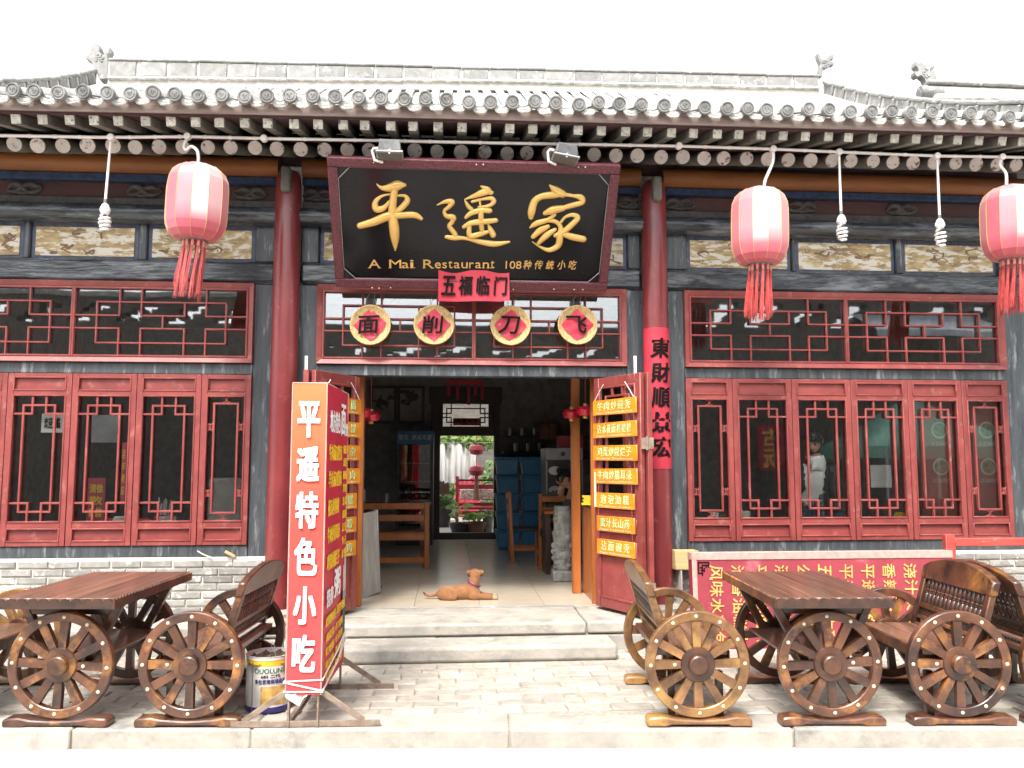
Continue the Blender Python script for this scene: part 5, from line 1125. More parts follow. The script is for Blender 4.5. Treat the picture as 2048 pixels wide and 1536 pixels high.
def bench(label, x, y, side, kind='cart', kinds=None, front=True):
    """side = +1 when the back stands to the right of the seat, -1 to the left"""
    t = thing('cart_wheel_bench', label, 'bench', (x, y, 0), KANG, 'cart wheel benches along the kerb')
    k2 = 'cart_light' if kind == 'cart_light' else 'cart'
    sz = .435; L = HW - .04
    for i in range(3):
        a = lerp(-.2, .24, i/3)*1; b = lerp(-.2, .24, (i+1)/3)
        x0, x1 = sorted((-side*b + side*.04, -side*a + side*.04)); MB().bx(x0 + .001, x1 - .001, -L, L, sz - .035, sz).build('seat_plank', M['cart_top'], t, bevel=.004)
    x0, x1 = sorted((-side*.215, -side*.2)); MB().bx(x0, x1, -L, L, sz - .075, sz - .002).build('seat_edge', M['cart'], t, bevel=.008)
    for yy in (-L + .04, L - .04):
        MB().bx(-.2, .2, yy - .025, yy + .025, WZ - .02, sz - .036).build('bearer', M['cart'], t, bevel=.005)
        for sx_ in (-1, 1): MB().bar((sx_*.15, yy, .3), (sx_*.15, yy, .03), .045, .045).build('leg', M['cart'], t, bevel=.004)
    MB().bx(-.04, .04, -HW + .03, HW - .03, WZ - .05, WZ - .021).build('axle_beam', M['cart'], t, bevel=.005)
    # the back leans outward
    xb, lean, zb0, zb1 = side*.17, side*.27, sz - .16, .9
    Tb = lambda u, v, w: (xb + lean*(v - sz)/(zb1 - sz)*.5 + side*w, u, v)
    def board(name, poly, w0, w1, m, bevel=.005, smooth=True):
        mb = MB(); mb.prism(poly, w0, w1, Tb); return mb.build(name, m, t, bevel=bevel, smooth=smooth)
    mk = M[k2]
    for yy in (-L + .0, L - .055): board('back_post', [(yy, zb0), (yy + .055, zb0), (yy + .055, zb1 - .06), (yy, zb1 - .06)], -.022, .022, mk)
    n = 12; arch = [(lerp(-L - .01, L + .01, i/n), zb1 - .06 + .085*math.sin(math.pi*i/n)**.7) for i in range(n+1)]
    board('top_rail', [(L + .01, zb1 - .145), (-L - .01, zb1 - .145)] + arch, -.026, .026, mk, .007)
    for z0, z1, nm in ((sz + .12, sz + .155, 'middle_rail'), (sz + .045, sz + .07, 'lower_rail')): board(nm, [(-L + .055, z0), (L - .055, z0), (L - .055, z1), (-L + .055, z1)], -.018, .018, mk)
    q = 22; scal = []
    for i in range(q):
        ya = lerp(L - .056, -L + .056, i/q); yb = lerp(L - .056, -L + .056, (i+1)/q); scal += [(ya, sz + .0), (lerp(ya, yb, .25), sz + .014), (lerp(ya, yb, .75), sz + .014)]
    board('scalloped_rail', [(-L + .056, sz - .09), (L - .056, sz - .09)] + scal, -.02, .02, mk, 0, False)
    fr_ = MB(); z0, z1 = sz + .0705, sz + .1195
    for i in range(26):
        ya = lerp(-L + .06, L - .06, i/26); fr_.bx(ya, ya + .006, -.006, .006, z0, z1)
        if i % 2: fr_.bx(ya, ya + .022, -.005, .005, (z0+z1)/2 - .003, (z0+z1)/2 + .003)
        else: fr_.bx(ya + .006, ya + .02, -.005, .005, z1 - .014, z1 - .008); fr_.bx(ya + .006, ya + .02, -.005, .005, z0 + .01, z0 + .016)
    fr_.v = [Tb(u, v, w) for u, w, v in fr_.v]; fr_.build('fret_panel', M['cart_dark'], t)
    zA, zB = sz + .1545, zb1 - .1455; H_ = zB - zA
    prof = [(.010, 0), (.012, .03), (.017, .22), (.014, .36), (.009, .42), (.016, .45), (.016, .48), (.009, .5), (.016, .53), (.016, .56), (.009, .6), (.015, .68), (.017, .8), (.011, .97), (.009, 1)]
    p0, p1 = Vector(Tb(0, zA, 0)), Vector(Tb(0, zB, 0)); d = (p1 - p0); dl = d.length; d.normalize(); yv = Vector((0, 1, 0)); T = basis(Vector((0, 0, 0)), d.cross(yv).normalized() if False else yv.cross(d), yv, d)
    bal = MB().lathe([(r, z*dl) for r, z in prof], 10, T).mesh('baluster', M['cart_dark'])
    for i in range(14):
        yy = lerp(-L + .095, L - .095, i/13); link('baluster', bal, t, (p0.x, yy, p0.z))
    wheel(t, -HW, k2, front); wheel(t, HW, k2, False); return t
def spot(px, py=1325):
    p = at(px, py, -2.4)
    for _ in range(6): p = at(px, py, kerb_y(p.x) + .075)
    c = Vector((p.x, kerb_y(p.x) + .085)) + Vector((-KDIR.y, KDIR.x))*(HW - .0)
    return c
c = spot(122); table('dark cart wheel table on the left with a brown plank top', c.x, c.y)
c = spot(382); bench('cart wheel bench between the left table and the light box', c.x, c.y, 1)
c = spot(-143); bench('cart wheel bench cut by the left edge, its seat behind the left table', c.x, c.y, -1, 'cart_light')
c = spot(1395); bench('honey coloured cart wheel bench in front of the right door leaf', c.x, c.y, -1, 'cart_light')
c = spot(1660); table('cart wheel table on the right in front of the red menu board', c.x, c.y)
c = spot(1918); bench('cart wheel bench right of the right table, its back facing the table', c.x, c.y, 1)
c = spot(2146); bench('cart wheel bench cut by the right edge, back to back with its neighbour', c.x, c.y, -1)
# ------------------------------------------------------------------ red menu board lying on its side behind the right table
yb_ = -.74; m0, m1 = at(1388, 1107, yb_), at(1912, 1110, yb_)
MBd = thing('menu_board', 'big faded red menu board with gold characters lying behind the right table', 'sign', (m0.x, yb_, 0), rot=(R(-4), 0, R(0)))
Wm, Hm = m1.x - m0.x, m0.z
MB().bx(0, Wm, 0, .13, 0, Hm).build('box', M['board_faded'], MBd, bevel=.006)
MB().bx(-.004, Wm + .004, -.008, .134, Hm - .062, Hm + .004).build('top_cloth', M['banner_edge'], MBd, bevel=.005)
mb = MB(); mb.bx(-.006, .035, -.006, -.001, 0, Hm - .01); mb.build('pale_edge', M['banner_edge'], MBd)
fn = lambda u, v, q: (u, -.003 - q, v); mb = MB(); gx = (at(1435, 1150, yb_).x - m0.x, at(1480, 1150, yb_).x - m0.x); st_ = gx[1] - gx[0]
for i, s in enumerate(('风味水煎包', '沧香油糕火', '平遥油面托', '汤油茶馍馍', '公平炒羊杂', '五香牛肉碗', '平遥牛肉汤', '平遥凉粉条', '香辣油茶面', '浇汁长山药')):
    column_text(mb, s, gx[0] + i*st_*.98, Hm - .11, .118, .138, fn, w=.125, depth=.002, bold=.012, rot=-math.pi/2 - .05)
mb.build('lettering', M['gold_print'], MBd)
mb = MB(); key = [(0, 0, 6, .6), (0, 0, .6, 6), (2, 1.4, 4, .6), (2, 1.4, .6, 3), (4, 1.4, .6, 1.6), (1, 2.6, 1.4, .6), (1.4, 4, 2, .6), (3, 3, .6, 2), (5.4, 0, .6, 2), (5, 2, 2, .6), (0, 5.4, 2, .6), (2, 5, .6, 2)]
for u, v, w, h in key: s_ = .028; mb.bx(.045 + u*s_*.6, .045 + (u + w)*s_*.6, -.005, -.002, Hm - .075 - (v + h)*s_*.6, Hm - .075 - v*s_*.6)
mb.build('corner_fret', M['ink'], MBd)
# timber block, red trestle, loose bits
p = at(1368, 1118, -.14); tag(MB().bx(-.115, .115, -.06, .06, -.09, .085).build('timber_block', M['raw_wood'], None, (p.x, -.16, p.z), (0, .02, .1), bevel=.006), 'sawn block of raw timber on the brick ledge beside the right column', 'timber')
wa = at(1366, 1132, -.14).z; wb = MB().bx(CXR + .16, m0.x + .03, -.26, -.05, FLOOR - .06, p.z - .092).build('ledge', M['mortar'], B, smooth=False)
z = FLOOR + .02; k = 0
while z + .03 < p.z - .09:
    x = CXR + .16 + .1 - (k % 2)*.06
    while x < m0.x + .05:
        link('brick', BM[k % 4], wb, (x, -.26, z), (0, 0, rnd.uniform(-.02, .02))); x += .267
    z += .07; k += 1
yr = -.5; r0, r1 = at(1897, 1068, yr), at(2300, 1085, yr)
RT = thing('red_trestle', 'worn red painted wooden trestle at the right under the window', 'trestle')
MB().bx(r0.x - .045, r0.x + .045, yr - .03, yr + .03, FLOOR, r0.z).build('leg', M['red_wood'], RT, bevel=.005)
MB().bx(r0.x + .047, r1.x, yr - .025, yr + .025, at(1960, 1092, yr).z, at(1960, 1076, yr).z).build('rail', M['red_wood'], RT, bevel=.005)
MB().bx(r1.x - .045, r1.x + .045, yr - .031, yr + .031, FLOOR, r0.z).build('leg', M['red_wood'], RT, bevel=.005)
MB().bx(r0.x + .047, r1.x - .047, yr - .02, yr + .02, .3, .36).build('stretcher', M['red_wood'], RT, bevel=.005)
sc_ = MB(); a = at(395, 1102, -.05); sc_.tube([a, a + Vector((.06, -.02, -.03)), a + Vector((.13, -.01, -.06))], .006, 5)
tag(sc_.build('paper_twist', M['card']), 'twist of white paper lying on the dark sill below the left window', 'litter')
a = at(460, 1108, -.06); tag(MB().bx(-.05, .05, -.02, .02, -.012, .012).build('wood_chip', M['raw_wood'], None, a, (0, .5, .2), bevel=.003), 'small wood chip lying on the sill near the left column', 'wood chip')
# ------------------------------------------------------------------ yellow dish boards hung on the open doors
def dish_boards(TT, W, names, n_wide, zt0, who, sgn_=1):
    prev = None
    for i, (s, en) in enumerate(names):
        wd = W*.93 if i < n_wide else W*.8; z = zt0 - i*.211 - (.01 if i >= n_wide else 0); ctr = TT @ Vector((W*.5, -.045, z))
        b = thing('dish_board', f'yellow wooden dish board reading {s}, {("topmost", "second from the top", "third from the top", "fourth from the top", "fifth from the top", "sixth from the top", "lowest")[i]} on the {who} door', 'dish board', (0, 0, 0), 0, f'yellow dish boards on the {who} door')
        b.matrix_world = TT @ Matrix.Translation((W*.5, -.045, z)) @ Matrix.Rotation(rnd.uniform(-.012, .012), 4, 'Y')
        MB().bx(-wd/2, wd/2, -.008, .008, -.07, .07).build('board', M['board_yellow'], b, bevel=.003)
        fn = lambda u, v, q: (u, -.0085 - q, v)
        mb = MB(); step = wd*.8/len(s)
        for j, chh in enumerate(s): write(mb, chh, (-(len(s)-1)/2 + j)*step, .012, min(.085, step*.86), .082, fn, .002, .008, .1)
        mb.build('lettering', M['green_print'], b)
        mb = MB(); write(mb, en, 0, -.052, wd*.82, .022, fn, .0015); mb.build('small_print', M['stud'], b)
        for sx_ in (-1, 1): mb = MB(); mb.tube([(sx_*wd*.45, -.006, .07), (sx_*wd*.44, -.004, .145)] if i else [(sx_*wd*.45, -.006, .07), (sx_*wd*.36, -.004, .14), (sx_*wd*.25, 0, .215)], .004, 5); mb.build('cord', M['board_faded'] if i else M['rope'], b)
NM = [('牛肉炒碗秃', 'Pingyao Traditional Noodles Bowl'), ('沾水莜面栲栳栳', 'Pingyao Traditional Noodles'), ('鸡蛋炒拨烂子', 'Pingyao Traditional'), ('牛肉炒猫耳朵', 'Pingyao Traditional Noodles'), ('泡泡油糕', 'Pingyao Cake'), ('蜜汁长山药', 'Pingyao Traditional Yam'), ('沾面碗秃', 'Pingyao Traditional Noodles')]
dish_boards(TR, WR, NM, 4, 2.09, 'right')
NL = [('肉', 'Pingyao Noodles'), ('炒', 'Pingyao Noodles'), ('羊杂', 'Pingyao Soup'), ('面', 'Pingyao Noodles'), ('油糕', 'Pingyao Cake'), ('凉粉', 'Pingyao Jelly'), ('碗秃', 'Pingyao Noodles')]
NL = [(a.rjust(4, '平').replace('平平平', '平遥碗').replace('平平', '平遥') if False else b_, en) for (a, en), b_ in zip(NL, ('牛肉拌面', '羊肉炒饼', '平遥羊杂', '平遥烧肉', '黄米油糕', '平遥凉粉', '平遥牛肉'))]
TLm = TL @ Matrix.Identity(4)
# the left leaf runs the other way, so its boards are hung from the outer edge inward to read from the street
TLr = basis(Vector((LO.x, -.62, 0)), (Vector((LI.x, 0, 0)) - Vector((LO.x, -.62, 0))).normalized(), -((Vector((LI.x, 0, 0)) - Vector((LO.x, -.62, 0))).normalized().cross(Vector((0, 0, 1)))), Vector((0, 0, 1)))
dish_boards(TLr, WL, NL, 4, 2.09, 'left')
# ------------------------------------------------------------------ inside the shop
def spot_on_floor(px, py): return atz(px, py, FLOOR)
def bench_back(label, x0, x1, y, zt, n=4, name='slat_back_bench', rotz=0):
    t = thing(name, label, 'bench', ((x0+x1)/2, y, FLOOR), rotz); w = (x1-x0)/2; H = zt - FLOOR
    for s_ in (-1, 1):
        MB().bx(s_*w - .032, s_*w + .032, -.03, .03, 0, H).build('post', M['int_wood'], t, bevel=.005)
        MB().bx(s_*w - .03, s_*w + .03, .38, .44, 0, .42).build('leg', M['int_wood'], t, bevel=.005)
    for f_ in (.94, .76, .47, .13): MB().bx(-w + .033, w - .033, -.018, .018, H*f_ - .04, H*f_ + .04 if f_ > .2 else H*f_ + .03).build('slat', M['int_wood'], t, bevel=.004)
    MB().bx(-w, w, .032, .46, .42, .45).build('seat', M['int_wood'], t, bevel=.004); return t
p = spot_on_floor(853, 1136); z_t = at(853, 1004, p.y).z
bench_back('varnished orange slatted bench just inside the door on the left', at(690, 1100, p.y).x, p.x, p.y, z_t)
tb = thing('dining_table', 'dark topped dining table behind the slatted bench on the left', 'table', (p.x - .75, p.y + .85, FLOOR))
MB().bx(-.8, .78, -.4, .4, .74, .78).build('top', M['int_dark'], tb, bevel=.005)
for a in (-1, 1):
    for b in (-1, 1): MB().bx(a*.68 - .03, a*.68 + .03, b*.33 - .03, b*.33 + .03, 0, .739).build('leg', M['int_wood'], tb)
def small(name, label, cat, mb, m, loc=(0, 0, 0), group=None): return tag(mb.build(name, m, None, loc), label, cat, group)
tz = FLOOR + .78
small('tissue_box', 'white tissue box standing on the dark table on the left', 'box', MB().bx(-.06, .06, -.05, .05, 0, .2), M['card'], (at(722, 990, p.y + .6).x, p.y + .6, tz))
small('steel_cup', 'tall steel chopstick cup on the dark table on the left', 'cup', MB().lathe([(.03, 0), (.035, .02), (.035, .14), (.03, .14), (.028, .01)], 12), M['enamel'], (at(773, 990, p.y + .7).x, p.y + .7, tz))
# leaning board beside the left door leaf
p = spot_on_floor(736, 1196); q = spot_on_floor(724, 1190)
lb = thing('leaning_board', 'scuffed grey folding board leaning inside the door on the left', 'board', (p.x - .02, p.y + .05, FLOOR), rot=(R(0), R(-5), R(62)))
MB().bx(-.22, .22, -.015, .015, 0, .84).build('board', M['grey_board'], lb, bevel=.006)
MB().bx(-.235, -.215, -.022, .022, 0, .85).build('edge', M['enamel'], lb, bevel=.003); MB().bx(.215, .235, -.022, .022, 0, .85).build('edge', M['enamel'], lb, bevel=.003)
lg = MB(); lg.tube([(-.2, .02, .6), (-.2, .25, .0)], .012, 6); lg.tube([(.2, .02, .6), (.2, .25, .0)], .012, 6); lg.build('folding_leg', M['steel'], lb)
sp_ = MB(); a = spot_on_floor(745, 1178); sp_.tube([a + Vector((0, 0, .005)), a + Vector((.06, -.03, .005)), a + Vector((.09, .0, .02)), a + Vector((.05, .04, .025)), a + Vector((-.02, .05, .02))], .012, 5)
small('black_strap', 'loop of black strap lying on the tile floor by the leaning board', 'strap', sp_, M['int_dark'])
# timber posts and counters either side of the opening
for px0, px1, pyb, y, lab in ((700, 726, 1200, .3, 'orange varnished door post inside the opening on the left'), (1143, 1160, 1165, .9, 'orange varnished post at the back end of the right counter'), (1182, 1196, 1205, .27, 'orange varnished post at the front end of the right counter')):
    a, b = at(px0, 1000, y), at(px1, 1000, y)
    pt = thing('timber_post', lab, 'post', ((a.x + b.x)/2, y, FLOOR)); w = (b.x - a.x)/2
    MB().bx(-w, w, -w, w, 0, 2.25 if y > .5 else 2.3).build('shaft', M['int_wood'], pt, bevel=.006)
    MB().bx(-w - .01, w + .01, -w - .01, w + .01, 2.25, 2.34).build('cap', M['int_wood'], pt, bevel=.006)
a, b = at(1163, 1050, .9), at(1182, 1050, .3)
ct = thing('shop_counter', 'red brown panelled counter just inside the door on the right', 'counter', (b.x + .02, .35, FLOOR))
MB().bx(0, .55, 0, .62, 0, .9).build('body', M['leather'] if False else M['int_wood'], ct, bevel=.004)
MB().bx(-.03, .6, -.02, .66, .9, .93).build('top', M['int_dark'], ct, bevel=.005)
st_l = []
for i in range(5):
    for j in range(2): small('noodle_packet', f'small yellow packet in the {("left", "right")[j]} pile on the right counter', 'packet', MB().bx(-.055, .055, -.035, .035, 0, .017), M['yellow'], (at((1176, 1243)[j], 1010, .45).x + rnd.uniform(-.01, .01), .45, FLOOR + .931 + i*.0185), 'yellow packets piled on the counter')
# carved stone pillar
p = spot_on_floor(1128, 1163); zt_ = at(1128, 1012, p.y + .12).z
cp = thing('stone_pillar', 'pale carved stone pillar standing on the floor in front of the right counter', 'pillar', (p.x - .0, p.y + .1, FLOOR))
Hc = zt_ - FLOOR
MB().bx(-.125, .125, -.12, .12, 0, .12).build('plinth', M['carved'], cp, bevel=.012)
mb = MB(); mb.lathe([(.1, .12), (.115, .16), (.1, .2), (.112, .3), (.105, .4), (.115, .52), (.1, .6), (.112, .7), (.1, .8), (.11, Hc - .1), (.09, Hc - .05), (.1, Hc)], 20)
rr = random.Random(4)
for k in range(46): t = rr.uniform(math.pi*.95, math.pi*2.05); blob(mb, (.1*math.cos(t), .1*math.sin(t), rr.uniform(.15, Hc - .08)), (rr.uniform(.02, .04), .03, rr.uniform(.02, .045)), 7, 5)
mb.build('shaft', M['carved'], cp)
# chairs
def chair(label, px, py, face, w=.4):
    p = spot_on_floor(px, py); t = thing('dining_chair', label, 'chair', (p.x, p.y, FLOOR), face, 'varnished dining chairs by the counter')
    for sx_ in (-1, 1):
        MB().bx(sx_*w/2 - .022, sx_*w/2 + .022, -.022, .022, 0, .43).build('leg', M['int_wood'], t, bevel=.004)
        MB().bar((sx_*w/2, .4, 0), (sx_*w/2, .45, .95), .045, .045, (0, 1, 0)).build('leg', M['int_wood'], t, bevel=.004)
        MB().bx(sx_*w/2 - .012, sx_*w/2 + .012, .022, .38, .16, .2).build('stretcher', M['int_wood'], t, bevel=.003)
    MB().bx(-w/2 - .02, w/2 + .02, -.03, .44, .43, .46).build('seat', M['int_dark'], t, bevel=.005)
    MB().bx(-w/2 + .02, w/2 - .02, -.012, .012, .36, .43).build('apron', M['int_wood'], t, bevel=.003)
    for z in (.62, .74, .88): MB().bx(-w/2 + .02, w/2 - .02, .425 + (z - .6)*.06, .45 + (z - .6)*.06, z - .035, z + .035).build('slat', M['int_wood'], t, bevel=.003)
    return t
chair('varnished chair seen from the side, its back towards the blue boxes', 1082, 1122, R(90))
chair('varnished slat back chair between the side-on chair and the stone pillar', 1104, 1130, R(180))
# blue storage boxes, two stacks
p = spot_on_floor(1016, 1098)
for c, (pxa, pxb, yo) in enumerate(((992, 1040, 0), (1044, 1092, .05))):
    y = p.y + yo; a, b = at(pxa, 1000, y), at(pxb, 1000, y); w = (b.x - a.x)/2; zt_ = at(1016, 914, y).z; hh = (zt_ - FLOOR)/5
    for k in range(5):
        t = thing('storage_box', f'blue plastic storage box, {("lowest", "second from the floor", "middle", "second from the top", "topmost")[k]} in the {("left", "right")[c]} stack', 'storage box', ((a.x + b.x)/2 + rnd.uniform(-.008, .008), y + .2, FLOOR + k*hh), rnd.uniform(-.03, .03), 'blue storage boxes in two stacks')
        mb = MB(); w0, w1, d0_, d1_ = w*.82, w*.95, .15, .18; z1 = hh*.9
        mb.add([(-w0, -d0_, 0), (w0, -d0_, 0), (w0, d0_, 0), (-w0, d0_, 0), (-w1, -d1_, z1), (w1, -d1_, z1), (w1, d1_, z1), (-w1, d1_, z1)], [(0, 1, 2, 3), (7, 6, 5, 4), (0, 4, 5, 1), (1, 5, 6, 2), (2, 6, 7, 3), (3, 7, 4, 0)]); mb.build('tub', M['box_blue'], t, bevel=.02, seg=2)
        MB().bx(-w, w, -.195, .195, z1 - .004, hh - .003).build('lid', M['box_blue'], t, bevel=.008)
        for sx_ in (-1, 1): MB().bx(sx_*w*.98 - .012, sx_*w*.98 + .012, -.07, .07, z1 - .05, hh).build('clip', M['card'] if k % 2 else M['box_blue'], t, bevel=.003)
# fridge with a blue header on the left of the back door
y = 5.9; a, b = at(792, 1000, y), at(866, 1000, y)
fg = thing('drinks_fridge', 'dark glass door drinks fridge with a blue lettered header by the back door', 'fridge', ((a.x + b.x)/2, y, FLOOR)); w = (b.x - a.x)/2; zh0, zh1 = at(830, 889, y).z - FLOOR, at(830, 861, y).z - FLOOR
MB().bx(-w, -w + .05, 0, .6, 0, zh0).bx(w - .05, w, 0, .6, 0, zh0).bx(-w + .05, w - .05, .55, .6, 0, zh0).bx(-w + .05, w - .05, 0, .55, 0, .3).build('body', M['fridge'], fg, bevel=.005)
MB().bx(-w - .005, w + .005, -.05, .6, zh0, zh1).build('header', M['fridge_blue'], fg, bevel=.01)
mb = MB(); fn = lambda u, v, q: (u, -.051 - q, v); write(mb, '雪花', -w*.62, (zh0+zh1)/2, .16, .09, fn, .002); write(mb, '勇闯天涯', w*.35, (zh0+zh1)/2, .34, .09, fn, .002, 0, .25); mb.build('lettering', M['white'], fg)
MB().bx(-w + .05, w - .05, .01, .018, .3, zh0).build('glass_door', G_FRIDGE, fg)
for k in range(4): MB().bx(-w + .05, w - .05, .05, .54, .42 + k*.3, .43 + k*.3).build('shelf', M['enamel'], fg)
for k in range(4):
    for j in range(6):
        bt = MB(); bt.lathe([(.03, 0), (.032, .02), (.032, .13), (.012, .18), (.012, .22)], 8); small('drink_bottle', ('red' if j in (2, 3) else 'dark') + ' drink bottle standing on a shelf inside the glass door fridge', 'bottle', bt, M['lantern_small'] if j in (2, 3) else M['pot_dark'], ((a.x + b.x)/2 - w + .1 + j*(2*w - .2)/5, y + .2, FLOOR + .4305 + k*.3), 'bottles in the drinks fridge')
# framed pictures on the back wall
for (pxa, pxb), lab in (((744, 790), 'dark framed picture on the back wall, left of the pair'), ((799, 845), 'dark framed picture on the back wall, right of the pair, paler at its lower edge')):
    a, b = at(pxa, 843, 6.86), at(pxb, 776, 6.86); t = thing('framed_picture', lab, 'picture', ((a.x+b.x)/2, 6.86, (a.z+b.z)/2), 0, 'framed pictures on the back wall'); w, h = (b.x-a.x)/2, (b.z-a.z)/2
    mb = MB(); frame4(mb, -w - .04, w + .04, -h - .04, h + .04, .05, -.03, .02); mb.build('frame', M['int_dark'], t)
    MB().bx(-w, w, -.012, .0, -h, h).build('print', M['plaster'], t)
    mb = MB(); rr = random.Random(pxa); fn = lambda u, v, q: (u, -.013 - q*.1, v)
    for k in range(9): u, v = rr.uniform(-w*.7, w*.7), rr.uniform(0, h*.7); stroke(mb, [(u, v, .02), (u + rr.uniform(-.1, .1), v + rr.uniform(-.08, .08), .06), (u + rr.uniform(-.14, .14), v + rr.uniform(-.1, .1), .02)], fn, .1, 4)
    mb.build('picture_ink', M['int_dark'], t)
# steel cabinet and a seated woman beside it
y = 3.2; a, b = at(1092, 1010, y), at(1166, 1010, y); zc = at(1120, 896, y).z
cab = thing('steel_cabinet', 'grey steel cabinet with a dark glass front behind the seated woman', 'cabinet', ((a.x+b.x)/2, y, FLOOR)); w = (b.x - a.x)/2; H = zc - FLOOR
MB().bx(-w, w, 0, .6, 0, H).build('body', M['fridge'], cab, bevel=.006); MB().bx(-w, w, -.02, .0, H - .16, H).build('header', M['enamel'], cab, bevel=.004)
MB().bx(-w, -w + .02, -.015, -.001, .2, H - .17).bx(w - .02, w, -.015, -.001, .2, H - .17).build('trim', M['enamel'], cab)
for k in range(3): blob_ = MB(); blob(blob_, (-w + .12 + .1*(k % 2), -.012, H - .3 - .13*k), (.09, .006, .06), 10, 5); blob_.build('sticker', M['card'], cab)
kn = MB(); kn.tube([(-.02, -.03, H - .08), (-.02, -.019, H - .08)], .03, 12); kn.build('knob', M['pot_dark'], cab)
small('red_card_box', 'red cardboard box standing on top of the steel cabinet', 'box', MB().bx(-.17, .17, -.1, .1, 0, .17), M['leather'], ((a.x+b.x)/2 + .12, y + .3, zc))
for k, px in enumerate((1089, 1106)):
    a2 = at(px, 862, 6.5); mb = MB(); mb.lathe([(.09, 0), (.1, .02), (.1, .26), (.085, .28)], 12); small('tin_can', 'tall tin on the dark shelf above the cabinet, ' + ('left' if k == 0 else 'right') + ' of the pair', 'tin', mb, M['pot_clay'], a2 - Vector((0, 0, .14)))
shf = thing('wall_shelf', 'dark wall shelf of small glasses at the back right', 'shelf', (0, 0, 0))
a, b = at(1005, 915, 6.7), at(1170, 870, 6.7)
for py in (872, 903, 915): zz = at(1050, py, 6.6).z; MB().bx(a.x, b.x + .2, 6.45, 6.88, zz - .02, zz).build('board', M['int_dark'], shf)
for k in range(7):
    z0 = at(1050, (872, 903)[k % 2], 6.6).z; mb = MB(); mb.lathe([(.03, 0), (.04, .14), (.036, .14), (.027, .01)], 10); small('drinking_glass', 'small glass standing on the dark wall shelf', 'glass', mb, M['enamel'], (lerp(a.x + .12, a.x + .75, k/6), 6.55, z0), 'glasses on the wall shelf')
# low red lanterns inside
for px, py, y, lab in ((1143, 828, .75, 'small glossy red lantern inside the opening on the right, lower of the pair'), (1171, 822, .5, 'small glossy red lantern inside the opening on the right, nearer the door post'), (724, 826, .45, 'small glossy red lantern inside the opening on the left, beside the door leaf'), (742, 833, .75, 'small glossy red lantern inside the opening on the left, nearer the middle')):
    p = at(px, py, y); t = thing('small_lantern', lab, 'lantern', p, 0, 'small glossy lanterns inside the opening')
    mb = MB(); mb.lathe([(.03, -.055), (.07, -.045), (.09, -.015), (.092, .015), (.07, .045), (.03, .055)], 20); mb.build('body', M['lantern_small'], t)
    mb = MB(); mb.lathe([(.024, -.075), (.024, -.055)], 10); mb.lathe([(.024, .055), (.024, .075)], 10); mb.build('cap', M['gold'], t)
    MB().tube([(0, 0, .075), (0, 0, .45)], .003, 5).build('string', M['tassel'], t)
# festoon under the ceiling
fs_ = thing('red_festoon', 'red paper festoon with hanging strips below the ceiling', 'decoration', at(930, 768, 5.6))
MB().bx(-.3, .3, -.03, .03, 0, .06).build('band', M['paper'], fs_)
for dx, L in ((-.26, .2), (-.12, .25), (.06, .34), (.17, .18), (.28, .26)): MB().bx(dx - .022, dx + .022, -.004, .004, -L, 0).build('strip', M['paper'], fs_)
sg = thing('door_paper', 'small red paper with dark characters behind the back door lattice', 'banner', at(933, 843, 7.05)); MB().bx(-.24, .24, -.002, .002, -.07, .06).build('sheet', M['paper_faded'], sg); mb = MB(); write(mb, '鸿福大吉', 0, 0, .4, .1, lambda u, v, q: (u, -.003 - q, v), .001, .03); mb.build('lettering', M['ink'], sg)
# ------------------------------------------------------------------ people
def face(t, c, fwd, up, s=1.0, hair=True):
    """eyes, brows, mouth, ears on a head centred at c facing fwd"""
    f = Vector(fwd).normalized(); u = Vector(up); u = (u - f*u.dot(f)).normalized(); r = f.cross(u); T = basis(Vector(c), r, f, u)
    mb = MB(); L = lambda x, y, z: T @ Vector((x*s, y*s, z*s))
    for sx_ in (-1, 1): blob(mb, L(sx_*.032, .083, .005), (.011*s, .009*s, .008*s), 8, 6)
    mb.build('eye', M['ink'], t)
    mb = MB()
    for sx_ in (-1, 1): mb.tube([L(sx_*.014, .092, .024), L(sx_*.034, .09, .03), L(sx_*.052, .078, .024)], .0035*s, 5)
    mb.build('eyebrow', M['hair'], t)
    mb = MB(); mb.tube([L(-.022, .085, -.058), L(0, .092, -.056), L(.022, .085, -.058)], [.002*s, .0055*s, .002*s], 6); mb.build('mouth', M['lips'], t)
    return T
def head_mesh(s, T):
    mb = MB(); n, k = 20, 16
    for i in range(k+1):
        for j in range(n):
            ph = math.pi*i/k; th = 2*math.pi*j/n; x, y, z = math.sin(ph)*math.cos(th), math.sin(ph)*math.sin(th), math.cos(ph)
            lo = max(0, -z); X_ = .073*x*(1 - .38*lo*lo); Y_ = (.093*y if y > 0 else .098*y)*(1 - .22*lo*lo*(1 if y > 0 else 1.7)) + .012*lo*(y > 0); Z_ = .115*z
            if y > .3: Y_ += .026*math.exp(-((x/.16)**2)*1.0)*math.exp(-((z + .18)/.16)**2) - .010*math.exp(-((abs(x) - .42)/.2)**2)*math.exp(-((z - .08)/.13)**2) + .006*math.exp(-((x/.3)**2))*math.exp(-((z + .5)/.1)**2)
            mb.v.append(tuple(T @ Vector((X_*s, Y_*s, Z_*s))))
    for i in range(k):
        for j in range(n): mb.f.append((i*n+j, i*n+(j+1) % n, (i+1)*n+(j+1) % n, (i+1)*n+j)); mb.mi.append(0)
    for sx_ in (-1, 1):
        for q in range(1): pts = [T @ Vector((sx_*.072*s, -.012*s, .025*s)), T @ Vector((sx_*.083*s, -.025*s, .012*s)), T @ Vector((sx_*.08*s, -.02*s, -.015*s)), T @ Vector((sx_*.072*s, -.006*s, -.03*s))]; mb.tube(pts, [.006*s, .011*s, .01*s, .006*s], 7)
    return mb
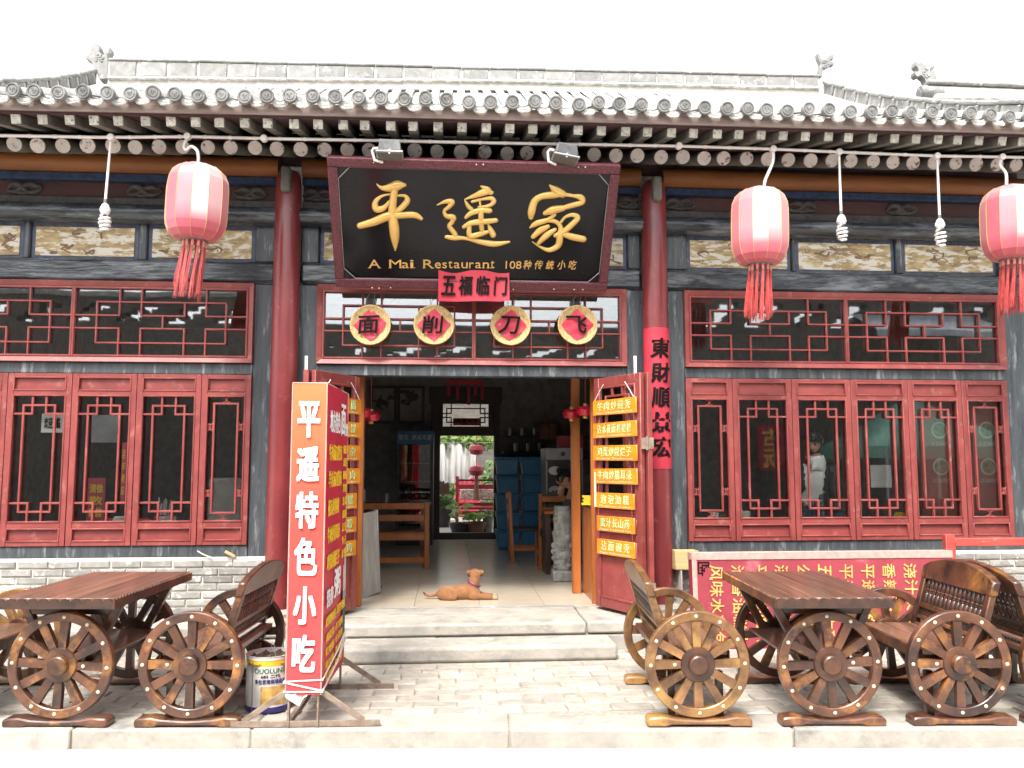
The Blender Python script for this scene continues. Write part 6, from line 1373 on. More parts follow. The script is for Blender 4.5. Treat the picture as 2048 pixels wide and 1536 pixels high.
def hair_mesh(s, T, length=0.0, seed=1, bun=False):
    mb = MB(); rr = random.Random(seed); n, k = 24, 12
    base = len(mb.v)
    for i in range(k+1):
        for j in range(n):
            ph = math.pi*.62*i/k; th = 2*math.pi*j/n; x, y, z = math.sin(ph)*math.cos(th), math.sin(ph)*math.sin(th), math.cos(ph)
            front = max(0, y)*(1 if i > k*.55 else 0); g = 1.1 + rr.uniform(-.02, .05)
            z2 = max(z, .3 if y > .35 else -.38); 
            mb.v.append(tuple(T @ Vector((.074*x*g*s, (.093*y*g - .004)*s, (.118*z2*1.06 + .004)*s))))
    for i in range(k):
        for j in range(n): mb.f.append((i*n+j, i*n+(j+1) % n, (i+1)*n+(j+1) % n, (i+1)*n+j)); mb.mi.append(0)
    for q in range(160):
        th = rr.uniform(0, 6.283); ph = rr.uniform(0, 1.35); x, y, z = math.sin(ph)*math.cos(th), math.sin(ph)*math.sin(th), math.cos(ph)
        p0 = Vector((.079*x, .1*y, .125*z)); dn = Vector((x*.35 + rr.uniform(-.3, .3), y*.35 + .2*(y > 0), -.6)).normalized(); p1 = p0 + dn*rr.uniform(.02, .045) + Vector((x, y, z))*.008
        mb.tube([T @ (p0*s), T @ ((p0.lerp(p1, .5) + Vector((x, y, z))*.007)*s), T @ (p1*s)], [.006*s, .005*s, .001*s], 4, False)
    if bun: blob(mb, T @ Vector((0, -.09*s, .09*s)), .045*s, 10, 8)
    return mb
def hand(mb, w_, d, side, s=1.0, curl=.5):
    """a hand with palm, four fingers and a thumb: w_ wrist point, d direction, side = thumb direction"""
    d = Vector(d).normalized(); side = Vector(side); side = (side - d*side.dot(d)).normalized(); nrm = d.cross(side)
    palm = [w_ + d*.0, w_ + d*.04*s, w_ + d*.085*s]; mb.tube(palm, [.024*s, .034*s, .032*s], 8)
    for k, L in enumerate((.066, .074, .07, .056)):
        b = w_ + d*.082*s + side*(.03 - .02*k)*s; p1 = b + d*L*.45*s; p2 = p1 + (d*(1 - curl) + nrm*curl).normalized()*L*.33*s; p3 = p2 + (d*(1 - 1.5*curl) + nrm*1.5*curl).normalized()*L*.25*s
        mb.tube([b - d*.01*s, p1, p2, p3], [.0095*s, .009*s, .008*s, .006*s], 7)
    b = w_ + d*.025*s + side*.025*s; mb.tube([b, b + (d*.6 + side*.8).normalized()*.035*s, b + (d*.8 + side*.55).normalized()*.065*s], [.012*s, .0105*s, .007*s], 7)
# the man in a white shirt leaning over a table behind the right window
py_ = .34
hd = at(1626, 885, py_); sh = at(1640, 932, py_); hp = at(1638, 1010, py_)
MAN = thing('person', 'person in a white shirt under an open black jacket leaning over behind the right window', 'person', (hp.x, py_, FLOOR))
o = Vector((hp.x, py_, FLOOR)); l = lambda v: Vector(v) - o
hz = sh.z; hipz = FLOOR + .92
J = {}
hip = Vector((hp.x + .02, py_ + .28, hipz)) - o; ch_ = Vector((lerp(sh.x, hp.x, .35) - .02, py_ + .1, lerp(hz, hipz + .1, .35))) - o; nk = Vector((sh.x - .02, py_ + .02, hz + .0)) - o; hd_ = Vector((hd.x - .03, py_ - .08, hd.z + .01)) - o
J['pelvis'] = (*hip, (.16, .115)); J['waist'] = (*hip.lerp(ch_, .45), (.15, .105)); J['chest'] = (*ch_.lerp(nk, .3), (.17, .12)); J['neck0'] = (*ch_.lerp(nk, .9), (.105, .085)); J['neck1'] = (*nk.lerp(hd_, .55), .052)
bones = [('pelvis', 'waist'), ('waist', 'chest'), ('chest', 'neck0'), ('neck0', 'neck1')]
armp = {}
for s_, nm in ((-1, 'a'), (1, 'b')):
    c_ = Vector(J['chest'][:3]); J['sh' + nm] = (*(c_ + Vector((s_*.18, .0, .05))), .062); el = c_ + Vector((s_*.24, .0, -.26)); wr = el + Vector((-s_*.04, -.12, -.2)); J['el' + nm] = (*el, .046); J['wr' + nm] = (*wr, .032); armp[nm] = (el, wr)
    bones += [('chest', 'sh' + nm), ('sh' + nm, 'el' + nm), ('el' + nm, 'wr' + nm)]
    J['hp' + nm] = (*(hip + Vector((s_*.095, 0, -.06))), .095); J['kn' + nm] = (*(Vector((hip.x + s_*.11, hip.y - .02, .48))), .066); J['an' + nm] = (hip.x + s_*.11, hip.y, .09, .046); J['to' + nm] = (hip.x + s_*.12, hip.y - .16, .04, .036)
    bones += [('pelvis', 'hp' + nm), ('hp' + nm, 'kn' + nm), ('kn' + nm, 'an' + nm), ('an' + nm, 'to' + nm)]
me = skin_mesh('body', J, bones, M['skin']); link('body', me, MAN)
def shell(name, src, m, keep, off, parent):
    import bmesh
    bm = bmesh.new(); bm.from_mesh(src); bm.normal_update()
    for v in bm.verts: v.co += v.normal*off
    kill = [f for f in bm.faces if not keep(f.calc_center_median())]; bmesh.ops.delete(bm, geom=kill, context='FACES')
    out = bpy.data.meshes.new(name); bm.to_mesh(out); bm.free(); out.materials.clear(); out.materials.append(m); out.shade_smooth(); o2 = link(name, out, parent)
    so = o2.modifiers.new('thick', 'SOLIDIFY'); so.thickness = .006; so.offset = 1; return o2
wz = J['waist'][2]
shell('shirt', me, M['shirt'], lambda c_: hip.z - .02 < c_.z < nk.z + .1 and abs(c_.x - lerp(hip.x, nk.x, (c_.z - hip.z)/(nk.z - hip.z))) < .17 and c_.y < hip.y + .2, .012, MAN)
shell('jacket', me, M['jacket'], lambda c_: hip.z - .06 < c_.z < nk.z + .035 and (c_.x > lerp(hip.x, nk.x, (c_.z - hip.z)/(nk.z - hip.z)) + .055 or c_.x < lerp(hip.x, nk.x, (c_.z - hip.z)/(nk.z - hip.z)) - .13 or c_.y > lerp(hip.y, nk.y, (c_.z - hip.z)/(nk.z - hip.z)) + .06) and (Vector(c_) - armp['a'][1]).length > .05 and (Vector(c_) - armp['b'][1]).length > .05, .024, MAN)
shell('trousers', me, M['jeans'], lambda c_: .08 < c_.z < hip.z + .03, .012, MAN)
shell('shoe', me, M['ink'], lambda c_: c_.z < .085, .01, MAN)
fw_ = Vector((-.55, -.75, -.5)); T = face(MAN, hd_, fw_, (0, 0, 1), 1.0)
head_mesh(1.0, T).build('head', M['skin'], MAN, ang=80); hair_mesh(1.0, T, seed=5).build('hair', M['hair'], MAN, ang=80)
mb = MB()
for nm, s_ in (('a', -1), ('b', 1)): el, wr = armp[nm]; hand(mb, wr, wr - el, (-s_, -.2, .3))
mb.build('hands', M['skin'], MAN)
# the woman sitting with her chin on her hand
y = 2.85; hd = at(1129, 958, y); W_ = thing('person', 'person with her hair up and glasses sitting with chin on hand beside the steel cabinet', 'person', (hd.x - .05, y, FLOOR)); o = Vector((hd.x - .05, y, FLOOR))
hd_ = hd - o; nk = hd_ + Vector((-.05, .02, -.14)); ch_ = nk + Vector((-.07, .03, -.16)); hip = Vector((ch_.x - .06, .1, .47))
J = {'pelvis': (*hip, (.16, .12)), 'waist': (*hip.lerp(ch_, .5), (.125, .1)), 'chest': (*ch_, (.15, .11)), 'neck0': (*nk, .055), 'neck1': (*nk.lerp(hd_, .5), .046)}
el = Vector((hd_.x - .02, -.3, hd_.z - .36)); wr = Vector((hd_.x + .06, -.14, hd_.z - .12))
J.update({'sha': (*(ch_ + Vector((.14, -.03, .06))), .055), 'ela': (*el, .042), 'wra': (*wr, .028), 'shb': (*(ch_ + Vector((-.15, 0, .05))), .055), 'elb': (*(ch_ + Vector((-.16, -.14, -.2))), .042), 'wrb': (*(ch_ + Vector((.02, -.34, -.22))), .028)})
bones = [('pelvis', 'waist'), ('waist', 'chest'), ('chest', 'neck0'), ('neck0', 'neck1'), ('chest', 'sha'), ('sha', 'ela'), ('ela', 'wra'), ('chest', 'shb'), ('shb', 'elb'), ('elb', 'wrb')]
for s_, nm in ((-1, 'a'), (1, 'b')):
    J['hp' + nm] = (hip.x + s_*.09, hip.y - .04, hip.z - .02, .085); J['kn' + nm] = (hip.x + s_*.1 + .05, hip.y - .42, .48, .062); J['an' + nm] = (hip.x + s_*.1 + .05, hip.y - .4, .09, .042); J['to' + nm] = (hip.x + s_*.1 + .05, hip.y - .54, .035, .032)
    bones += [('pelvis', 'hp' + nm), ('hp' + nm, 'kn' + nm), ('kn' + nm, 'an' + nm), ('an' + nm, 'to' + nm)]
me = skin_mesh('body', J, bones, M['skin']); link('body', me, W_)
shell('top', me, M['olive'], lambda c_: hip.z - .05 < c_.z < nk.z - .02 and (c_ - wr).length > .2 and (c_ - Vector(J['wrb'][:3])).length > .12, .01, W_)
shell('trousers', me, M['jeans'], lambda c_: .1 < c_.z < hip.z + .04 and (c_ - Vector(J['wrb'][:3])).length > .1, .01, W_)
T = face(W_, hd_, (.75, -.6, -.2), (0, 0, 1)); head_mesh(1.0, T).build('head', M['skin'], W_, ang=80); hair_mesh(1.0, T, seed=9, bun=True).build('hair', M['hair'], W_, ang=80)
mb = MB()
for sx_ in (-1, 1): mb.tube([T @ Vector((sx_*.034 + .024*math.cos(q*math.pi/8), .1, .004 + .02*math.sin(q*math.pi/8))) for q in range(17)], .0025, 5, False)
mb.build('glasses', M['ink'], W_); mb = MB(); hand(mb, wr, (hd_ + T.to_3x3() @ Vector((0, .05, -.06))) - wr, (.5, -.5, .3), .9, .6); mb.build('hand', M['skin'], W_)
st_ = thing('stool', 'dark wooden stool under the seated person', 'stool', (o.x + hip.x, o.y + hip.y, FLOOR)); MB().bx(-.17, .17, -.16, .16, .36, .39).build('seat', M['int_dark'], st_)
for a in (-1, 1):
    for b in (-1, 1): MB().bx(a*.13 - .02, a*.13 + .02, b*.12 - .02, b*.12 + .02, 0, .359).build('leg', M['int_dark'], st_)
dk = thing('service_counter', 'dark low counter in front of the seated person', 'counter', (o.x + .02, y - .45, FLOOR)); MB().bx(-.3, .6, -.12, .25, .72, .76).build('top', M['int_wood'], dk, bevel=.005)
for a in (-.25, .55): MB().bx(a - .03, a + .03, -.1, .22, 0, .719).build('leg', M['int_dark'], dk)
# ------------------------------------------------------------------ the dog on the threshold
def dz_(px, py, yo=0.0): p = at(px, py, DY + yo); return p
g = spot_on_floor(935, 1202); DY = g.y + .12
DG = thing('dog', 'ginger short haired dog lying on the tiles in the doorway, its head turned away', 'dog', (g.x, DY, FLOOR)); o = Vector((g.x, DY, FLOOR))
def dp(u, v, yo, r): p = at(820 + u/10.24, 1110 + v/10.24, DY + yo) - o; return (p.x, p.y, max(p.z, (r if not isinstance(r, tuple) else min(r))*.8), r)
def dv(u, v, yo, lift=0.0): p = at(820 + u/10.24, 1110 + v/10.24, DY + yo) - o; return Vector((p.x, p.y, max(p.z, lift)))
mb = MB()
mb.tube(catmull([dv(640, 775, .03), dv(720, 765, .02), dv(850, 775, .01), dv(1010, 768, .0), dv(1180, 752, .0), dv(1300, 720, .0)], 4), [lerp(a, b, q) for a, b in ((.045, .066), (.066, .066), (.066, .072), (.072, .08), (.08, .066)) for q in (0, .25, .5, .75)] + [.066], 16)
blob(mb, dv(665, 780, .03), (.06, .075, .062), 14, 10); blob(mb, dv(1280, 745, .0), (.075, .085, .078), 14, 10)
mb.tube(catmull([dv(1275, 700, .0), dv(1300, 610, .0), dv(1318, 520, .0), dv(1328, 440, .01)], 3), [.075, .07, .066, .061, .058, .056, .055, .055, .056, .058], 14)
blob(mb, dv(1332, 405, .03), (.066, .078, .057), 16, 12)
mb.tube([dv(1345, 420, .06), dv(1360, 425, .13), dv(1368, 430, .175)], [.046, .036, .026], 10)
blob(mb, dv(1330, 350, .02), (.05, .06, .035), 12, 8)
for u0, v0, u1, v1, u2, v2 in ((1225, 335, 1178, 352, 1196, 435), (1440, 330, 1492, 345, 1482, 432)): mb.tube([dv(u0, v0, .0), dv(u1, v1, -.01), dv(u2, v2, -.015)], [.022, .02, .007], 8)
for yo, dvv in ((-.055, 0), (.07, -40)):
    blob(mb, dv(1320, 830 + dvv*.6, yo), (.06, .045, .055), 12, 8)
    mb.tube(catmull([dv(1330, 840 + dvv*.6, yo, .04), dv(1400, 885 + dvv, yo - .01, .035), dv(1560, 908 + dvv, yo - .015, .026), dv(1700, 922 + dvv, yo - .015, .022)], 3), [.05, .046, .04, .036, .033, .03, .028, .026, .025, .024], 10)
    blob(mb, dv(1745, 928 + dvv, yo - .015, .02), (.034, .025, .021), 10, 8)
    for q in (-1, 0, 1): blob(mb, dv(1775, 932 + dvv, yo - .015 + q*.015, .014), (.012, .0085, .013), 8, 6)
blob(mb, dv(745, 825, -.055), (.085, .042, .058), 14, 10); blob(mb, dv(860, 865, -.075, .03), (.05, .032, .034), 12, 8)
mb.tube([dv(790, 905, -.08, .02), dv(900, 910, -.085, .018), dv(950, 912, -.085, .016)], [.02, .018, .015], 8)
blob(mb, dv(745, 825, .12), (.08, .04, .055), 12, 8)
mb.tube(catmull([dv(640, 760, .03), dv(560, 790, .035, .03), dv(480, 822, .04, .022), dv(390, 830, .04, .018), dv(310, 800, .04), dv(266, 745, .04)], 3), [.036, .032, .028, .024, .021, .0195, .018, .017, .0165, .016, .0155, .015, .014, .012, .009, .004], 9)
me0 = mb.mesh('body', M['dog']); ob = bpy.data.objects.new('body', me0); col.objects.link(ob)
rm_ = ob.modifiers.new('r', 'REMESH'); rm_.mode = 'VOXEL'; rm_.voxel_size = .0075; sm_ = ob.modifiers.new('s', 'SMOOTH'); sm_.factor = .5; sm_.iterations = 7
me = bpy.data.meshes.new_from_object(ob.evaluated_get(bpy.context.evaluated_depsgraph_get())); bpy.data.objects.remove(ob); me.name = 'body'; me.materials.clear()
for m_ in ('dog', 'dog_pale', 'dog_dark'): me.materials.append(M[m_])
paws = [dv(1755, 928, -.07, .02), dv(1755, 890, .055, .02)]; tip = dv(275, 755, .04); earp = [dv(1196, 420, -.015), dv(1482, 415, -.015)]
for v in me.vertices: v.co.z = max(v.co.z, .002)
for p in me.polygons:
    c_ = p.center
    if min((c_ - q).length for q in paws) < .036: p.material_index = 1
    elif (c_ - tip).length < .03 or min((c_ - q).length for q in earp) < .02: p.material_index = 2
me.shade_smooth(); link('body', me, DG)
n_ = dv(1310, 585, .0); ax = (dv(1318, 440, .0) - dv(1270, 680, .0)).normalized() + Vector((.22, 0, 0)); ax.normalize(); a1 = ax.orthogonal().normalized(); a2 = ax.cross(a1)
MB().tube([n_ + (a1*math.cos(q*math.pi/12) + a2*math.sin(q*math.pi/12))*.0665 for q in range(25)], .007, 6, False).build('collar', M['collar'], DG)
rr = random.Random(11); fur = MB(); import bisect
for p in me.polygons:                                              # short coat lying back towards the tail
    if rr.random() < .75:
        nrm = p.normal; fl = Vector((-.8, 0, -.25)); fl = fl - nrm*fl.dot(nrm)
        if fl.length < .05: continue
        fl.normalize(); c_ = p.center + Vector((rr.uniform(-.003, .003), rr.uniform(-.003, .003), 0)); sd = nrm.cross(fl)*.0011; e = c_ + fl*rr.uniform(.009, .016) + nrm*rr.uniform(.0015, .004)
        fur.cur = p.material_index; fur.add([c_ - sd, c_ + sd, e], [(0, 1, 2)])
stuff(fur.build('coat', [M['dog'], M['dog_pale'], M['dog_dark']], DG, smooth=False))
# ------------------------------------------------------------------ tables and things behind the side windows
def win_table(name, label, x0, x1, y, d=.7):
    t = thing(name, label, 'table', ((x0+x1)/2, y, FLOOR)); w = (x1-x0)/2; MB().bx(-w, w, 0, d, .70, .745).build('top', M['int_wood'], t, bevel=.005)
    MB().bx(-w + .03, w - .03, .02, d - .02, .6, .699).build('apron', M['int_wood'], t, bevel=.003)
    for a in (-w + .06, w - .06):
        for b in (.06, d - .06): MB().bx(a - .03, a + .03, b - .03, b + .03, 0, .599).build('leg', M['int_wood'], t)
    return t
TZ = FLOOR + .746
win_table('window_table', 'orange wooden table behind the left window', XL0 + .2, XL1 - .05, .3)
win_table('window_table', 'orange wooden table behind the right window, left part', XR0 + .1, 3.3, .3); win_table('window_table', 'orange wooden table behind the right window, right part', 3.95, XR1 - .1, .3)
def poster(label, px0, px1, py0, py1, y, m, txt=None, tm=None, cat='poster', mirror=False):
    a, b = at(px0, py1, y), at(px1, py0, y); t = thing('poster', label, cat, ((a.x+b.x)/2, y, (a.z+b.z)/2)); w, h = (b.x-a.x)/2, (b.z-a.z)/2; MB().bx(-w, w, -.002, .002, -h, h).build('sheet', m, t)
    if txt:
        mb = MB(); n = len(txt)
        for i, line in enumerate(txt): write(mb, line, 0, h*.8 - (i + .5)*1.6*h/n, w*1.5, 1.6*h/n*.75, lambda u, v, q: (u, -.003 - q, v), .001, .02)
        mb.build('lettering', tm, t)
    return t
poster('red card with gold brush characters standing behind the left window', 172, 212, 956, 1046, .38, M['leather'], ['清徐', '散', '醋'], M['yellow'])
poster('pale notice taped inside the left window', 82, 128, 827, 865, .12, M['card'], ['欢迎光临'], M['ink'])
poster('tall red and yellow strip behind the left window', 240, 254, 885, 1005, .2, M['leather'], ['百', '年', '老', '店'], M['yellow'])
poster('pale green printed sheet inside the second left window', 182, 240, 830, 885, .9, M['awning'])
poster('pale folded card standing behind the right window with the green reflection', 1742, 1782, 930, 975, .5, M['card'])
def cup(px, y, label, h=.09, r=.04, m='cream_cup', z=TZ, group='cups on the window tables', name='cup'):
    p = at(px, 1000, y); mb = MB(); mb.lathe([(r*.75, 0), (r, h*.3), (r, h), (r*.88, h), (r*.7, .01)], 14); return tag(mb.build(name, M[m], None, (p.x, y, z)), label, 'cup', group)
cup(1428, .5, 'cream cup with a green band on the table behind the right window', .1, .045)
MB_ = cup(1490, .55, 'stack of pale bowls on the table behind the second right window', .11, .05)
cup(1860, .45, 'tall glass jar of straws behind the fifth right window', .2, .05, 'enamel'); 
mb = MB(); rr = random.Random(3); p = at(1860, 1000, .45)
for k in range(14): a = rr.uniform(0, 6.28); mb.tube([(p.x + .02*math.cos(a), .45 + .02*math.sin(a), TZ + .02), (p.x + .05*math.cos(a), .45 + .05*math.sin(a), TZ + rr.uniform(.26, .31))], .004, 4)
tag(mb.build('drinking_straws', M['card']), 'bunch of pale straws standing in the jar behind the right window', 'straws')
p = at(1884, 1000, .46); tag(MB().bx(-.05, .05, -.03, .03, 0, .2).build('menu_stand', M['card'], None, (p.x, .46, TZ)), 'pale upright menu card beside the straw jar', 'card')
p = at(1798, 1000, .5); tag(MB().bx(-.06, .06, -.05, .05, 0, .09).build('snack_bag', M['yellow'], None, (p.x, .5, TZ), (0, .3, .4), bevel=.02), 'orange and yellow snack bag on the right window table', 'bag')
p = at(330, 1000, .55); t = thing('chopstick_holder', 'red box of chopsticks and forks on the table behind the left window', 'holder', (p.x, .55, TZ)); MB().bx(-.08, .08, -.05, .05, 0, .1).build('box', M['leather'], t); mb = MB(); rr = random.Random(8)
for k in range(12): a, b = rr.uniform(-.05, .05), rr.uniform(-.03, .03); mb.tube([(a*.6, b*.6, .02), (a*1.3, b*1.3, rr.uniform(.2, .27))], .005, 4)
mb.build('chopsticks', M['card'], t)
for k, px in enumerate((222, 244, 286, 336)): p = at(px, 1000, .45); tag(MB().bx(-.07, .07, -.05, .05, 0, .075 + .02*(k % 2)).build('paper_packet', M['card'] if k % 2 else M['paper_faded'], None, (p.x, .45, TZ), (0, 0, .3*k), bevel=.012), ('red printed packet at the foot of the red card', 'white paper packet right of the red card', 'pink paper packet on the left window table', 'white box beside the chopstick holder')[k], 'packet')
p = at(450, 985, .7); t = thing('knit_cover', 'grey cloth covered chair back behind the narrow left window', 'chair', (p.x, .7, FLOOR)); MB().bx(-.16, .16, -.03, .03, .75, 1.2).build('cover', M['plaster'], t, bevel=.04, seg=3)
for a in (-.14, .14): MB().bx(a - .02, a + .02, -.02, .02, 0, .75).build('leg', M['int_wood'], t)
# menu film with dishes on the inside of the right windows
for (pa, pb), lab in (((1846, 1916), 'brown menu film with round dish pictures inside the fifth right window'), ((1940, 2012), 'brown menu film with round dish pictures inside the last right window')):
    a, b = at(pa, 1035, .07), at(pb, 806, .07); t = thing('menu_film', lab, 'poster', ((a.x+b.x)/2, .07, (a.z+b.z)/2), 0, 'menu films inside the right windows'); w, h = (b.x-a.x)/2, (b.z-a.z)/2
    MB().bx(-w, w, -.001, .001, -h, h).build('film', M['poster'], t)
    for k, zz in enumerate((.52, -.12)):
        for nm, r, m, yy in (('plate', .085, 'plate', -.003), ('dish', .066, 'dish', -.005)): mb = MB(); mb.tube([(0, yy, zz*h), (0, yy + .0015, zz*h)], r, 28); mb.build(nm, M[m], t)
        mb = MB(); write(mb, ('土豆焖鸡', '过油肉片')[k], 0, zz*h - .135, .19, .045, lambda u, v, q: (u, -.003 - q, v), .001); mb.build('lettering', M['plate'], t)
# ------------------------------------------------------------------ the courtyard behind
cy = structure(MB().bx(-4, 5, 7.2, 14, 0, FLOOR + .02).build('courtyard_floor', M['stone'], smooth=False))
cw = thing('courtyard_wall', 'old brick wall closing the courtyard behind the shop', 'wall', (0, 13, 0)); MB().bx(-4, 5, 0, .3, 0, 3.4).build('brickwork', M['dark_wall'], cw, smooth=False)
MB().bx(-4, 5, -.1, .4, 3.4, 3.5).build('coping', M['ridge'], cw)
def foliage(name, label, ctr, rad, n, size, m, cat='plant', trunk=None, seed=1):
    t = thing(name, label, cat, trunk[0] if trunk else (ctr[0], ctr[1], ctr[2])); o = t.location; rr = random.Random(seed); mb = MB()
    for k in range(n):
        d = Vector((rr.gauss(0, 1), rr.gauss(0, 1), rr.gauss(0, 1))).normalized()*rr.random()**.4; c_ = Vector(ctr) + Vector((d.x*rad[0], d.y*rad[1], d.z*rad[2])) - o
        a = Vector((rr.gauss(0, 1), rr.gauss(0, 1), rr.gauss(0, .6))).normalized(); b = a.orthogonal().normalized(); s_ = size*rr.uniform(.6, 1.3); up2 = a.cross(b)*.25
        mb.add([c_ - a*s_, c_ + b*s_*.45 + up2*s_*.4, c_ + a*s_, c_ - b*s_*.45 + up2*s_*.4], [(0, 1, 2), (0, 2, 3)])
    mb.build('leaves', m, t, smooth=False)
    return t
c_ = at(935, 880, 9.6); foliage('climbing_vine', 'green vine hanging over the top of the courtyard doorway', c_ + Vector((0, 0, .0)), (1.3, .4, .22), 420, .1, M['leaf_lime'], 'vine', seed=2)
c_ = at(970, 1000, 12.3); foliage('green_shrub', 'dark green shrub in the courtyard to the right of the red screen', c_ + Vector((.1, 0, .1)), (.45, .3, .9), 380, .09, M['leaf'], 'shrub', seed=3)
c_ = at(897, 985, 12.2); foliage('leafy_shrub', 'green shrub in the courtyard behind the hanging clothes', c_, (.4, .3, .5), 220, .09, M['leaf'], 'shrub', seed=4)
rail = thing('clothes_line', 'thin clothes line across the courtyard', 'line', at(930, 884, 9.2)); MB().tube([(-1.5, 0, 0), (0, 0, -.02), (1.5, 0, 0)], .006, 5).build('line', M['wire'], rail)
for k, (px, L, wd) in enumerate(((884, .76, .1), (902, .8, .13), (917, .7, .12), (930, .76, .12), (945, .68, .1))):
    p = at(px, 886, 9.2); mb = MB(); rr = random.Random(k)
    mb.grid(12, 10, lambda a, b: ((a-.5)*2*wd*(.55 + .45*min(1, b*1.6)), .03*math.sin(a*14 + k)*b + .02*math.sin(a*5), -b*L - .03*abs(math.sin(a*9 + k))*b - .1*(1 - min(1, b*4))*abs(a-.5)))
    tag(mb.build('white_shirt', M['shirt'], None, p + Vector((0, .25*(k % 2), 0))), ('white shirt at the left end of the clothes line', 'white shirt second from the left on the line', 'white shirt in the middle of the clothes line', 'white shirt second from the right on the line', 'white shirt at the right end of the clothes line')[k], 'shirt', 'white shirts on the line')
lt = thing('lantern_string', 'string of two dark red lanterns hanging in the courtyard right of the shirts', 'lantern', at(953, 900, 8.9))
for zz in (.0, -.42): mb = MB(); mb.lathe([(.05, zz - .1), (.12, zz - .08), (.15, zz), (.12, zz + .08), (.05, zz + .1)], 16); mb.build('lantern_body', M['leather'], lt)
MB().tube([(0, 0, .5), (0, 0, -.9)], .008, 5).build('cord', M['tassel'], lt); mb = MB(); mb.tube([(0, 0, -.52), (0, 0, -1.0)], [.03, .06], 8); mb.build('tassel', M['pot_clay'], lt)
a, b = at(915, 1000, 11.5), at(957, 925, 11.5); rp = thing('carved_screen', 'dark red carved screen standing in the courtyard', 'screen', ((a.x+b.x)/2, 11.5, FLOOR)); w = (b.x - a.x)/2; MB().bx(-w, w, -.03, .03, .1, b.z - FLOOR).build('board', M['leather'], rp)
for k in range(6): mb = MB(); mb.tube([(.12*math.cos(q*.524) + (-.2, .18)[k % 2], -.035, .12*math.sin(q*.524) + .5 + .32*(k//2)) for q in range(13)], .012, 5, False); mb.build('ring_carving', M['paper_faded'], rp)
a, b = at(914, 1055, 9.2), at(1010, 985, 9.2); cb = thing('courtyard_bench', 'dark red wooden bench with a floral cushion in the courtyard', 'bench', ((a.x+b.x)/2, 9.2, FLOOR)); w = (b.x-a.x)/2
for zz, h in ((.86, .07), (.5, .05), (.33, .05), (.98, .03)): MB().bx(-w, w, -.03, .03, zz - h, zz + h*.3).build('rail', M['leather'] if zz != .98 else M['int_dark'], cb, bevel=.004)
MB().bx(-w - .03, -w + .03, -.04, .04, 0, 1.05).build('post', M['leather'], cb); MB().bx(-w + .06, w, -.06, -.031, .58, .79).build('cushion', M['floral'], cb, bevel=.02); MB().bx(-w, w, -.4, -.06, .4, .44).build('seat', M['leather'], cb)
def pot(px, py, y, r, h, m, label, leafm, n, size, hh, cat='potted plant'):
    p = at(px, py, y); t = thing('potted_plant', label, cat, (p.x, y, FLOOR + .021)); MB().lathe([(r*.72, 0), (r, h*.9), (r*1.08, h*.9), (r*1.08, h), (r*.95, h), (r*.9, h*.85), (.001, h*.85)], 20, caps=False).build('pot', M[m], t)
    rr = random.Random(int(px)); mb = MB()
    for k in range(n):
        a = rr.uniform(0, 6.28); d = rr.random()**.5*r*1.15; zz = h + rr.uniform(.2, 1)*hh; c_ = Vector((d*math.cos(a), d*math.sin(a), zz)); u = Vector((math.cos(a), math.sin(a), rr.uniform(-.2, .6))).normalized()*size; v = u.orthogonal().normalized()*size*.5
        mb.add([c_ - u, c_ + v, c_ + u, c_ - v], [(0, 1, 2), (0, 2, 3)]); 
        if k % 6 == 0: mb.tube([(c_.x*.3, c_.y*.3, h*.85), c_], .005, 4)
    mb.build('leaves', leafm, t, smooth=False)
pot(920, 1055, 7.7, .2, .2, 'pot_dark', 'dark bowl with a tall lime green plant outside the back door', M['leaf_lime'], 46, .07, .36); pot(952, 1058, 7.65, .19, .22, 'pot_clay', 'brown clay pot of low bright green leaves outside the back door', M['leaf_lime'], 90, .06, .16); pot(976, 1056, 7.7, .1, .3, 'carved', 'pale stone pot at the right edge of the back door', M['leaf'], 20, .05, .1); pot(884, 1040, 9.3, .2, .35, 'pot_dark', 'large dark pot at the left edge of the back door', M['leaf'], 60, .09, .3)
dt_ = thing('dark_cabinet', 'dark wooden stand at the left side of the courtyard', 'cabinet', at(884, 1050, 10.6)); MB().bx(-.25, .15, -.1, .2, -.2, 1.0).build('body', M['int_dark'], dt_)
# ------------------------------------------------------------------ across the street, seen only in the window panes
OY = -12.2
def mx(px, py): p = at(px, py, -OY); return p.x, p.z                # a reflection's pixel to the real place facing the window
OB = thing('opposite_building', 'dark brick houses across the street, mirrored in the windows', 'building', (0, OY, 0))
secs = []
xA, xB, xC, xD = -16.0, mx(560, 620)[0], mx(1290, 620)[0], 18.0
zl, zc_, zr = mx(250, 592)[1], mx(900, 650)[1], mx(1700, 570)[1]
def pierced(x0, x1, ztop, za, zb):                                  # wall with a band of stepped openings near its top
    mb = MB(); mb.bx(x0, x1, -.4, 0, STREET, za); mb.bx(x0, x1, -.4, 0, zb, ztop)
    rr = random.Random(int(x0*7)); st = .16; n = int((x1 - x0)/st); h = (zb - za)/4
    for r in range(4):
        for i in range(n):
            x = x0 + i*st; ph = (i - r) % 7
            if ph not in (2, 3, 4) or rr.random() < .25: mb.bx(x, x + st + .001, -.4, 0, za + r*h, za + (r+1)*h + .001)
    return mb
pierced(xA, xB, zl, mx(300, 645)[1], mx(300, 606)[1]).build('wall', M['dark_wall'], OB, smooth=False)
pierced(xB, xC, zc_, mx(900, 712)[1], mx(900, 690)[1]).build('wall', M['dark_wall'], OB, smooth=False)
pierced(xC, xD, zr, mx(1480, 655)[1], mx(1480, 604)[1]).build('wall', M['dark_wall'], OB, smooth=False)
MB().bx(xA, xB, -.5, .1, zl, zl + .12).build('coping', M['ridge'], OB); MB().bx(xC, xD, -.5, .1, zr, zr + .12).build('coping', M['ridge'], OB)
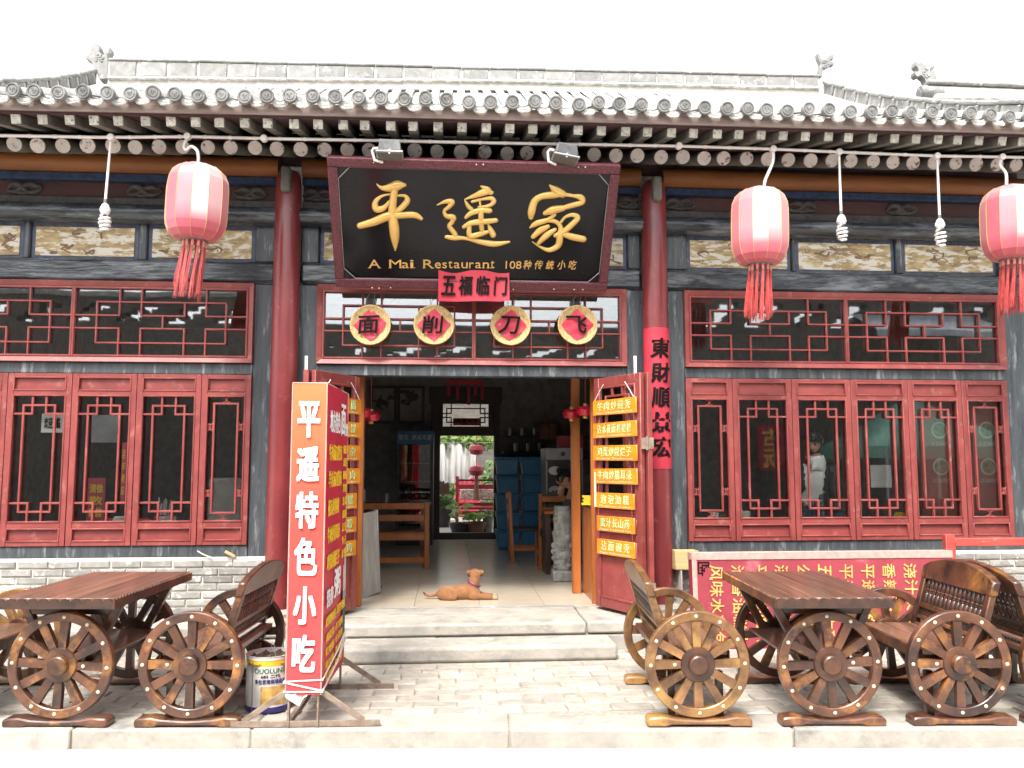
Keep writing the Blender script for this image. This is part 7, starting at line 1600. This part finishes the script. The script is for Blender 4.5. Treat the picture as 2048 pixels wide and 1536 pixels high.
for px in (740, 1150): x_, z_ = mx(px, 600); MB().bx(x_ - .12, x_ + .12, -.3, 0, zc_ - .5, z_ + 1.2).build('chimney', M['dark_wall'], OB)
a, b = mx(1500, 940), mx(1552, 850); sgx = thing('hanging_sign', 'red cloth shop sign across the street, mirrored in a right window', 'sign', ((a[0]+b[0])/2, OY + .6, (a[1]+b[1])/2), math.pi); w, h = (b[0]-a[0])/2, (b[1]-a[1])/2
MB().bx(-w, w, -.02, .02, -h, h).build('cloth', M['leather'], sgx); mb = MB()
for k, chh in enumerate('古玩'): write(mb, chh, 0, h*(.45 - .95*k), w*1.3, h*.8, lambda u, v, q: (u, -.022 - q, v), .004, .03)
mb.build('lettering', M['gold_print'], sgx); MB().bx(-.02, .02, .02, .7, h - .05, h).build('bracket', M['steel'], sgx)
TYY = -10.2
def mt(px, py): p = at(px, py, -TYY); return p.x, p.z
tn = thing('canopy_tent', 'pale green market canopy across the street, mirrored in the right windows', 'tent', (mt(1830, 900)[0], TYY, STREET)); zt0, zt1 = mt(1800, 895)[1] - STREET, mt(1850, 800)[1] - STREET; w = 1.5; mb = MB()
mb.add([(-w, -w, zt0), (w, -w, zt0), (w, w, zt0), (-w, w, zt0), (0, 0, zt1 + .1), (-w, -w, zt0 - .25), (w, -w, zt0 - .25), (w, w, zt0 - .25), (-w, w, zt0 - .25)], [(0, 1, 4), (1, 2, 4), (2, 3, 4), (3, 0, 4), (0, 5, 6, 1), (1, 6, 7, 2), (2, 7, 8, 3), (3, 8, 5, 0)]); mb.build('canopy', M['tent'], tn, smooth=False)
for a in (-1, 1):
    for b in (-1, 1): MB().bx(a*w - .025, a*w + .025, b*w - .025, b*w + .025, 0, zt0 - .02).build('leg', M['enamel'], tn)
p0, p1 = mx(1700, 675), mx(1830, 645); aw = thing('awning', 'grey cloth awning across the street, mirrored in the right transom', 'awning', (p0[0], OY + .05, p0[1])); mb = MB(); Wd = p1[0] - p0[0] + 1.5; mb.add([(0, .0, .6), (Wd, .0, .6), (Wd, 1.3, 0), (0, 1.3, 0), (0, 1.3, -.15), (Wd, 1.3, -.15)], [(0, 1, 2, 3), (3, 2, 5, 4)]); mb.build('cloth', M['awning'], aw, smooth=False)
